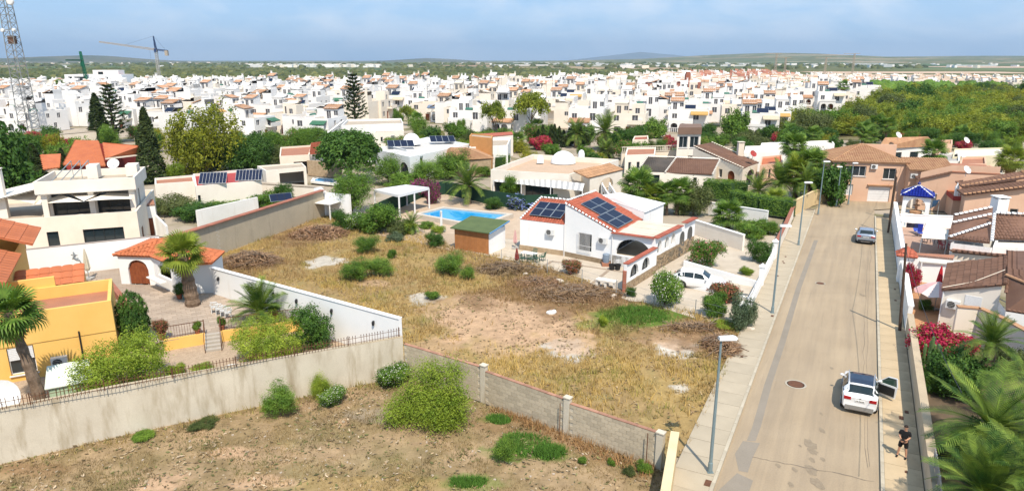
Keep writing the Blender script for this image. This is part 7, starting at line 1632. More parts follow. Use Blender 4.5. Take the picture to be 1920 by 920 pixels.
# ================================================================ VEGETATION
DIM = {}
def dims(me):
    if me.name not in DIM:
        a = np.empty(len(me.vertices)*3, np.float32); me.vertices.foreach_get('co', a); a = a.reshape(-1, 3); lo, hi = np.percentile(a, 1.5, 0), np.percentile(a, 98.5, 0)
        DIM[me.name] = (max(hi[0]-lo[0], hi[1]-lo[1]), hi[2])
    return DIM[me.name]
def veg(fm, label, px, py, wpx, hpx, z=0, cat='shrub', name='shrub', sm='bush', group=None, xy=None):
    x, y = xy or G(px, py, z); dep = y*_c+(CAM_H-z)*_s; dw, dh = dims(FM[fm]); k = dep/1280
    el = math.atan2(CAM_H-z, y); W = wpx*k; hh = max(.3, (hpx*k-W*.5*math.sin(el)*.6)/math.cos(el))
    return plant(name, label, cat, (x, y, z), FM[fm], SM[sm] if sm else None, (W/dw, W/dw, hh/dh), None, group)
GARD = [ # mesh, label, px, base row, width, height, ground level
 ('bushBig','large rounded lime green bush behind the concrete wall, beside the yellow house',232,738,156,122,.8),
 ('bushBig','wide lime green bush behind the railing left of the dark loquat',505,676,112,80,.8),
 ('bushC','dark broad-leaved loquat bush against the white wall',583,652,78,78,.8),
 ('bushB','small yellowish shrub at the concrete wall right of the large lime bush',333,704,34,26,.8),
 ('bushB','tiny lime shrub along the picket railing below the steps',378,695,40,14,.8),
 ('bushC','low dark plant strip by the yellow house corner',219,578,14,18,.8),
 ('olive','spiky agave-like shrub behind the tall white wall left end',55,470,50,30,.2),
 ('bushC','dark green climber over the yard below the collector house',375,408,85,34,0),
 ('olive','ochre-green creeper roof beside the white stair wall',318,398,90,34,0),
 ('bushA','green shrub on the low white wall, left one',430,395,60,22,0),('bushA','bright green shrub behind the grey block wall',500,388,56,30,0),
 ('bushC','dark green shrub behind the grey block wall near the solar panel',530,380,40,32,0),('bushA','green shrub at the end of the low white wall',468,388,40,22,0),
 ('bushC','dark green bush below the yellow pine, left',385,318,62,50,0),('bushC','dark green bush below the yellow pine, right',445,318,80,56,0),('bushC','dark tree right of the yellow pine',480,312,56,50,0),
 ('olive','brownish shrub behind the cream carport',525,306,66,32,0),('bushA','green tree left of the carport house',510,292,44,48,0),('bushA','bright green vine canopy above the carport house',585,262,52,22,2),
 ('bushB','lime succulent bush beside the tall cypress',331,338,30,34,0),
 ('feather','tall feathery green tree at the corner of the grassy plot',660,402,66,86,0),('feather','bright feathery tree in front of the arched white house',728,346,52,56,0),
 ('bushA','green shrub beside the feathery tree',760,352,60,30,0),('feather','broad feathery tree in the pool garden',803,346,56,48,0),('feather','large rounded bright green tree before the stone cottage',843,335,64,56,0),
 ('bushA','small green bush left of the domed house',905,330,34,22,0),
 ('bougP','purple bougainvillea bush left of the date palm by the pool',812,382,26,40,0),('bougP','purple bougainvillea spilling over the green screen behind the pergola',788,366,44,28,.3),
 ('whiteb','white-flowered oleander at the foot of the pergola',668,432,44,34,0),('bushC','dark shrub left of the white-flowered oleander',640,432,36,38,0),('bushA','large green shrub in front of the pergola',712,434,70,52,0),
 ('olive','olive-coloured shrub right of the pergola shrubs',748,440,46,28,0),('bushB','yellow-green garden shrub below the pool',768,438,34,24,0),('bushA','small shrub in the gravel bed under the pool wall',800,428,26,14,0),
 ('bushB','yellowish shrub in the gravel bed',820,436,26,14,0),('grey','grey-green shrub in the gravel bed',742,452,30,18,0),('bushC','dark little shrub beside the shed',816,462,34,26,0),
 ('bushC','clipped bush right of the date palm by the pool',926,392,34,24,0),('bushA','small leafy tree left of the villa',957,372,36,40,0),('blueb','blue-flowered bush behind the villa roof',975,392,44,26,0),
 ('redb','round red and green bush in the villa yard',1072,512,34,28,0),('pinkb','pink oleander bush above the parked white car',1317,502,56,56,0),
 ('bushC','round dark green bush beside the driveway terrace',1425,492,44,46,0),('bushB','small lime bush on the driveway terrace',1400,515,26,16,0),
 ('whiteb','large glossy green bush with pale flowers before the stone base',1246,572,64,58,0),('redb','reddish shrub behind the glossy green bush',1288,532,26,22,0),
 ('redb','round reddish bush right of the parked white car',1357,566,46,40,0),('bushA','round green bush beside the reddish one in the driveway',1337,592,44,44,0),
 ('grey','tall grey-green oleander by the white frontage wall',1388,614,48,60,0),('bushC','small dark shrub at the screen wall end',1184,556,20,18,0),
 ('bushB','low yellow-green weeds at the oleander foot',1360,612,50,12,0),
 ('bushA','green shrub below the palm garden terrace',1405,445,50,30,0),('bushA','shrub at the right of the palm garden terrace',1440,440,34,30,0),
 ('olive','yellowish bushy tree beside the yuccas',1300,402,58,60,0),('bushA','small lime shrub under the yuccas',1283,398,36,20,0),('bushB','bright green shrub behind the villa',1232,390,44,26,0),
 ('treeD','dense dark green tree beside the street corner',1552,380,72,66,0),('treeD','dark tree behind the palm cluster',1532,366,60,44,0),
 ('bushC','clipped dark bush in front of the arched window',1711,356,36,18,1),('bushA','little tree before the long white garden wall',1495,268,24,16,0),('treeD','small dark tree by the salmon house roof',1562,292,26,34,0),
 ('boug','magenta bougainvillea over the garden wall beside the palms',1752,668,84,56,.1),('boug','second magenta bougainvillea mass lower right',1790,660,60,36,.1),
 ('bushC','dense dark bush under the right-hand palms',1798,740,112,96,.06),('olive','yellow-green feathery shrub at the right edge',1885,705,70,60,.06),('bushC','dark shrub beside the slatted fence',1745,735,40,40,.06),
 ('boug','small pink bougainvillea climbing the wooden pole wall',1705,548,26,54,.2),('bushC','shrub under the pink parasol',1735,582,26,24,.2),
 ('bushC','dark shrub at the bottom right corner',1870,880,160,90,.06),('bushA','green shrub at the right edge above the palms',1905,660,50,40,.06),
 # plots
 ('featherBig','very large bright green bush by the block wall corner of the front plot',803,792,140,118,0),('whiteb','cream-flowered bush at the corner of the concrete wall',740,722,62,42,0),
 ('feather','rounded green bush against the concrete wall in the front plot',527,780,54,62,0),('featherL','small lime bush beside the white-flowered one in the front plot',603,745,36,44,0),('whiteb','small white-flowered bush in the front plot',626,758,48,36,0),
 ('feather','tufted dark green bush among the weeds of the front plot',946,868,36,50,0),('bushB','tiny pale shrub left of the rounded bush',503,768,20,22,0),
 ('feather','round green bush at the far side of the grassy plot',687,474,42,34,0),('feather','left of the twin feathery bushes in the grassy plot',665,526,46,42,0),('feather','right of the twin feathery bushes in the grassy plot',713,518,46,36,0),
 ('feather','green bush beside the brush pile in the grassy plot',842,514,52,44,0),('feather','small green bush under the brush pile',877,524,26,26,0),('bushA','small green clump by the pale pad',812,560,24,16,0),
 ('bushA','tiny round bush in the grassy plot',735,484,16,18,0),('bushB','small lime tuft beside the green patch',1131,612,18,20,0),('bushA','small weed bush near the block wall, left',1092,868,16,14,0),('bushA','weed bush near the block wall, right',1208,885,26,20,0),
 ('bushA','weed bush near the block wall, middle',1146,872,14,12,0),('olive','dry olive weed bush near the end wall',1180,888,24,14,0),('bushA','dark weed clump along the concrete wall',270,820,38,14,0),('olive','weed clump along the concrete wall, right of the dark one',385,798,50,16,0),
]
for fm, lb, px, py, w_, h_, z in GARD: veg(fm, lb, px, py, w_, h_, z)
tpx = veg('topiary', 'tall egg-shaped clipped topiary beside the yellow house', 255, 640, 50, 92, TZ, 'topiary', 'topiary')
TREES = [('ficus','large dense round ficus tree with dark trunk beside the arched white house',655,342,98,96,0),('ypine','large yellowish green pine with spreading crown left of centre',388,322,138,122,0),
 ('pine0','round-topped pine standing in the white town, larger of the two',997,250,60,74,0),('pine1','smaller round tree in the white town left of the larger pine',925,252,40,60,0),('tree','leafy green tree in front of the town below the pine wood',1375,262,48,52,0),
 ('treeD','big dark tree mass at the left edge behind the cream house',12,385,110,140,0),('treeD','dark tree at the left edge in front of the mast',50,320,60,60,0),('treeD','small round tree beside the panel fence',100,272,32,34,0),
 ('pine2','small umbrella pine on a roof edge in the town centre',766,235,30,36,0),('tree','little lime tree left of the small umbrella pine',747,232,18,26,0),('treeD','dark tree right of the twin date palms',1160,284,36,40,0),('tree','green tree left of the street palms',1310,262,26,20,0),
 ('treeD','dark trees behind the roof terrace, left',1195,262,34,26,0),('tree','green tree before the narrow two-storey house',1228,258,40,34,0),('tree','light green tree beside the green hedge row',1020,268,30,22,0)]
for fm, lb, px, py, w_, h_, z in TREES: veg(fm, lb, px, py, w_, h_, z, 'tree', 'tree', 'pine' if 'pine' in fm else 'tree')
for lb, px, py, w_, h_, fm in (('tall dark cypress right of the red-walled house',287,342,42,136,'cyp'),('slim cypress just left of the tall dark one',268,335,17,84,'cyp'),('brownish cypress behind the chimney of the cream house',72,348,36,78,'cyp'),('small cypress in front of the orange roof, left',120,318,18,40,'cyp'),('small cypress in front of the orange roof, right',140,312,14,38,'cyp'),
  ('tiered norfolk pine with bare tip, left of the pair by the street',190,268,34,90,'cyp'),('tiered norfolk pine, taller of the pair by the street',217,268,46,106,'norf'),('tiered norfolk pine in the middle of the white town',667,238,40,96,'norf')):
    veg(fm, lb, px, py, w_, h_, 0, 'conifer', 'conifer_tree', 'pole')
for i in range(13):
    px = 1000+i*8.2+rt.uniform(-2,2); veg('cyp', 'dark cypress in the row behind the domed house, %s from left' % ordn(i+1), px, 270+rt.uniform(-2,6), 13, 34+rt.uniform(-6,8), 0, 'conifer', 'conifer_tree', 'pole', 'cypress row behind the domed house')
hedge('long clipped dark hedge beside the left pavement', [G(1372,390), G(1425,402), G(1487,410)], 1.6, 2.2, seed=3, z=.2)
hedge('clipped hedge block behind the long one', [G(1320,372), G(1372,378)], 1.8, 2.6, seed=4, z=.2)
hedge('small clipped hedge beside the brown house porch', [G(1352,362), G(1400,366)], 1.4, 1.8, seed=6, z=.2, dens=50)
hedge('dark hedge behind the house with orange roof by the pines', [G(1630,290), G(1680,291), G(1740,287)], 1.8, 2.2, seed=5, dens=40)
hedge('dark hedge before the cream flat house at right', [G(1797,302), G(1836,301)], 1.6, 2.0, seed=7, dens=40)
hedge('hedge along the white wall beside the stone cottage', [G(935,318), G(950,312)], 1.5, 2.4, seed=8, dens=40)
struct('scrub_ground', MB().poly([(x, y, -.03) for x, y in [G(*p) for p in ((1440,262),(1480,216),(1650,190),(1990,164),(2100,268),(1760,262))]]), M('scrub_floor', (.14,.13,.06), (.24,.19,.10), .15, .95))
# palms
def pal(label, px, py, topy, z=0, n=34, sc=1, kind='fan', r=.2, lean=(0,0), dead=6, seed=1, **k):
    x, y = G(px, py, z); v = (topy-460)/1280; t = y/(_c-v*_s); top = CAM_H-t*(_s+v*_c)
    return palm(label, (x, y, z), max(.4, top-z), n, sc, kind, r, lean, dead, seed, **k)
pal('fan palm with leaning trunk in front of the yellow house', 82, 772, 584, .8, 34, 1.0, 'fan', .26, (-.85,0), 8, 1)
pal('stout fan palm standing on the paved terrace', 362, 572, 474, TZ, 34, 1.05, 'fanlime', .42, (-.3,0), 2, 2, el=(80,-15))
pal('young date palm against the white wall of the terrace', 489, 612, 582, GZ+.3, 40, 1.0, 'date', .24, (0,0), 0, 3, el=(78,0))
pal('broad date palm beside the swimming pool', 877, 382, 346, 0, 46, 1.35, 'date', .4, (0,0), 0, 4, el=(75,-15))
pal('large date palm behind the domed house, right of the pair', 1133, 282, 246, 0, 46, 1.9, 'date', .45, (0,0), 0, 5, el=(75,-25))
pal('large date palm behind the domed house, left of the pair', 1080, 276, 250, 0, 40, 1.6, 'date', .45, (0,0), 0, 6, el=(75,-25))
pal('low palm tuft in front of the twin date palms', 1137, 296, 282, 0, 30, 1.2, 'date', .3, (0,0), 0, 7)
pal('palm with brown hanging skirt in the white town', 784, 258, 222, 0, 26, 1.3, 'fan', .4, (0,0), 22, 8)
pal('small fan palm among the left houses of the town', 116, 185, 157, 0, 24, 1.7, 'fan', .4, (0,0), 6, 9)
pal('fan palm left of the yucca group behind the villa', 1195, 395, 348, 0, 40, 1.65, 'fan', .3, (0,0), 2, 10, el=(75,-40))
pal('second fan palm behind the villa porch', 1222, 400, 368, 0, 34, 1.35, 'fanlime', .3, (0,0), 0, 11)
pal('dark yucca-like palm beside the pink wall', 1250, 402, 360, 0, 34, 1.2, 'fan', .15, (-.2,0), 0, 12); pal('second dark yucca-like palm', 1268, 402, 356, 0, 34, 1.2, 'fan', .15, (.3,0), 0, 13)
pal('tall fan palm with brown skirt beside the street corner', 1482, 345, 272, 0, 38, 1.45, 'fan', .28, (0,0), 18, 14)
pal('middle palm of the street corner cluster', 1490, 372, 320, 0, 38, 1.6, 'fanlime', .3, (0,0), 4, 15, el=(75,-30)); pal('right palm of the street corner cluster', 1514, 372, 302, 0, 38, 1.4, 'fan', .28, (0,0), 8, 16)
pal('feathery palm at the left of the street corner cluster', 1460, 375, 342, 0, 42, 1.5, 'date', .3, (0,0), 0, 17); pal('palm with dry fronds right of the corner cluster', 1508, 380, 338, 0, 30, 1.1, 'date', .3, (0,0), 0, 18)
pal('low young palm behind the long white driveway wall', 1364, 428, 400, 0, 36, 1.3, 'fan', .25, (0,0), 0, 19); pal('low palm above the long clipped hedge', 1420, 375, 356, 0, 34, 1.3, 'date', .25, (0,0), 0, 20); pal('small palm in front of the green hedge beside the palm garden', 1452, 395, 368, 0, 26, .9, 'fanlime', .2, (0,0), 0, 45)
pal('palm beside the feathery garden shrubs below the pool', 773, 438, 420, 0, 26, .7, 'date', .15, (0,0), 0, 21)
pal('tall fan palm with ragged crown beside the salmon house', 1737, 345, 283, 0, 34, 1.35, 'fan', .3, (.4,0), 14, 22)
pal('ragged fan palm at the far right', 1884, 352, 296, 0, 36, 1.45, 'fanlime', .35, (.2,0), 16, 23)
pal('slim palm near the long white garden wall', 1522, 283, 250, 0, 24, 1.25, 'fan', .2, (0,0), 4, 24)
for i, (px, py, ty) in enumerate(((1615,272,242),(1626,275,252),(1640,268,230),(1659,270,232),(1798,270,250))): pal('slim distant palm by the pine wood, %s' % ['leftmost','second from left','third from left','fourth from left','rightmost'][i], px, py, ty, 0, 22, 1.5, 'fan', .2, (0,0), 6, 25+i)
for i, (px, py, ty) in enumerate(((1557,195,172),(1576,200,160),(1767,182,166),(1480,262,246),(965,282,262),(1006,250,236))): pal('tiny palm %s' % ['left of the slim one behind the pine wood','slim and tall behind the pine wood','among the far right houses','left of the white garden wall','left of the domed house','in the town beside the larger pine'][i], px, py, ty, 0, 18, 1.7, 'fan', .2, (0,0), 4, 35+i)
pal('big date palm whose fronds hang over the right pavement', 1856, 880, 800, .06, 46, 1.32, 'date', .35, (-.3,0), 0, 51, el=(58,-35))
pal('date palm at the right edge above the big one', 1985, 830, 745, .06, 42, 1.2, 'date', .35, (0,0), 0, 52, el=(70,-25))
pal('date palm at the bottom right corner', 1930, 1010, 890, .06, 42, 1.1, 'date', .35, (0,0), 0, 53, el=(70,-15))
pal('palm with reddish trunk before the stained garden wall', 1838, 752, 642, .06, 40, .80, 'date', .34, (0,0), 0, 54, el=(80,-5)); pal('low date palm at the bottom edge', 1830, 1000, 925, .06, 40, 1.05, 'date', .3, (0,0), 0, 55, el=(85,0))
# columnar cactus by the bougainvillea
cc = thing('cactus', 'tall green column cactus in front of the magenta bougainvillea', 'cactus', G3(1742,700,.06)); CG = M('cactus_skin', (.12,.19,.06), (.09,.15,.05), 3, .7)
for i in range(11):
    a, k = rt.uniform(0,6.3), rt.uniform(.05,.7); x, y = k*math.cos(a), k*math.sin(a); hh = rt.uniform(1.2,2.6); MB().tube([(x*.4,y*.4,0),(x,y,hh*.3),(x,y,hh*.96),(x,y,hh)], [.09,.11,.10,.03], 7).build('arm', CG, cc)
# brush piles of cut branches
def brush(label, px, py, rx, ry, h, n, seed, tw=.45):
    x, y, ax, ay = ell_at(px, py, rx, ry); rg = np.random.default_rng(seed); th = rg.uniform(0, 6.28, n); r = np.sqrt(rg.uniform(0, 1, n)); hh = h*(1-r**2)*(.55+.6*fbm(x+r*np.cos(th)*ax, y+r*np.sin(th)*ay, 1.2, 3, seed))
    C = np.stack([r*np.cos(th)*ax, r*np.sin(th)*ay, hh*rg.uniform(.3,1.05,n)], 1); D = np.tile([0,0,1.], (n,1))
    o = ob('brush_pile', leafmesh('brush_twigs', C, D, tw, LF['dry'], seed, aspect=.09, up=1.4), None, (x, y, 0)); stuff(o)
    b = MB(); rg2 = random.Random(seed)
    for i in range(int(n/60)+6):
        a, k = rg2.uniform(0,6.3), rg2.random(); p = Vector((k*ax*math.cos(a), k*ay*math.sin(a), h*(1-k*k)*.8)); d = Vector((rg2.uniform(-1,1), rg2.uniform(-.6,.6), rg2.uniform(-.25,.25)))*rg2.uniform(.6,1.6); b.tube([p-d, p+Vector((0,0,.05)), p+d], [.035,.03,.012], 5)
    b.build('brush_branch', M('dead_branch', (.25,.19,.14), (.17,.12,.085), 3, .95), o)
brush('', 600, 440, 58, 11, 1.2, 1900, 1); brush('', 470, 492, 60, 14, 1.2, 2000, 2); brush('', 950, 505, 60, 13, .55, 1300, 3); brush('', 1070, 550, 105, 18, .45, 2300, 4); brush('', 1352, 652, 34, 20, .8, 1500, 5); brush('', 1010, 530, 60, 12, .35, 800, 6); brush('', 1300, 615, 60, 8, .35, 900, 7); brush('', 705, 425, 60, 6, .5, 700, 8)
# pine wood on the right
WOOD_ = [G(*p) for p in ((1455,246),(1480,234),(1560,234),(1600,224),(1645,200),(1700,186),(1990,172),(1990,262),(1880,262),(1790,258),(1740,262),(1600,255),(1520,258))]
P_ = np.array(WOOD_); pts = []
tries = 0
while len(pts) < 300 and tries < 40000:
    tries += 1; x, y = rt.uniform(*[f(P_[:,0]) for f in (min,max)]), rt.uniform(*[f(P_[:,1]) for f in (min,max)])
    if not inpoly(np.array([x]), np.array([y]), WOOD_)[0]: continue
    if any((x-a)**2+(y-b)**2 < (5.6+ (y-150)*.012)**2 for a, b in pts): continue
    pts.append((x, y))
PW = []
for i, (x, y) in enumerate(sorted(pts, key=lambda p: p[1])):
    k = i % 4; s_ = rt.uniform(3.4,6.4); h_ = rt.uniform(3.2,5.6); fmn = ('wood0','wood1','wood2','wood0')[k] if rt.random() < .84 else rt.choice(['olive','ypine','treeD'])
    px = 960+1280*x/(y*_c+CAM_H*_s)
    big = {0:'front edge'}.get(0)
    PW.append((int((y-150)/17), px, plant('pine_tree', '', 'pine tree', (x, y, 0), FM[fmn], SM['pine'], (s_, s_, h_), None, 'pines of the wood on the right'), 'yellow-green' if fmn in ('ypine','olive') else 'dark green' if fmn == 'treeD' else 'olive green'))
BN = {}
for b, px, o, c_ in PW: BN.setdefault(b, []).append((px, o, c_))
for bi, b in enumerate(sorted(BN)):
    for ci, (px, o, c_) in enumerate(sorted(BN[b], key=lambda q: q[0])): o['label'] = '%s pine, %s from left in the %s row of the right-hand wood' % (c_, ordn(ci+1), ordn(bi+1))
# scattered trees through the town
ST_ = []
for i in range(60):
    d = spots[rt.randrange(len(spots))]; fmn = rt.choice(['tree','treeD','bushA','pine1'])
    ST_.append(plant('street_tree', '', 'tree', (d[1]+rt.uniform(-6,6), d[2]-6.2, 0), FM[fmn], SM['tree'], (rt.uniform(1.2,2.2),)*2+(rt.uniform(2.0,3.2),), None, 'small trees among the townhouses'))
ST_.sort(key=lambda o: o.location.x/o.location.y)
for i, o in enumerate(ST_): o['label'] = 'small green tree among the townhouses, %s from the left' % ordn(i+1)
# garden trees, shrubs and palms filling the plots between the houses
OCC = []
for o in COL.objects:
    if o.parent is None and o.get('category') and o.type == 'EMPTY' and o['category'] in ('house','outbuilding','building','porch','hall','balustrade','wall','fence') and 70 < o.location.y < 260 and len(o.children):
        xs = [o.location.x+(Matrix.Rotation(o.rotation_euler.z, 3, 'Z') @ Vector((v[0]*o.scale.x, v[1]*o.scale.y, 0))).x for c in o.children if c.type == 'MESH' for v in c.bound_box]; ys = [o.location.y+(Matrix.Rotation(o.rotation_euler.z, 3, 'Z') @ Vector((v[0]*o.scale.x, v[1]*o.scale.y, 0))).y for c in o.children if c.type == 'MESH' for v in c.bound_box]
        if xs: OCC.append((min(xs)-.8, max(xs)+.8, min(ys)-.8, max(ys)+.8))
for o in [q for q in protos]: pass
GB = {}; GT = []
for d in near:
    if d[2] < 260: OCC.append((d[1]-2, d[1]+11, d[2]-4, d[2]+11))
tries = 0; ZONE = [G(*p) for p in ((-20,300),(60,262),(300,262),(480,272),(640,262),(850,256),(1180,262),(1480,262),(1560,262),(1990,268),(1990,300),(1760,296),(1560,345),(1420,300),(1200,300),(1170,330),(900,300),(880,345),(640,300),(480,320),(300,330))]; ZP = np.array(ZONE)
while len(GT) < 150 and tries < 9000:
    tries += 1; x, y = rt.uniform(ZP[:,0].min(), ZP[:,0].max()), rt.uniform(ZP[:,1].min(), ZP[:,1].max())
    if not inpoly(np.array([x]), np.array([y]), ZONE)[0] or any(a < x < b and c < y < d for a, b, c, d in OCC) or any((x-a)**2+(y-b)**2 < 14 for a, b in GB): continue
    GB[(x, y)] = 1; f_ = rt.choice(['tree','treeD','bushA','bushC','olive','feather','ypine','bushB','pinkb','boug']); s_ = rt.uniform(1.2,2.5); GT.append(plant('garden_shrub' if 'ee' not in f_ else 'garden_tree', '', 'tree' if 'tree' in f_ else 'shrub', (x, y, 0), FM[f_], SM['bush'], (s_, s_, s_*rt.uniform(.8,1.2)), None, 'garden trees and shrubs between the houses'))
GT.sort(key=lambda o: o.location.x/o.location.y)
for i, o in enumerate(GT): o['label'] = 'green garden plant between the houses and the town, %s from the left' % ordn(i+1)
# far scrub woodland and groves: one mass each
def woodmass(name, n, poly, rmin, rmax, hk, mat, seed, dens=None):
    rg = np.random.default_rng(seed); P = np.array(poly); x = rg.uniform(P[:,0].min(), P[:,0].max(), n*4); y = rg.uniform(P[:,1].min(), P[:,1].max(), n*4); m = inpoly(x, y, poly)
    m &= rg.uniform(0,1,n*4) < np.clip((fbm(x, y, 120, 3, seed)-.32)*4, .05, 1); x, y = x[m][:n], y[m][:n]; k = 26; N = len(x); r = rg.uniform(rmin, rmax, N)
    d = rg.normal(0,1,(N,k,3)); d /= np.linalg.norm(d, axis=2)[:,:,None]; d[:,:,2] = np.abs(d[:,:,2])
    C = (np.stack([x, y, 0*x], 1)[:,None,:]+d*np.stack([r, r, r*hk], 1)[:,None,:]).reshape(-1,3); return stuff(ob(name, leafmesh(name, C, d.reshape(-1,3), 1.0, mat, seed, aspect=.8)))
def big(name, n, poly, r0, r1, hk, mat, seed, ls):
    o = woodmass(name, n, poly, r0, r1, hk, mat, seed); return o
SCRUB = [(-1500,520),(-600,545),(-330,570),(-130,560),(-20,430),(30,470),(130,620),(230,760),(320,900),(420,1150),(-1700,1250)]
FARL = LEAF('far_woodland_leaf', (.05,.075,.025), (.13,.14,.05), .1, .02)
def canopy(name, n, poly, r0, r1, hk, mat, seed):
    rg = np.random.default_rng(seed); P = np.array(poly); x = rg.uniform(P[:,0].min(), P[:,0].max(), n*6); y = P[:,1].min()+(P[:,1].max()-P[:,1].min())*rg.uniform(0,1,n*6)**1.5; m = inpoly(x, y, poly)
    m &= rg.uniform(0,1,n*6) < np.clip((fbm(x, y, 150, 3, seed)-.30)*4, .03, 1); x, y = x[m][:n], y[m][:n]; N = len(x); r = rg.uniform(r0, r1, N)*(1+y/2500)
    nu, nv = 6, 3; V = []; rad = rg.uniform(.75,1.2,(N,nu*nv))
    for j, (q, z) in enumerate(((1.0,.15),(.85,.62),(.38,.98))):
        for i in range(nu):
            a = 2*PI*i/nu+j*.5; V.append(np.stack([x+r*q*rad[:,j*nu+i]*np.cos(a), y+r*q*rad[:,j*nu+i]*np.sin(a), r*hk*z*rad[:,j*nu+i]], 1))
    V = np.stack(V, 1).reshape(-1,3); base = (np.arange(N)*nu*nv)[:,None]; F = []
    for j in range(nv-1):
        for i in range(nu): F.append(np.array([j*nu+i, j*nu+(i+1) % nu, (j+1)*nu+(i+1) % nu, (j+1)*nu+i]))
    F.append(np.array([12,13,14,15])); F.append(np.array([12,15,16,17])); F = (base[:,:,None]+np.array(F)[None]).reshape(-1,4)
    return stuff(ob(name, fast(name, V, F, mat)))
canopy('far_scrub_woodland', 7000, SCRUB, 2.6, 5.0, 1.0, FARL, 3)
canopy('far_groves', 700, [(-3500,1900),(-200,1400),(900,1500),(1500,2600),(1100,3600),(-3600,3600)], 4, 7, .7, FARL, 5)
canopy('far_tree_line', 260, [(500,640),(640,640),(640,690),(500,690)], 3, 4.5, 1.2, LF['deep'], 8); canopy('far_tree_belt', 220, [(190,470),(300,440),(330,470),(220,500)], 3, 4.5, 1.1, LF['mid'], 9)
# ================================================================ STREET FURNITURE, VEHICLES, PERSON
def lamp(label, base, h, arm, rz):
    t = thing('street_lamp', label, 'street lamp', (*base, .12), rz, 'street lamps along the left pavement')
    MB().tube([(0,0,0),(0,0,h*.5),(0,0,h)], [.085,.07,.05], 10).build('pole', M('painted_steel_post', (.20,.27,.29), (.17,.23,.25), 2, .5), t)
    MB().box(-.14,-.14,0,.14,.14,.03).lathe([(.12,.03),(.11,.5),(.08,.55)], n=10).build('base', M('painted_steel_post', (.2,.27,.29)), t)
    k = arm
    MB().add([(-.12,-.16,h+.02),(k,-.20,h+.04),(k+.15,0,h+.06),(k,.20,h+.04),(-.12,.16,h+.02),(-.1,-.12,h+.15),(k-.05,-.15,h+.17),(k+.05,0,h+.17),(k-.05,.15,h+.17),(-.1,.12,h+.15)], [(4,3,2,1,0),(5,6,7,8,9),(0,1,6,5),(1,2,7,6),(2,3,8,7),(3,4,9,8),(4,0,5,9)]).build('lamp_head', M('lamp_head_white', (.76,.76,.74), None, 1, .5), t)
    MB().box(.05,-.1,h-.0,k-.05,.1,h+.022).build('lens', GLASS('lamp_lens', (.3,.3,.3)), t)
lamp('nearest street lamp, standing on the left pavement at the grassy plot corner', G(1331,884,.12), 6.75, .62, R(2))
lamp('second street lamp, beside the white gate pier of the villa', G(1448,586,.12), 6.85, .62, R(-8))
lamp('third street lamp, beside the brick-topped wall', G(1497,459,.12), 6.6, .6, R(-10))
lamp('fourth street lamp, by the pale yellow corner wall', G(1534,401,.12), 6.6, .6, R(-10))
lamp('fifth street lamp at the bend before the salmon house', G(1590,384,0), 5.5, .5, R(-10)); lamp('thin street lamp behind the yellow corner wall', G(1568,386,.12), 5.2, .5, R(190))
def pole(label, base, h, lean=(0,0), r=.10):
    t = thing('wooden_pole', label, 'utility pole', (*base, 0.1)); MB().tube([(0,0,0),(lean[0]*.5,lean[1]*.5,h*.5),(lean[0],lean[1],h)], [r*1.15,r,r*.75], 8).build('pole', M('old_wood', (.10,.065,.045), (.07,.045,.03), 4, .9, .4, 20), t)
    for z in (h-.3, h-.7): MB().bar((lean[0]-.12,lean[1],z),(lean[0]+.12,lean[1],z),.05).build('bracket', METAL, t)
    return Vector((base[0]+lean[0], base[1]+lean[1], h-.2))
a_ = pole('wooden utility pole on the right pavement beside the pink bougainvillea', G(1687,619,.12), 6.5, (-.45,.1)); b_ = pole('wooden utility pole by the tall white terrace wall', G(1665,436,.12), 6.4, (.1,.1)); c_ = pole('thin far utility pole beside the gazebo terrace', G(1668,410,.12), 6.0, (0,.1), .09)
def cable(label, p, q, sag, r=.016):
    p, q = Vector(p), Vector(q); t = thing('overhead_cable', label, 'cable', tuple(p), 0); MB().tube([p.lerp(q,i/14)-p-Vector((0,0,sag*4*(i/14)*(1-i/14))) for i in range(15)], r, 4).build('strand', METAL, t)
cable('overhead cable between the two wooden poles', a_, b_, .5); cable('overhead cable from the nearer pole toward the palms', a_, (17.4,24,6.6), .6); cable('overhead cable from the farther pole to the salmon house', b_, (53,92.5,5.0), .5)
q1, q2 = Vector(G3(1767,541,3.2)), Vector(G3(1884,508,4.6)); t = thing('roof_cable', 'pale cable draped across the near brown tiled roof', 'cable', tuple(q1)); MB().tube([(0,0,.1),(q2-q1)*.5+Vector((0,0,-.15)),q2-q1+Vector((0,0,.1))], .03, 5).build('strand', CREAM, t)
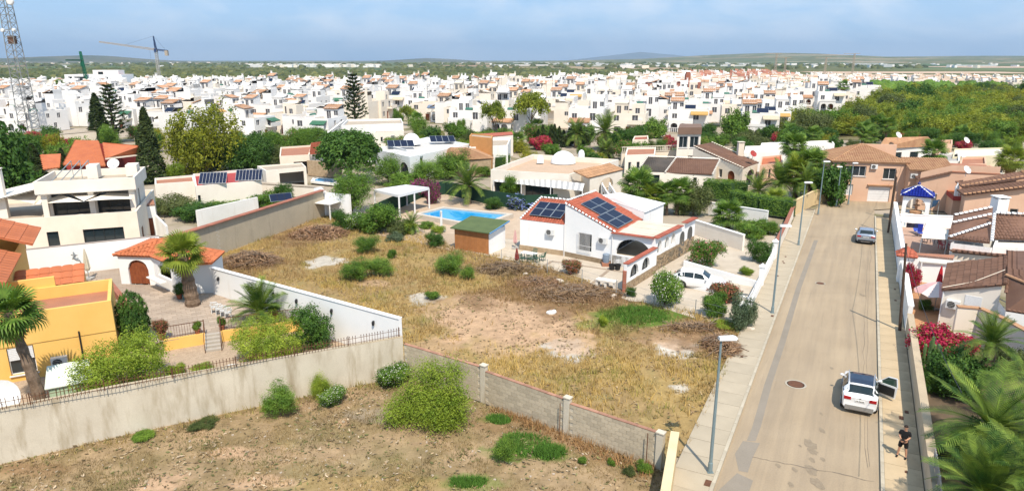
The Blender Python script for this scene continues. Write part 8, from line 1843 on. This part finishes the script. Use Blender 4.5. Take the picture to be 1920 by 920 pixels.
# ---------------------------------------------------------------- cars
def paint(name, c, metal=0): 
    m = M(name, c, c, 1, .28, metal=metal, spec=.5, coat=.6, grain=0); return m
TYRE = mono('tyre_rubber', (.02,.02,.02), .9); RIM = M('alloy_rim', (.45,.46,.48), None, 1, .3, metal=.8); CGL = GLASS('car_glass', (.012,.02,.02), .05); TRIM = mono('black_trim', (.025,.025,.025), .6)
LR = mono('red_tail_lens', (.40,.012,.015), .2); LH = GLASS('headlight_lens', (.55,.57,.58), .08); CHR = M('silver_trim', (.55,.56,.58), None, 1, .3, metal=.8)
def car(label, loc, rz, pm, L=4.35, Wd=1.8, Ht=1.6, kind='suv', open_door=False, dark_roof=False):
    t = thing('parked_car', label, 'car', (*loc, .0), rz)
    # stations front (x=+) to back: x, belt half-width, z sill, z belt, roof half-width, z roof
    hl = L/2; k = Ht/1.6
    ST = [(hl,.60,.38,.62,.5,.64),(hl-.10,.76,.24,.72,.62,.74),(hl-.45,.86,.22,.86,.72,.88),(hl-.95,.89,.22,.96,.74,.98),(hl-1.30,.90,.22,1.00,.74,1.05),(hl-1.95,.905,.22,1.02,.65,1.50),(hl-2.4,.905,.22,1.03,.64,1.58),(hl-3.1,.905,.22,1.05,.63,1.58),(-hl+.75,.895,.22,1.08,.61,1.51),(-hl+.32,.87,.24,1.08,.58,1.30),(-hl+.10,.83,.28,1.04,.72,1.07),(-hl,.76,.36,.92,.62,.95)]
    s = Wd/1.81; ring = []; mb = MB(); V = []
    for x, bw, zs, zb, rw, zr in ST:
        r = [(rw*.0, zr+.015 if zr > 1.1 else zr+.02), (rw*.7, zr+.005), (rw, zr-.03), (bw, zb) if zr-zb > .1 else (bw*.97, zb-.02), (bw*1.0, (zs+zb)*.55), (bw*.985, zs+.12), (bw*.86, zs)]
        V.append([(x, y*s, z*k) for y, z in r])
    n = 7
    for sg in (1, -1):
        vs = [(x, y*sg, z) for r in V for x, y, z in r]; fs = []
        for i in range(len(V)-1):
            for j in range(n-1):
                f = (i*n+j, (i+1)*n+j, (i+1)*n+j+1, i*n+j+1); fs.append(f if sg > 0 else f[::-1])
        mb.add(vs, fs)
    for e in (0, len(V)-1):
        pts = [V[e][j] for j in range(n)]+[(x, -y, z) for x, y, z in V[e][::-1]][:-1]; mb.poly(pts if e else pts[::-1])
    mb.poly([(x, y, z) for x, y, z in [V[i][-1] for i in range(len(V))]]+[(V[i][-1][0], -V[i][-1][1], V[i][-1][2]) for i in range(len(V)-1,-1,-1)])
    body = mb.mesh('body', pm, True); bo = ob('body', body, t)
    md = bo.modifiers.new('weld', 'WELD'); md.merge_threshold = .004
    md = bo.modifiers.new('bevel', 'BEVEL'); md.width = .03; md.segments = 2; md.limit_method = 'ANGLE'; md.angle_limit = R(28)
    def lift(i, a, j, b, e=.012):   # point on the skin between stations
        p = Vector(V[i][j]).lerp(Vector(V[i][j+1]), b); q = Vector(V[i+1][j]).lerp(Vector(V[i+1][j+1]), b); return p.lerp(q, a)
    def glass(name, quad, m=CGL, up=(0,0,1), e=.014):
        a, b, c, d = [Vector(p) for p in quad]; nrm = (b-a).cross(d-a).normalized()
        if nrm.dot(Vector(up)) < 0: nrm = -nrm
        g = MB(); N = 4
        g.add([p+nrm*e for p in (a,b,c,d)]+[p-nrm*.01 for p in (a,b,c,d)], [(0,1,2,3),(0,4,5,1),(1,5,6,2),(2,6,7,3),(3,7,4,0)]); return g.build(name, m, t)
    M_ = lambda p: Vector((p[0], -p[1], p[2]))
    def patch(name, rows, w_, m, e=.016):
        g = MB(); vs = []
        for i, a in rows:
            h_ = [lift(i,a,0,0), lift(i,a,1,0), lift(i,a,1,w_)]; h_ = [Vector((p.x,p.y,p.z+e)) for p in h_]; vs += [M_(h_[2]), M_(h_[1]), h_[0], h_[1], h_[2]]
        fs = [(r*5+c, r*5+c+1, r*5+6+c, r*5+5+c) for r in range(len(rows)-1) for c in range(4)]; g.add(vs, fs); return g.build(name, m, t)
    patch('windscreen', [(4,.08),(4,.5),(4,.93)], .9, CGL); patch('rear_window', [(8,.25),(8,.6),(8,.99),(9,.55)], .92, CGL)
    if dark_roof:
        patch('roof_panel', [(5,.06),(6,0),(7,0),(7,.95)], .80, GLASS('roof_glass', (.015,.025,.05), .1))
        for (i, j) in ():
            p0, p1 = lift(i,0 if i > 5 else .15,2,0), lift(i,1 if i < 7 else .9,2,0); glass('roof_panel', (Vector((p0.x,p0.y*.93,p0.z+.02)), M_((p0.x,p0.y*.93,p0.z+.02)), M_((p1.x,p1.y*.93,p1.z+.02)), Vector((p1.x,p1.y*.93,p1.z+.02))), GLASS('roof_glass', (.015,.025,.05), .1), e=.02)
        for sg in (1,-1): MB().bar((hl-2.0,.66*s*sg,1.60*k),(-hl+.8,.64*s*sg,1.57*k),.035).build('roof_rail', CHR, t)
    for sg in (1, -1):
        F = (lambda p: p) if sg > 0 else M_
        for nm, (i0, a0), (i1, a1) in (('side_window',(4,.55),(6,.25)),('side_window',(6,.35),(7,.55)),('quarter_window',(7,.62),(8,.75))):
            if nm == 'side_window' and i0 == 4 and open_door and sg < 0: pass
            q = [F(lift(i0,a0,2,.93)), F(lift(i1,a1,2,.93)), F(lift(i1,a1,2,.14)), F(lift(i0,a0 if i0 != 4 else .95,2,.14))]; glass(nm, q, CGL, (0,sg,.3), .02)
        for x in (hl-.85, -hl+.82):
            wt = MB().tube([(0,-.11,0),(0,-.10,0),(0,.10,0),(0,.11,0)], [.27,.335,.335,.27], 18); w_ = ob('wheel', wt.mesh('tyre', TYRE, True), t, (x, sg*(Wd/2-.10), .335))
            r_m = MB().tube([(0,sg*.085,0),(0,sg*.118,0)], [.225,.22], 16)
            for q in range(5): a = q*1.2566; r_m.bar((0,sg*.122,0),(.2*math.cos(a),sg*.122,.2*math.sin(a)),.05,.02)
            r_m.build('rim', RIM, w_)
            ar = MB(); c0 = []
            for q in range(13): a = PI*q/12; c0.append((x+.40*math.cos(a), sg*(Wd/2+.004), .335+.40*math.sin(a)))
            ar.poly(c0+[(x-.4,sg*(Wd/2+.004),.22),(x+.4,sg*(Wd/2+.004),.22)]); ar.build('wheel_arch', TRIM, t)
        mr = MB().ell((hl-1.55, sg*(Wd/2+.09), 1.05*k), .08,.11,.08, 8, 5); mr.bar((hl-1.55, sg*(Wd/2-.06), 1.02*k),(hl-1.55, sg*(Wd/2+.06), 1.03*k),.05); mr.build('mirror', pm, t)
        p = Vector((hl-.13,.62*s*sg,.70*k)); MB().add([(hl-.02,.50*s*sg,.64*k),(hl-.30,.80*s*sg,.74*k),(hl-.42,.82*s*sg,.85*k),(hl-.12,.55*s*sg,.75*k)], [(0,1,2,3)]).build('headlight', LH, t)
        MB().box(-hl-.02,sg*.80*s-(.0 if sg < 0 else .36),.84*k,-hl+.22,sg*.80*s+(.36 if sg < 0 else .0),1.0*k).build('tail_light', LR, t)
        for hx in (hl-2.35, hl-3.2): MB().box(hx,sg*(Wd/2-.005)-.012,.92*k,hx+.2,sg*(Wd/2-.005)+.015,.95*k).build('door_handle', pm, t)
    MB().box(-hl-.03,-.7*s,.26*k,-hl+.15,.7*s,.52*k).build('rear_bumper', TRIM if not dark_roof else M('bumper_grey', (.30,.29,.27), None, 1, .5), t)
    MB().box(-hl-.045,-.45,.30*k,-hl+.1,.45,.36*k).build('skid_plate', CHR, t); MB().box(-hl-.02,-.26,.76*k,-hl+.06,.26,.87*k).build('number_plate', PLASTIC, t)
    pl = MB()
    for q, (a, b) in enumerate(((-.20,.06),(-.13,.06),(-.06,.06),(.01,.06),(.10,.05),(.17,.05))): pl.box(-hl-.024,a,.785*k,-hl-.02,a+b*.7,.845*k)
    pl.build('plate_character', TRIM, t)
    MB().ell((-hl-.01,0,.98*k),.015,.05,.045,8,5).build('badge', CHR, t); MB().box(hl-.12,-.5*s,.40*k,hl+.02,.5*s,.58*k).build('grille', TRIM, t)
    MB().bar((-hl+.66,-.55*s,1.50*k),(-hl+.66,.55*s,1.50*k),.12,.03).build('spoiler', pm, t)
    if open_door:
        dr = ob('door', None, t, (hl-1.42, -Wd/2-.02, 0), R(62))
        D = [(0,.30),(-.02,1.02),(-.55,1.48),(-.98,1.52),(-1.08,1.02),(-1.02,.30)]; dm = MB(); o_ = [(x, 0, z*k) for x, z in D[:1]]
        lower = [(0,.30),(0,1.0),(-1.08,1.02),(-1.02,.30)]
        dm = MB(); vs = [(x,0,z*k) for x, z in lower]+[(x,.10,z*k) for x, z in lower]; dm.add(vs, [(0,1,2,3),(7,6,5,4),(0,4,5,1),(1,5,6,2),(2,6,7,3),(3,7,4,0)]).build('door_panel', pm, dr)
        MB().box(-.98,.10,.4*k,-.06,.13,.92*k).build('door_lining', TRIM, dr)
        fr_ = MB(); U = [(0,1.0),(-.52,1.47),(-1.0,1.52),(-1.08,1.02)]
        for a, b in zip(U, U[1:]): fr_.bar((a[0],.05,a[1]*k),(b[0],.05,b[1]*k),.05)
        fr_.build('window_frame', pm, dr); MB().poly([(x,.05,z*k) for x, z in U]).build('door_glass', GLASS('green_glass', (.04,.08,.06), .05), dr)
        MB().add([(hl-1.45,-Wd/2-.012,.32*k),(hl-2.45,-Wd/2-.012,.32*k),(hl-2.45,-Wd/2-.012,1.02*k),(hl-1.45,-Wd/2-.012,1.0*k)], [(0,1,2,3)]).build('door_opening_shade', DARK, t)  # black sheet paints the shaded doorway over the closed body side
    return t
road_dir = R(63.1)
wc = G(1609,779); car('white hatchback with dark glass roof and its right front door open, parked on the road', (wc[0]+1.0*.45+.55, wc[1]+2.0), road_dir, paint('white_car_paint', (.78,.79,.80)), 4.3, 1.84, 1.62, open_door=True, dark_roof=True)
sc2 = G(1623,459); car('silver blue hatchback parked farther up the road', (sc2[0]+.95, sc2[1]+2.0), road_dir, paint('silver_blue_paint', (.30,.35,.42), .5), 4.2, 1.9, 1.52)
x, y = G(1313,541); car('white hatchback parked in the villa driveway behind bushes', (x, y+.4), R(-22), paint('white_car_paint', (.78,.79,.80)), 4.4, 1.85, 1.58)
# ---------------------------------------------------------------- person on the right pavement
def skin_mesh(name, pts, edges, mat, parent, loc=(0,0,0), sub=2, mark=0):
    me = bpy.data.meshes.new(name); me.from_pydata([p[:3] for p in pts], edges, []); me.materials.append(mat); o = ob(name, me, parent, loc)
    o.modifiers.new('skin', 'SKIN'); sk = me.skin_vertices[0].data
    for i, p in enumerate(pts): sk[i].radius = (p[3], p[4] if len(p) > 4 else p[3]); sk[i].use_root = (i == mark)
    m = o.modifiers.new('sub', 'SUBSURF'); m.levels = sub; m.render_levels = sub
    for pl_ in me.polygons: pl_.use_smooth = True
    return o
SKIN = M('skin', (.52,.28,.18), (.46,.24,.15), 8, .6, grain=0); BLK = mono('black_cloth', (.012,.012,.014), .9)
pp = thing('person', 'person in black shirt and shorts standing on the right pavement holding a small device', 'person', (*G(1690,856,.12), .12), R(140))
P = [(0,0,.92,.13,.10),(0,0,1.12,.13,.10),(0,.0,1.34,.155,.10),(0,0,1.46,.06),(0,.02,1.52,.055),(0,.03,1.60,.085,.095),(0,.02,1.70,.08,.09),
     (.17,0,1.39,.055),(.23,.02,1.14,.042),(.12,.24,1.08,.034),(.06,.32,1.10,.03),(-.17,0,1.39,.055),(-.23,.02,1.14,.042),(-.12,.24,1.08,.034),(-.06,.32,1.10,.03),
     (.10,0,.84,.085),(.14,.02,.48,.058),(.17,-.02,.26,.056),(.18,-.01,.08,.036),(.19,.10,.035,.034),(.195,.17,.03,.026),(-.10,0,.84,.085),(-.14,.02,.48,.058),(-.17,-.02,.26,.056),(-.18,-.01,.08,.036),(-.19,.10,.035,.034),(-.195,.17,.03,.026)]
E_ = [(0,1),(1,2),(2,3),(3,4),(4,5),(5,6),(2,7),(7,8),(8,9),(9,10),(2,11),(11,12),(12,13),(13,14),(0,15),(15,16),(16,17),(17,18),(18,19),(19,20),(0,21),(21,22),(22,23),(23,24),(24,25),(25,26)]
skin_mesh('body', P, E_, SKIN, pp)
for sg in (1,-1):
    for f in range(4): skin_mesh('finger', [(sg*.06-sg*.014*f+sg*.02,.345,1.10,.009),(sg*.045-sg*.012*f+sg*.02,.375-.004*f,1.108,.008),(sg*.028-sg*.01*f+sg*.02,.385,1.125,.007)], [(0,1),(1,2)], SKIN, pp, sub=1)
    skin_mesh('thumb', [(sg*.075,.33,1.115,.011),(sg*.05,.345,1.14,.010),(sg*.03,.35,1.145,.008)], [(0,1),(1,2)], SKIN, pp, sub=1)
skin_mesh('shirt', [(0,0,.90,.165,.125),(0,0,1.10,.165,.125),(0,0,1.34,.185,.125),(0,0,1.45,.08),(.19,0,1.38,.085),(.235,.02,1.20,.07),(-.19,0,1.38,.085),(-.235,.02,1.20,.07)], [(0,1),(1,2),(2,3),(2,4),(4,5),(2,6),(6,7)], BLK, pp)
skin_mesh('shorts', [(0,0,.93,.16,.125),(.11,0,.80,.115),(.145,.02,.52,.10),(-.11,0,.80,.115),(-.145,.02,.52,.10)], [(0,1),(1,2),(0,3),(3,4)], BLK, pp)
for sg in (1,-1): skin_mesh('shoe', [(sg*.18,-.04,.045,.05),(sg*.188,.10,.04,.05),(sg*.195,.20,.03,.035)], [(0,1),(1,2)], BLK, pp)
ob('hair', MB().ell((0,.012,1.665),.098,.108,.095,12,6,0,0).mesh('hair', mono('dark_hair', (.03,.02,.015), .8), True), pp)
for sg in (1,-1): MB().ell((sg*.032,.115,1.625),.012,.008,.009,8,5).build('eye', METAL, pp)
MB().ell((0,.125,1.59),.014,.02,.022,8,5).build('nose', SKIN, pp); MB().box(-.025,.112,1.553,.025,.118,1.560).build('mouth', LR, pp)
for sg in (1,-1): MB().ell((sg*.092,.03,1.61),.012,.022,.03,8,5).build('ear', SKIN, pp)
rc = thing('remote_controller', 'small dark device held in the hands of the person in black', 'remote control', (*G(1690,856,.12), 1.22), R(140)); MB().box(-.09,.33,-.02,.09,.42,.02).box(-.06,.40,.02,.06,.42,.11).build('case', TRIM, rc)
# ---------------------------------------------------------------- yard things
def table(label, x, y, rz, m, top, L=1.6, W_=.8):
    t = thing('garden_table', label, 'table', (x, y, .03), rz); MB().box(-L/2,-W_/2,.70,L/2,W_/2,.75).build('table_top', top, t)
    for sx in (-1,1):
        for sy in (-1,1): MB().box(sx*(L/2-.1)-.03,sy*(W_/2-.1)-.03,0,sx*(L/2-.1)+.03,sy*(W_/2-.1)+.03,.7).build('leg', m, t)
GRN = mono('green_plastic', (.06,.14,.09), .5); x, y = G(992,488); table('garden table with white top among green chairs in the villa yard', x, y, R(-30), GRN, PLASTIC)
for i, (dx, dy, r) in enumerate(((-.7,-.8,180),(.05,-.95,180),(.7,-.8,180),(1.3,-.3,-90),(.5,.75,0))):
    chair(['left green chair at the near side of the yard table','middle green chair at the near side of the yard table','right green chair at the near side of the yard table','green chair at the right end of the yard table','green chair at the far side of the yard table'][i], x+dx, y+dy, .03, R(r-30), GRN, 'green chairs round the yard table')
closed_parasol('closed dark red parasol beside the yard table', (*G(969,497), .03), 1.7, mono('wine_cloth', (.26,.05,.04)))
closed_parasol('pale pink covered parasol at the villa corner', (*G(966,466), .03), 2.0, mono('pink_cover', (.66,.40,.38)))
bn = thing('blue_bin', 'grey blue barrel on a terracotta base beside the villa porch', 'barrel', (*G(1136,498), .03)); MB().box(-.4,-.4,0,.4,.4,.32).build('base', TERRA, bn); MB().lathe([(.3,.32),(.34,.7),(.34,1.1),(.3,1.15)], n=14).build('barrel', mono('blue_grey_plastic', (.22,.28,.36), .5), bn)
for i, px in enumerate((1147,1158)):
    t = thing('black_tub', ('left' if i == 0 else 'right')+' black tub under the porch wall', 'tub', (*G(px,506), .03)); MB().lathe([(.22,0),(.30,.5),(.32,.52),(.28,.5),(.2,.1)], n=14).build('shell', TRIM, t); MB().tube([(-.3,0,.5),(-.2,0,.62),(.2,0,.62),(.3,0,.5)], .015).build('handle', TRIM, t)
bq = thing('stone_barbecue', 'pale block bench with two openings at the yard edge', 'barbecue', (*G(1137,540), .03), R(-30)); MB().box(-.9,-.35,.6,.9,.35,.75).build('slab', PALE, bq)
for x in (-.8,0,.8): MB().box(x-.1,-.3,0,x+.1,.3,.6).build('leg', PALE, bq)
dish('small dark satellite dish on a pole before the villa window', (*G(1103,486), .0), .3, R(30), 35, pole=.5, m=METAL)
# leaning solar panel, mesh fence of the yard
sp = thing('ground_solar_panel', 'tilted solar panel on the brick coping of the grey block wall', 'solar panel', G3(508,380,2.7)); solar_panel(sp, (0,0,.1), (.8,.55,0), (-.3,.6,.4), 2.6, 1.3, 3, 6)
yf = thing('wire_fence', 'rusty post and wire fence between the villa yard and the grassy plot', 'fence', (*G(1000,500), 0)); o_ = Vector((*G(1000,500), 0)); PTS = [Vector((*G(*p), 0))-o_ for p in ((940,492),(1026,512),(1091,532),(1155,553),(1226,575),(1303,592),(1380,612))]
for p in PTS: MB().bar(p, p+Vector((0,0,1.35)), .05).build('post', GALV, yf)
for z in (.3,.75,1.25):
    for a, b in zip(PTS, PTS[1:]): MB().bar(a+Vector((0,0,z)), b+Vector((0,0,z)), .012).build('wire', GALV, yf)
# loose stones along the yard edge, scraps
for i, (px, py) in enumerate(((985,514),(1050,528),(1064,534),(1110,545),(1150,556),(1032,588),(1405,618))):
    x, y = G(px, py); k = rnd.uniform(.25,.5); o = MB().add([(-k,-k*.5,0),(k*.9,-k*.6,0),(k,k*.5,0),(-k*.8,k*.6,0),(-k*.7,-k*.35,k*.5),(k*.6,-k*.4,k*.45),(k*.7,k*.3,k*.55),(-k*.5,k*.4,k*.4)], [(0,3,2,1),(4,5,6,7),(0,1,5,4),(1,2,6,5),(2,3,7,6),(3,0,4,7)]).build('broken_slab', M('pale_rubble', (.60,.53,.44), (.5,.42,.34), 2, .9), None, loc=(x, y, .0), rz=rnd.uniform(0,3))
    tag(o, 'pale broken slab at the grassy plot edge, '+['nearest the yard table','second from the yard table','third from the yard table','before the stone barbecue','near the screen wall','on the sandy patch','at the end of the white frontage wall'][i], 'rubble', 'broken slabs at the edge of the grassy plot')
fr_l = thing('plastic_bag', 'crumpled white plastic bag lying on the sandy patch', 'litter', (*G(1033,588), .0)); MB().ell((0,0,.1),.4,.25,.18,9,5).ell((.25,.1,.12),.2,.2,.2,7,4).build('sheet', PLASTIC, fr_l)
# ================================================================ FAR HILLS
HILLM = M('hill_scrub', (.06,.075,.045), (.15,.135,.085), .0022, .95, grain=0, spec=.05)
def hill(pts, dist, depth, seed, mat=None):
    "ridge seen at pixel columns/rows: a mound of real height at its distance"
    P = []
    for px, py in pts:
        v = (py-460)/1280; y = dist; t = y/(_c-v*_s); P.append(((px-960)/1280*t, CAM_H-t*(_s+v*_c)))
    xs = np.linspace(P[0][0], P[-1][0], 90); zs = np.interp(xs, [p[0] for p in P], [p[1] for p in P]); ny = 16; V = []; rg = np.random.default_rng(seed)
    for j in range(ny+1):
        f = j/ny; prof = math.sin(PI*f)**1.3; yy = dist-depth/2+depth*f
        zz = np.maximum(zs, 0)*prof*(1+.10*(fbm(xs, xs*0+f*3000, 900, 4, seed)-.5)); edge = np.minimum(1, np.minimum(np.arange(90), 89-np.arange(90))/6); V.append(np.stack([xs, xs*0+yy, zz*edge-.5], 1))
    V = np.concatenate(V); i, j = np.meshgrid(np.arange(89), np.arange(ny)); a = (j*90+i).ravel(); o = ob('hills', fast('hills', V, np.stack([a, a+1, a+91, a+90], 1), mat or HILLM, None, True)); o['kind'] = 'structure'
hill([(-500,112),(-100,108),(60,110),(110,106),(175,104),(215,108),(260,112),(330,117),(420,120)], 6500, 2600, 1)
hill([(330,119),(480,118),(620,117),(700,115),(780,111),(860,114),(940,118)], 9000, 2500, 2)
hill([(640,118),(740,113),(800,109),(850,111),(900,115),(980,119)], 11500, 2400, 3)
hill([(900,117),(1100,113),(1230,110),(1340,103),(1420,100),(1500,106),(1650,107),(1800,105),(1960,106),(2300,108)], 7000, 7600, 4, FIELDM)
hill([(1050,115),(1130,106),(1200,98),(1260,103),(1330,111)], 24000, 5000, 5)
# pale settlements and greenhouses on the plain
rs = random.Random(5); vb = MB()
for i in range(420):
    px = rs.choice([rs.uniform(480,720), rs.uniform(480,720), rs.uniform(1100,1900), rs.uniform(0,1900)]); d = rs.uniform(1700,5200) if not 480 < px < 720 else rs.uniform(1900,2500); x = (px-960)/1280*d
    vb.obox(x, d, -.1, rs.uniform(9,26), rs.uniform(8,14), rs.uniform(4,8), rs.uniform(0,3), rs.choice([0,0,1]))
stuff(vb.build('far_settlement', [TW1, TW2]))
gh = MB()
for i in range(34):
    d = rs.uniform(2200,6000); px = rs.uniform(960,1920); x = (px-960)/1280*d; gh.obox(x, d, 0, rs.uniform(60,240), rs.uniform(30,90), 4, rs.uniform(-.3,.3))
stuff(gh.build('far_greenhouses', M('greenhouse_sheet', (.62,.62,.60), None, .1, .6)))
fd = MB(); 
for i, (px, py, w_, d_) in enumerate(((1330,146.5,300,60),(1620,150,420,50),(1850,151,420,60),(1700,136,340,160),(1600,141,200,50),(980,139,130,60),(880,140,120,50),(1880,126,420,400),(1450,118,600,500),(120,147,200,50),(1780,143,300,60))):
    x, y = G(px, py); fd.prism([(x-w_/2,y-d_/2),(x+w_/2,y-d_/2),(x+w_/2+20,y+d_/2),(x-w_/2+30,y+d_/2)], 0, .05+i*.01)
struct('bare_fields', fd, M('bare_field', (.50,.36,.26), (.40,.29,.21), .01, .95, grain=0))
# ---------------------------------------------------------------- haze
def haze(density, x=26000, y0=-300, y1=30000, top=700):
    m = bpy.data.materials.new('haze_air'); m.use_nodes = True; t = m.node_tree
    for n in list(t.nodes):
        if n.type == 'BSDF_PRINCIPLED': t.nodes.remove(n)
    v = t.nodes.new('ShaderNodeVolumePrincipled'); v.inputs['Color'].default_value = (.60,.79,1,1); v.inputs['Density'].default_value = density
    v.inputs['Anisotropy'].default_value = .2
    t.links.new(v.outputs[0], t.nodes['Material Output'].inputs['Volume'])
    o = MB().box(-x, y0, -1.2, x, y1, top).build('haze', m); stuff(o)
haze(HAZE)
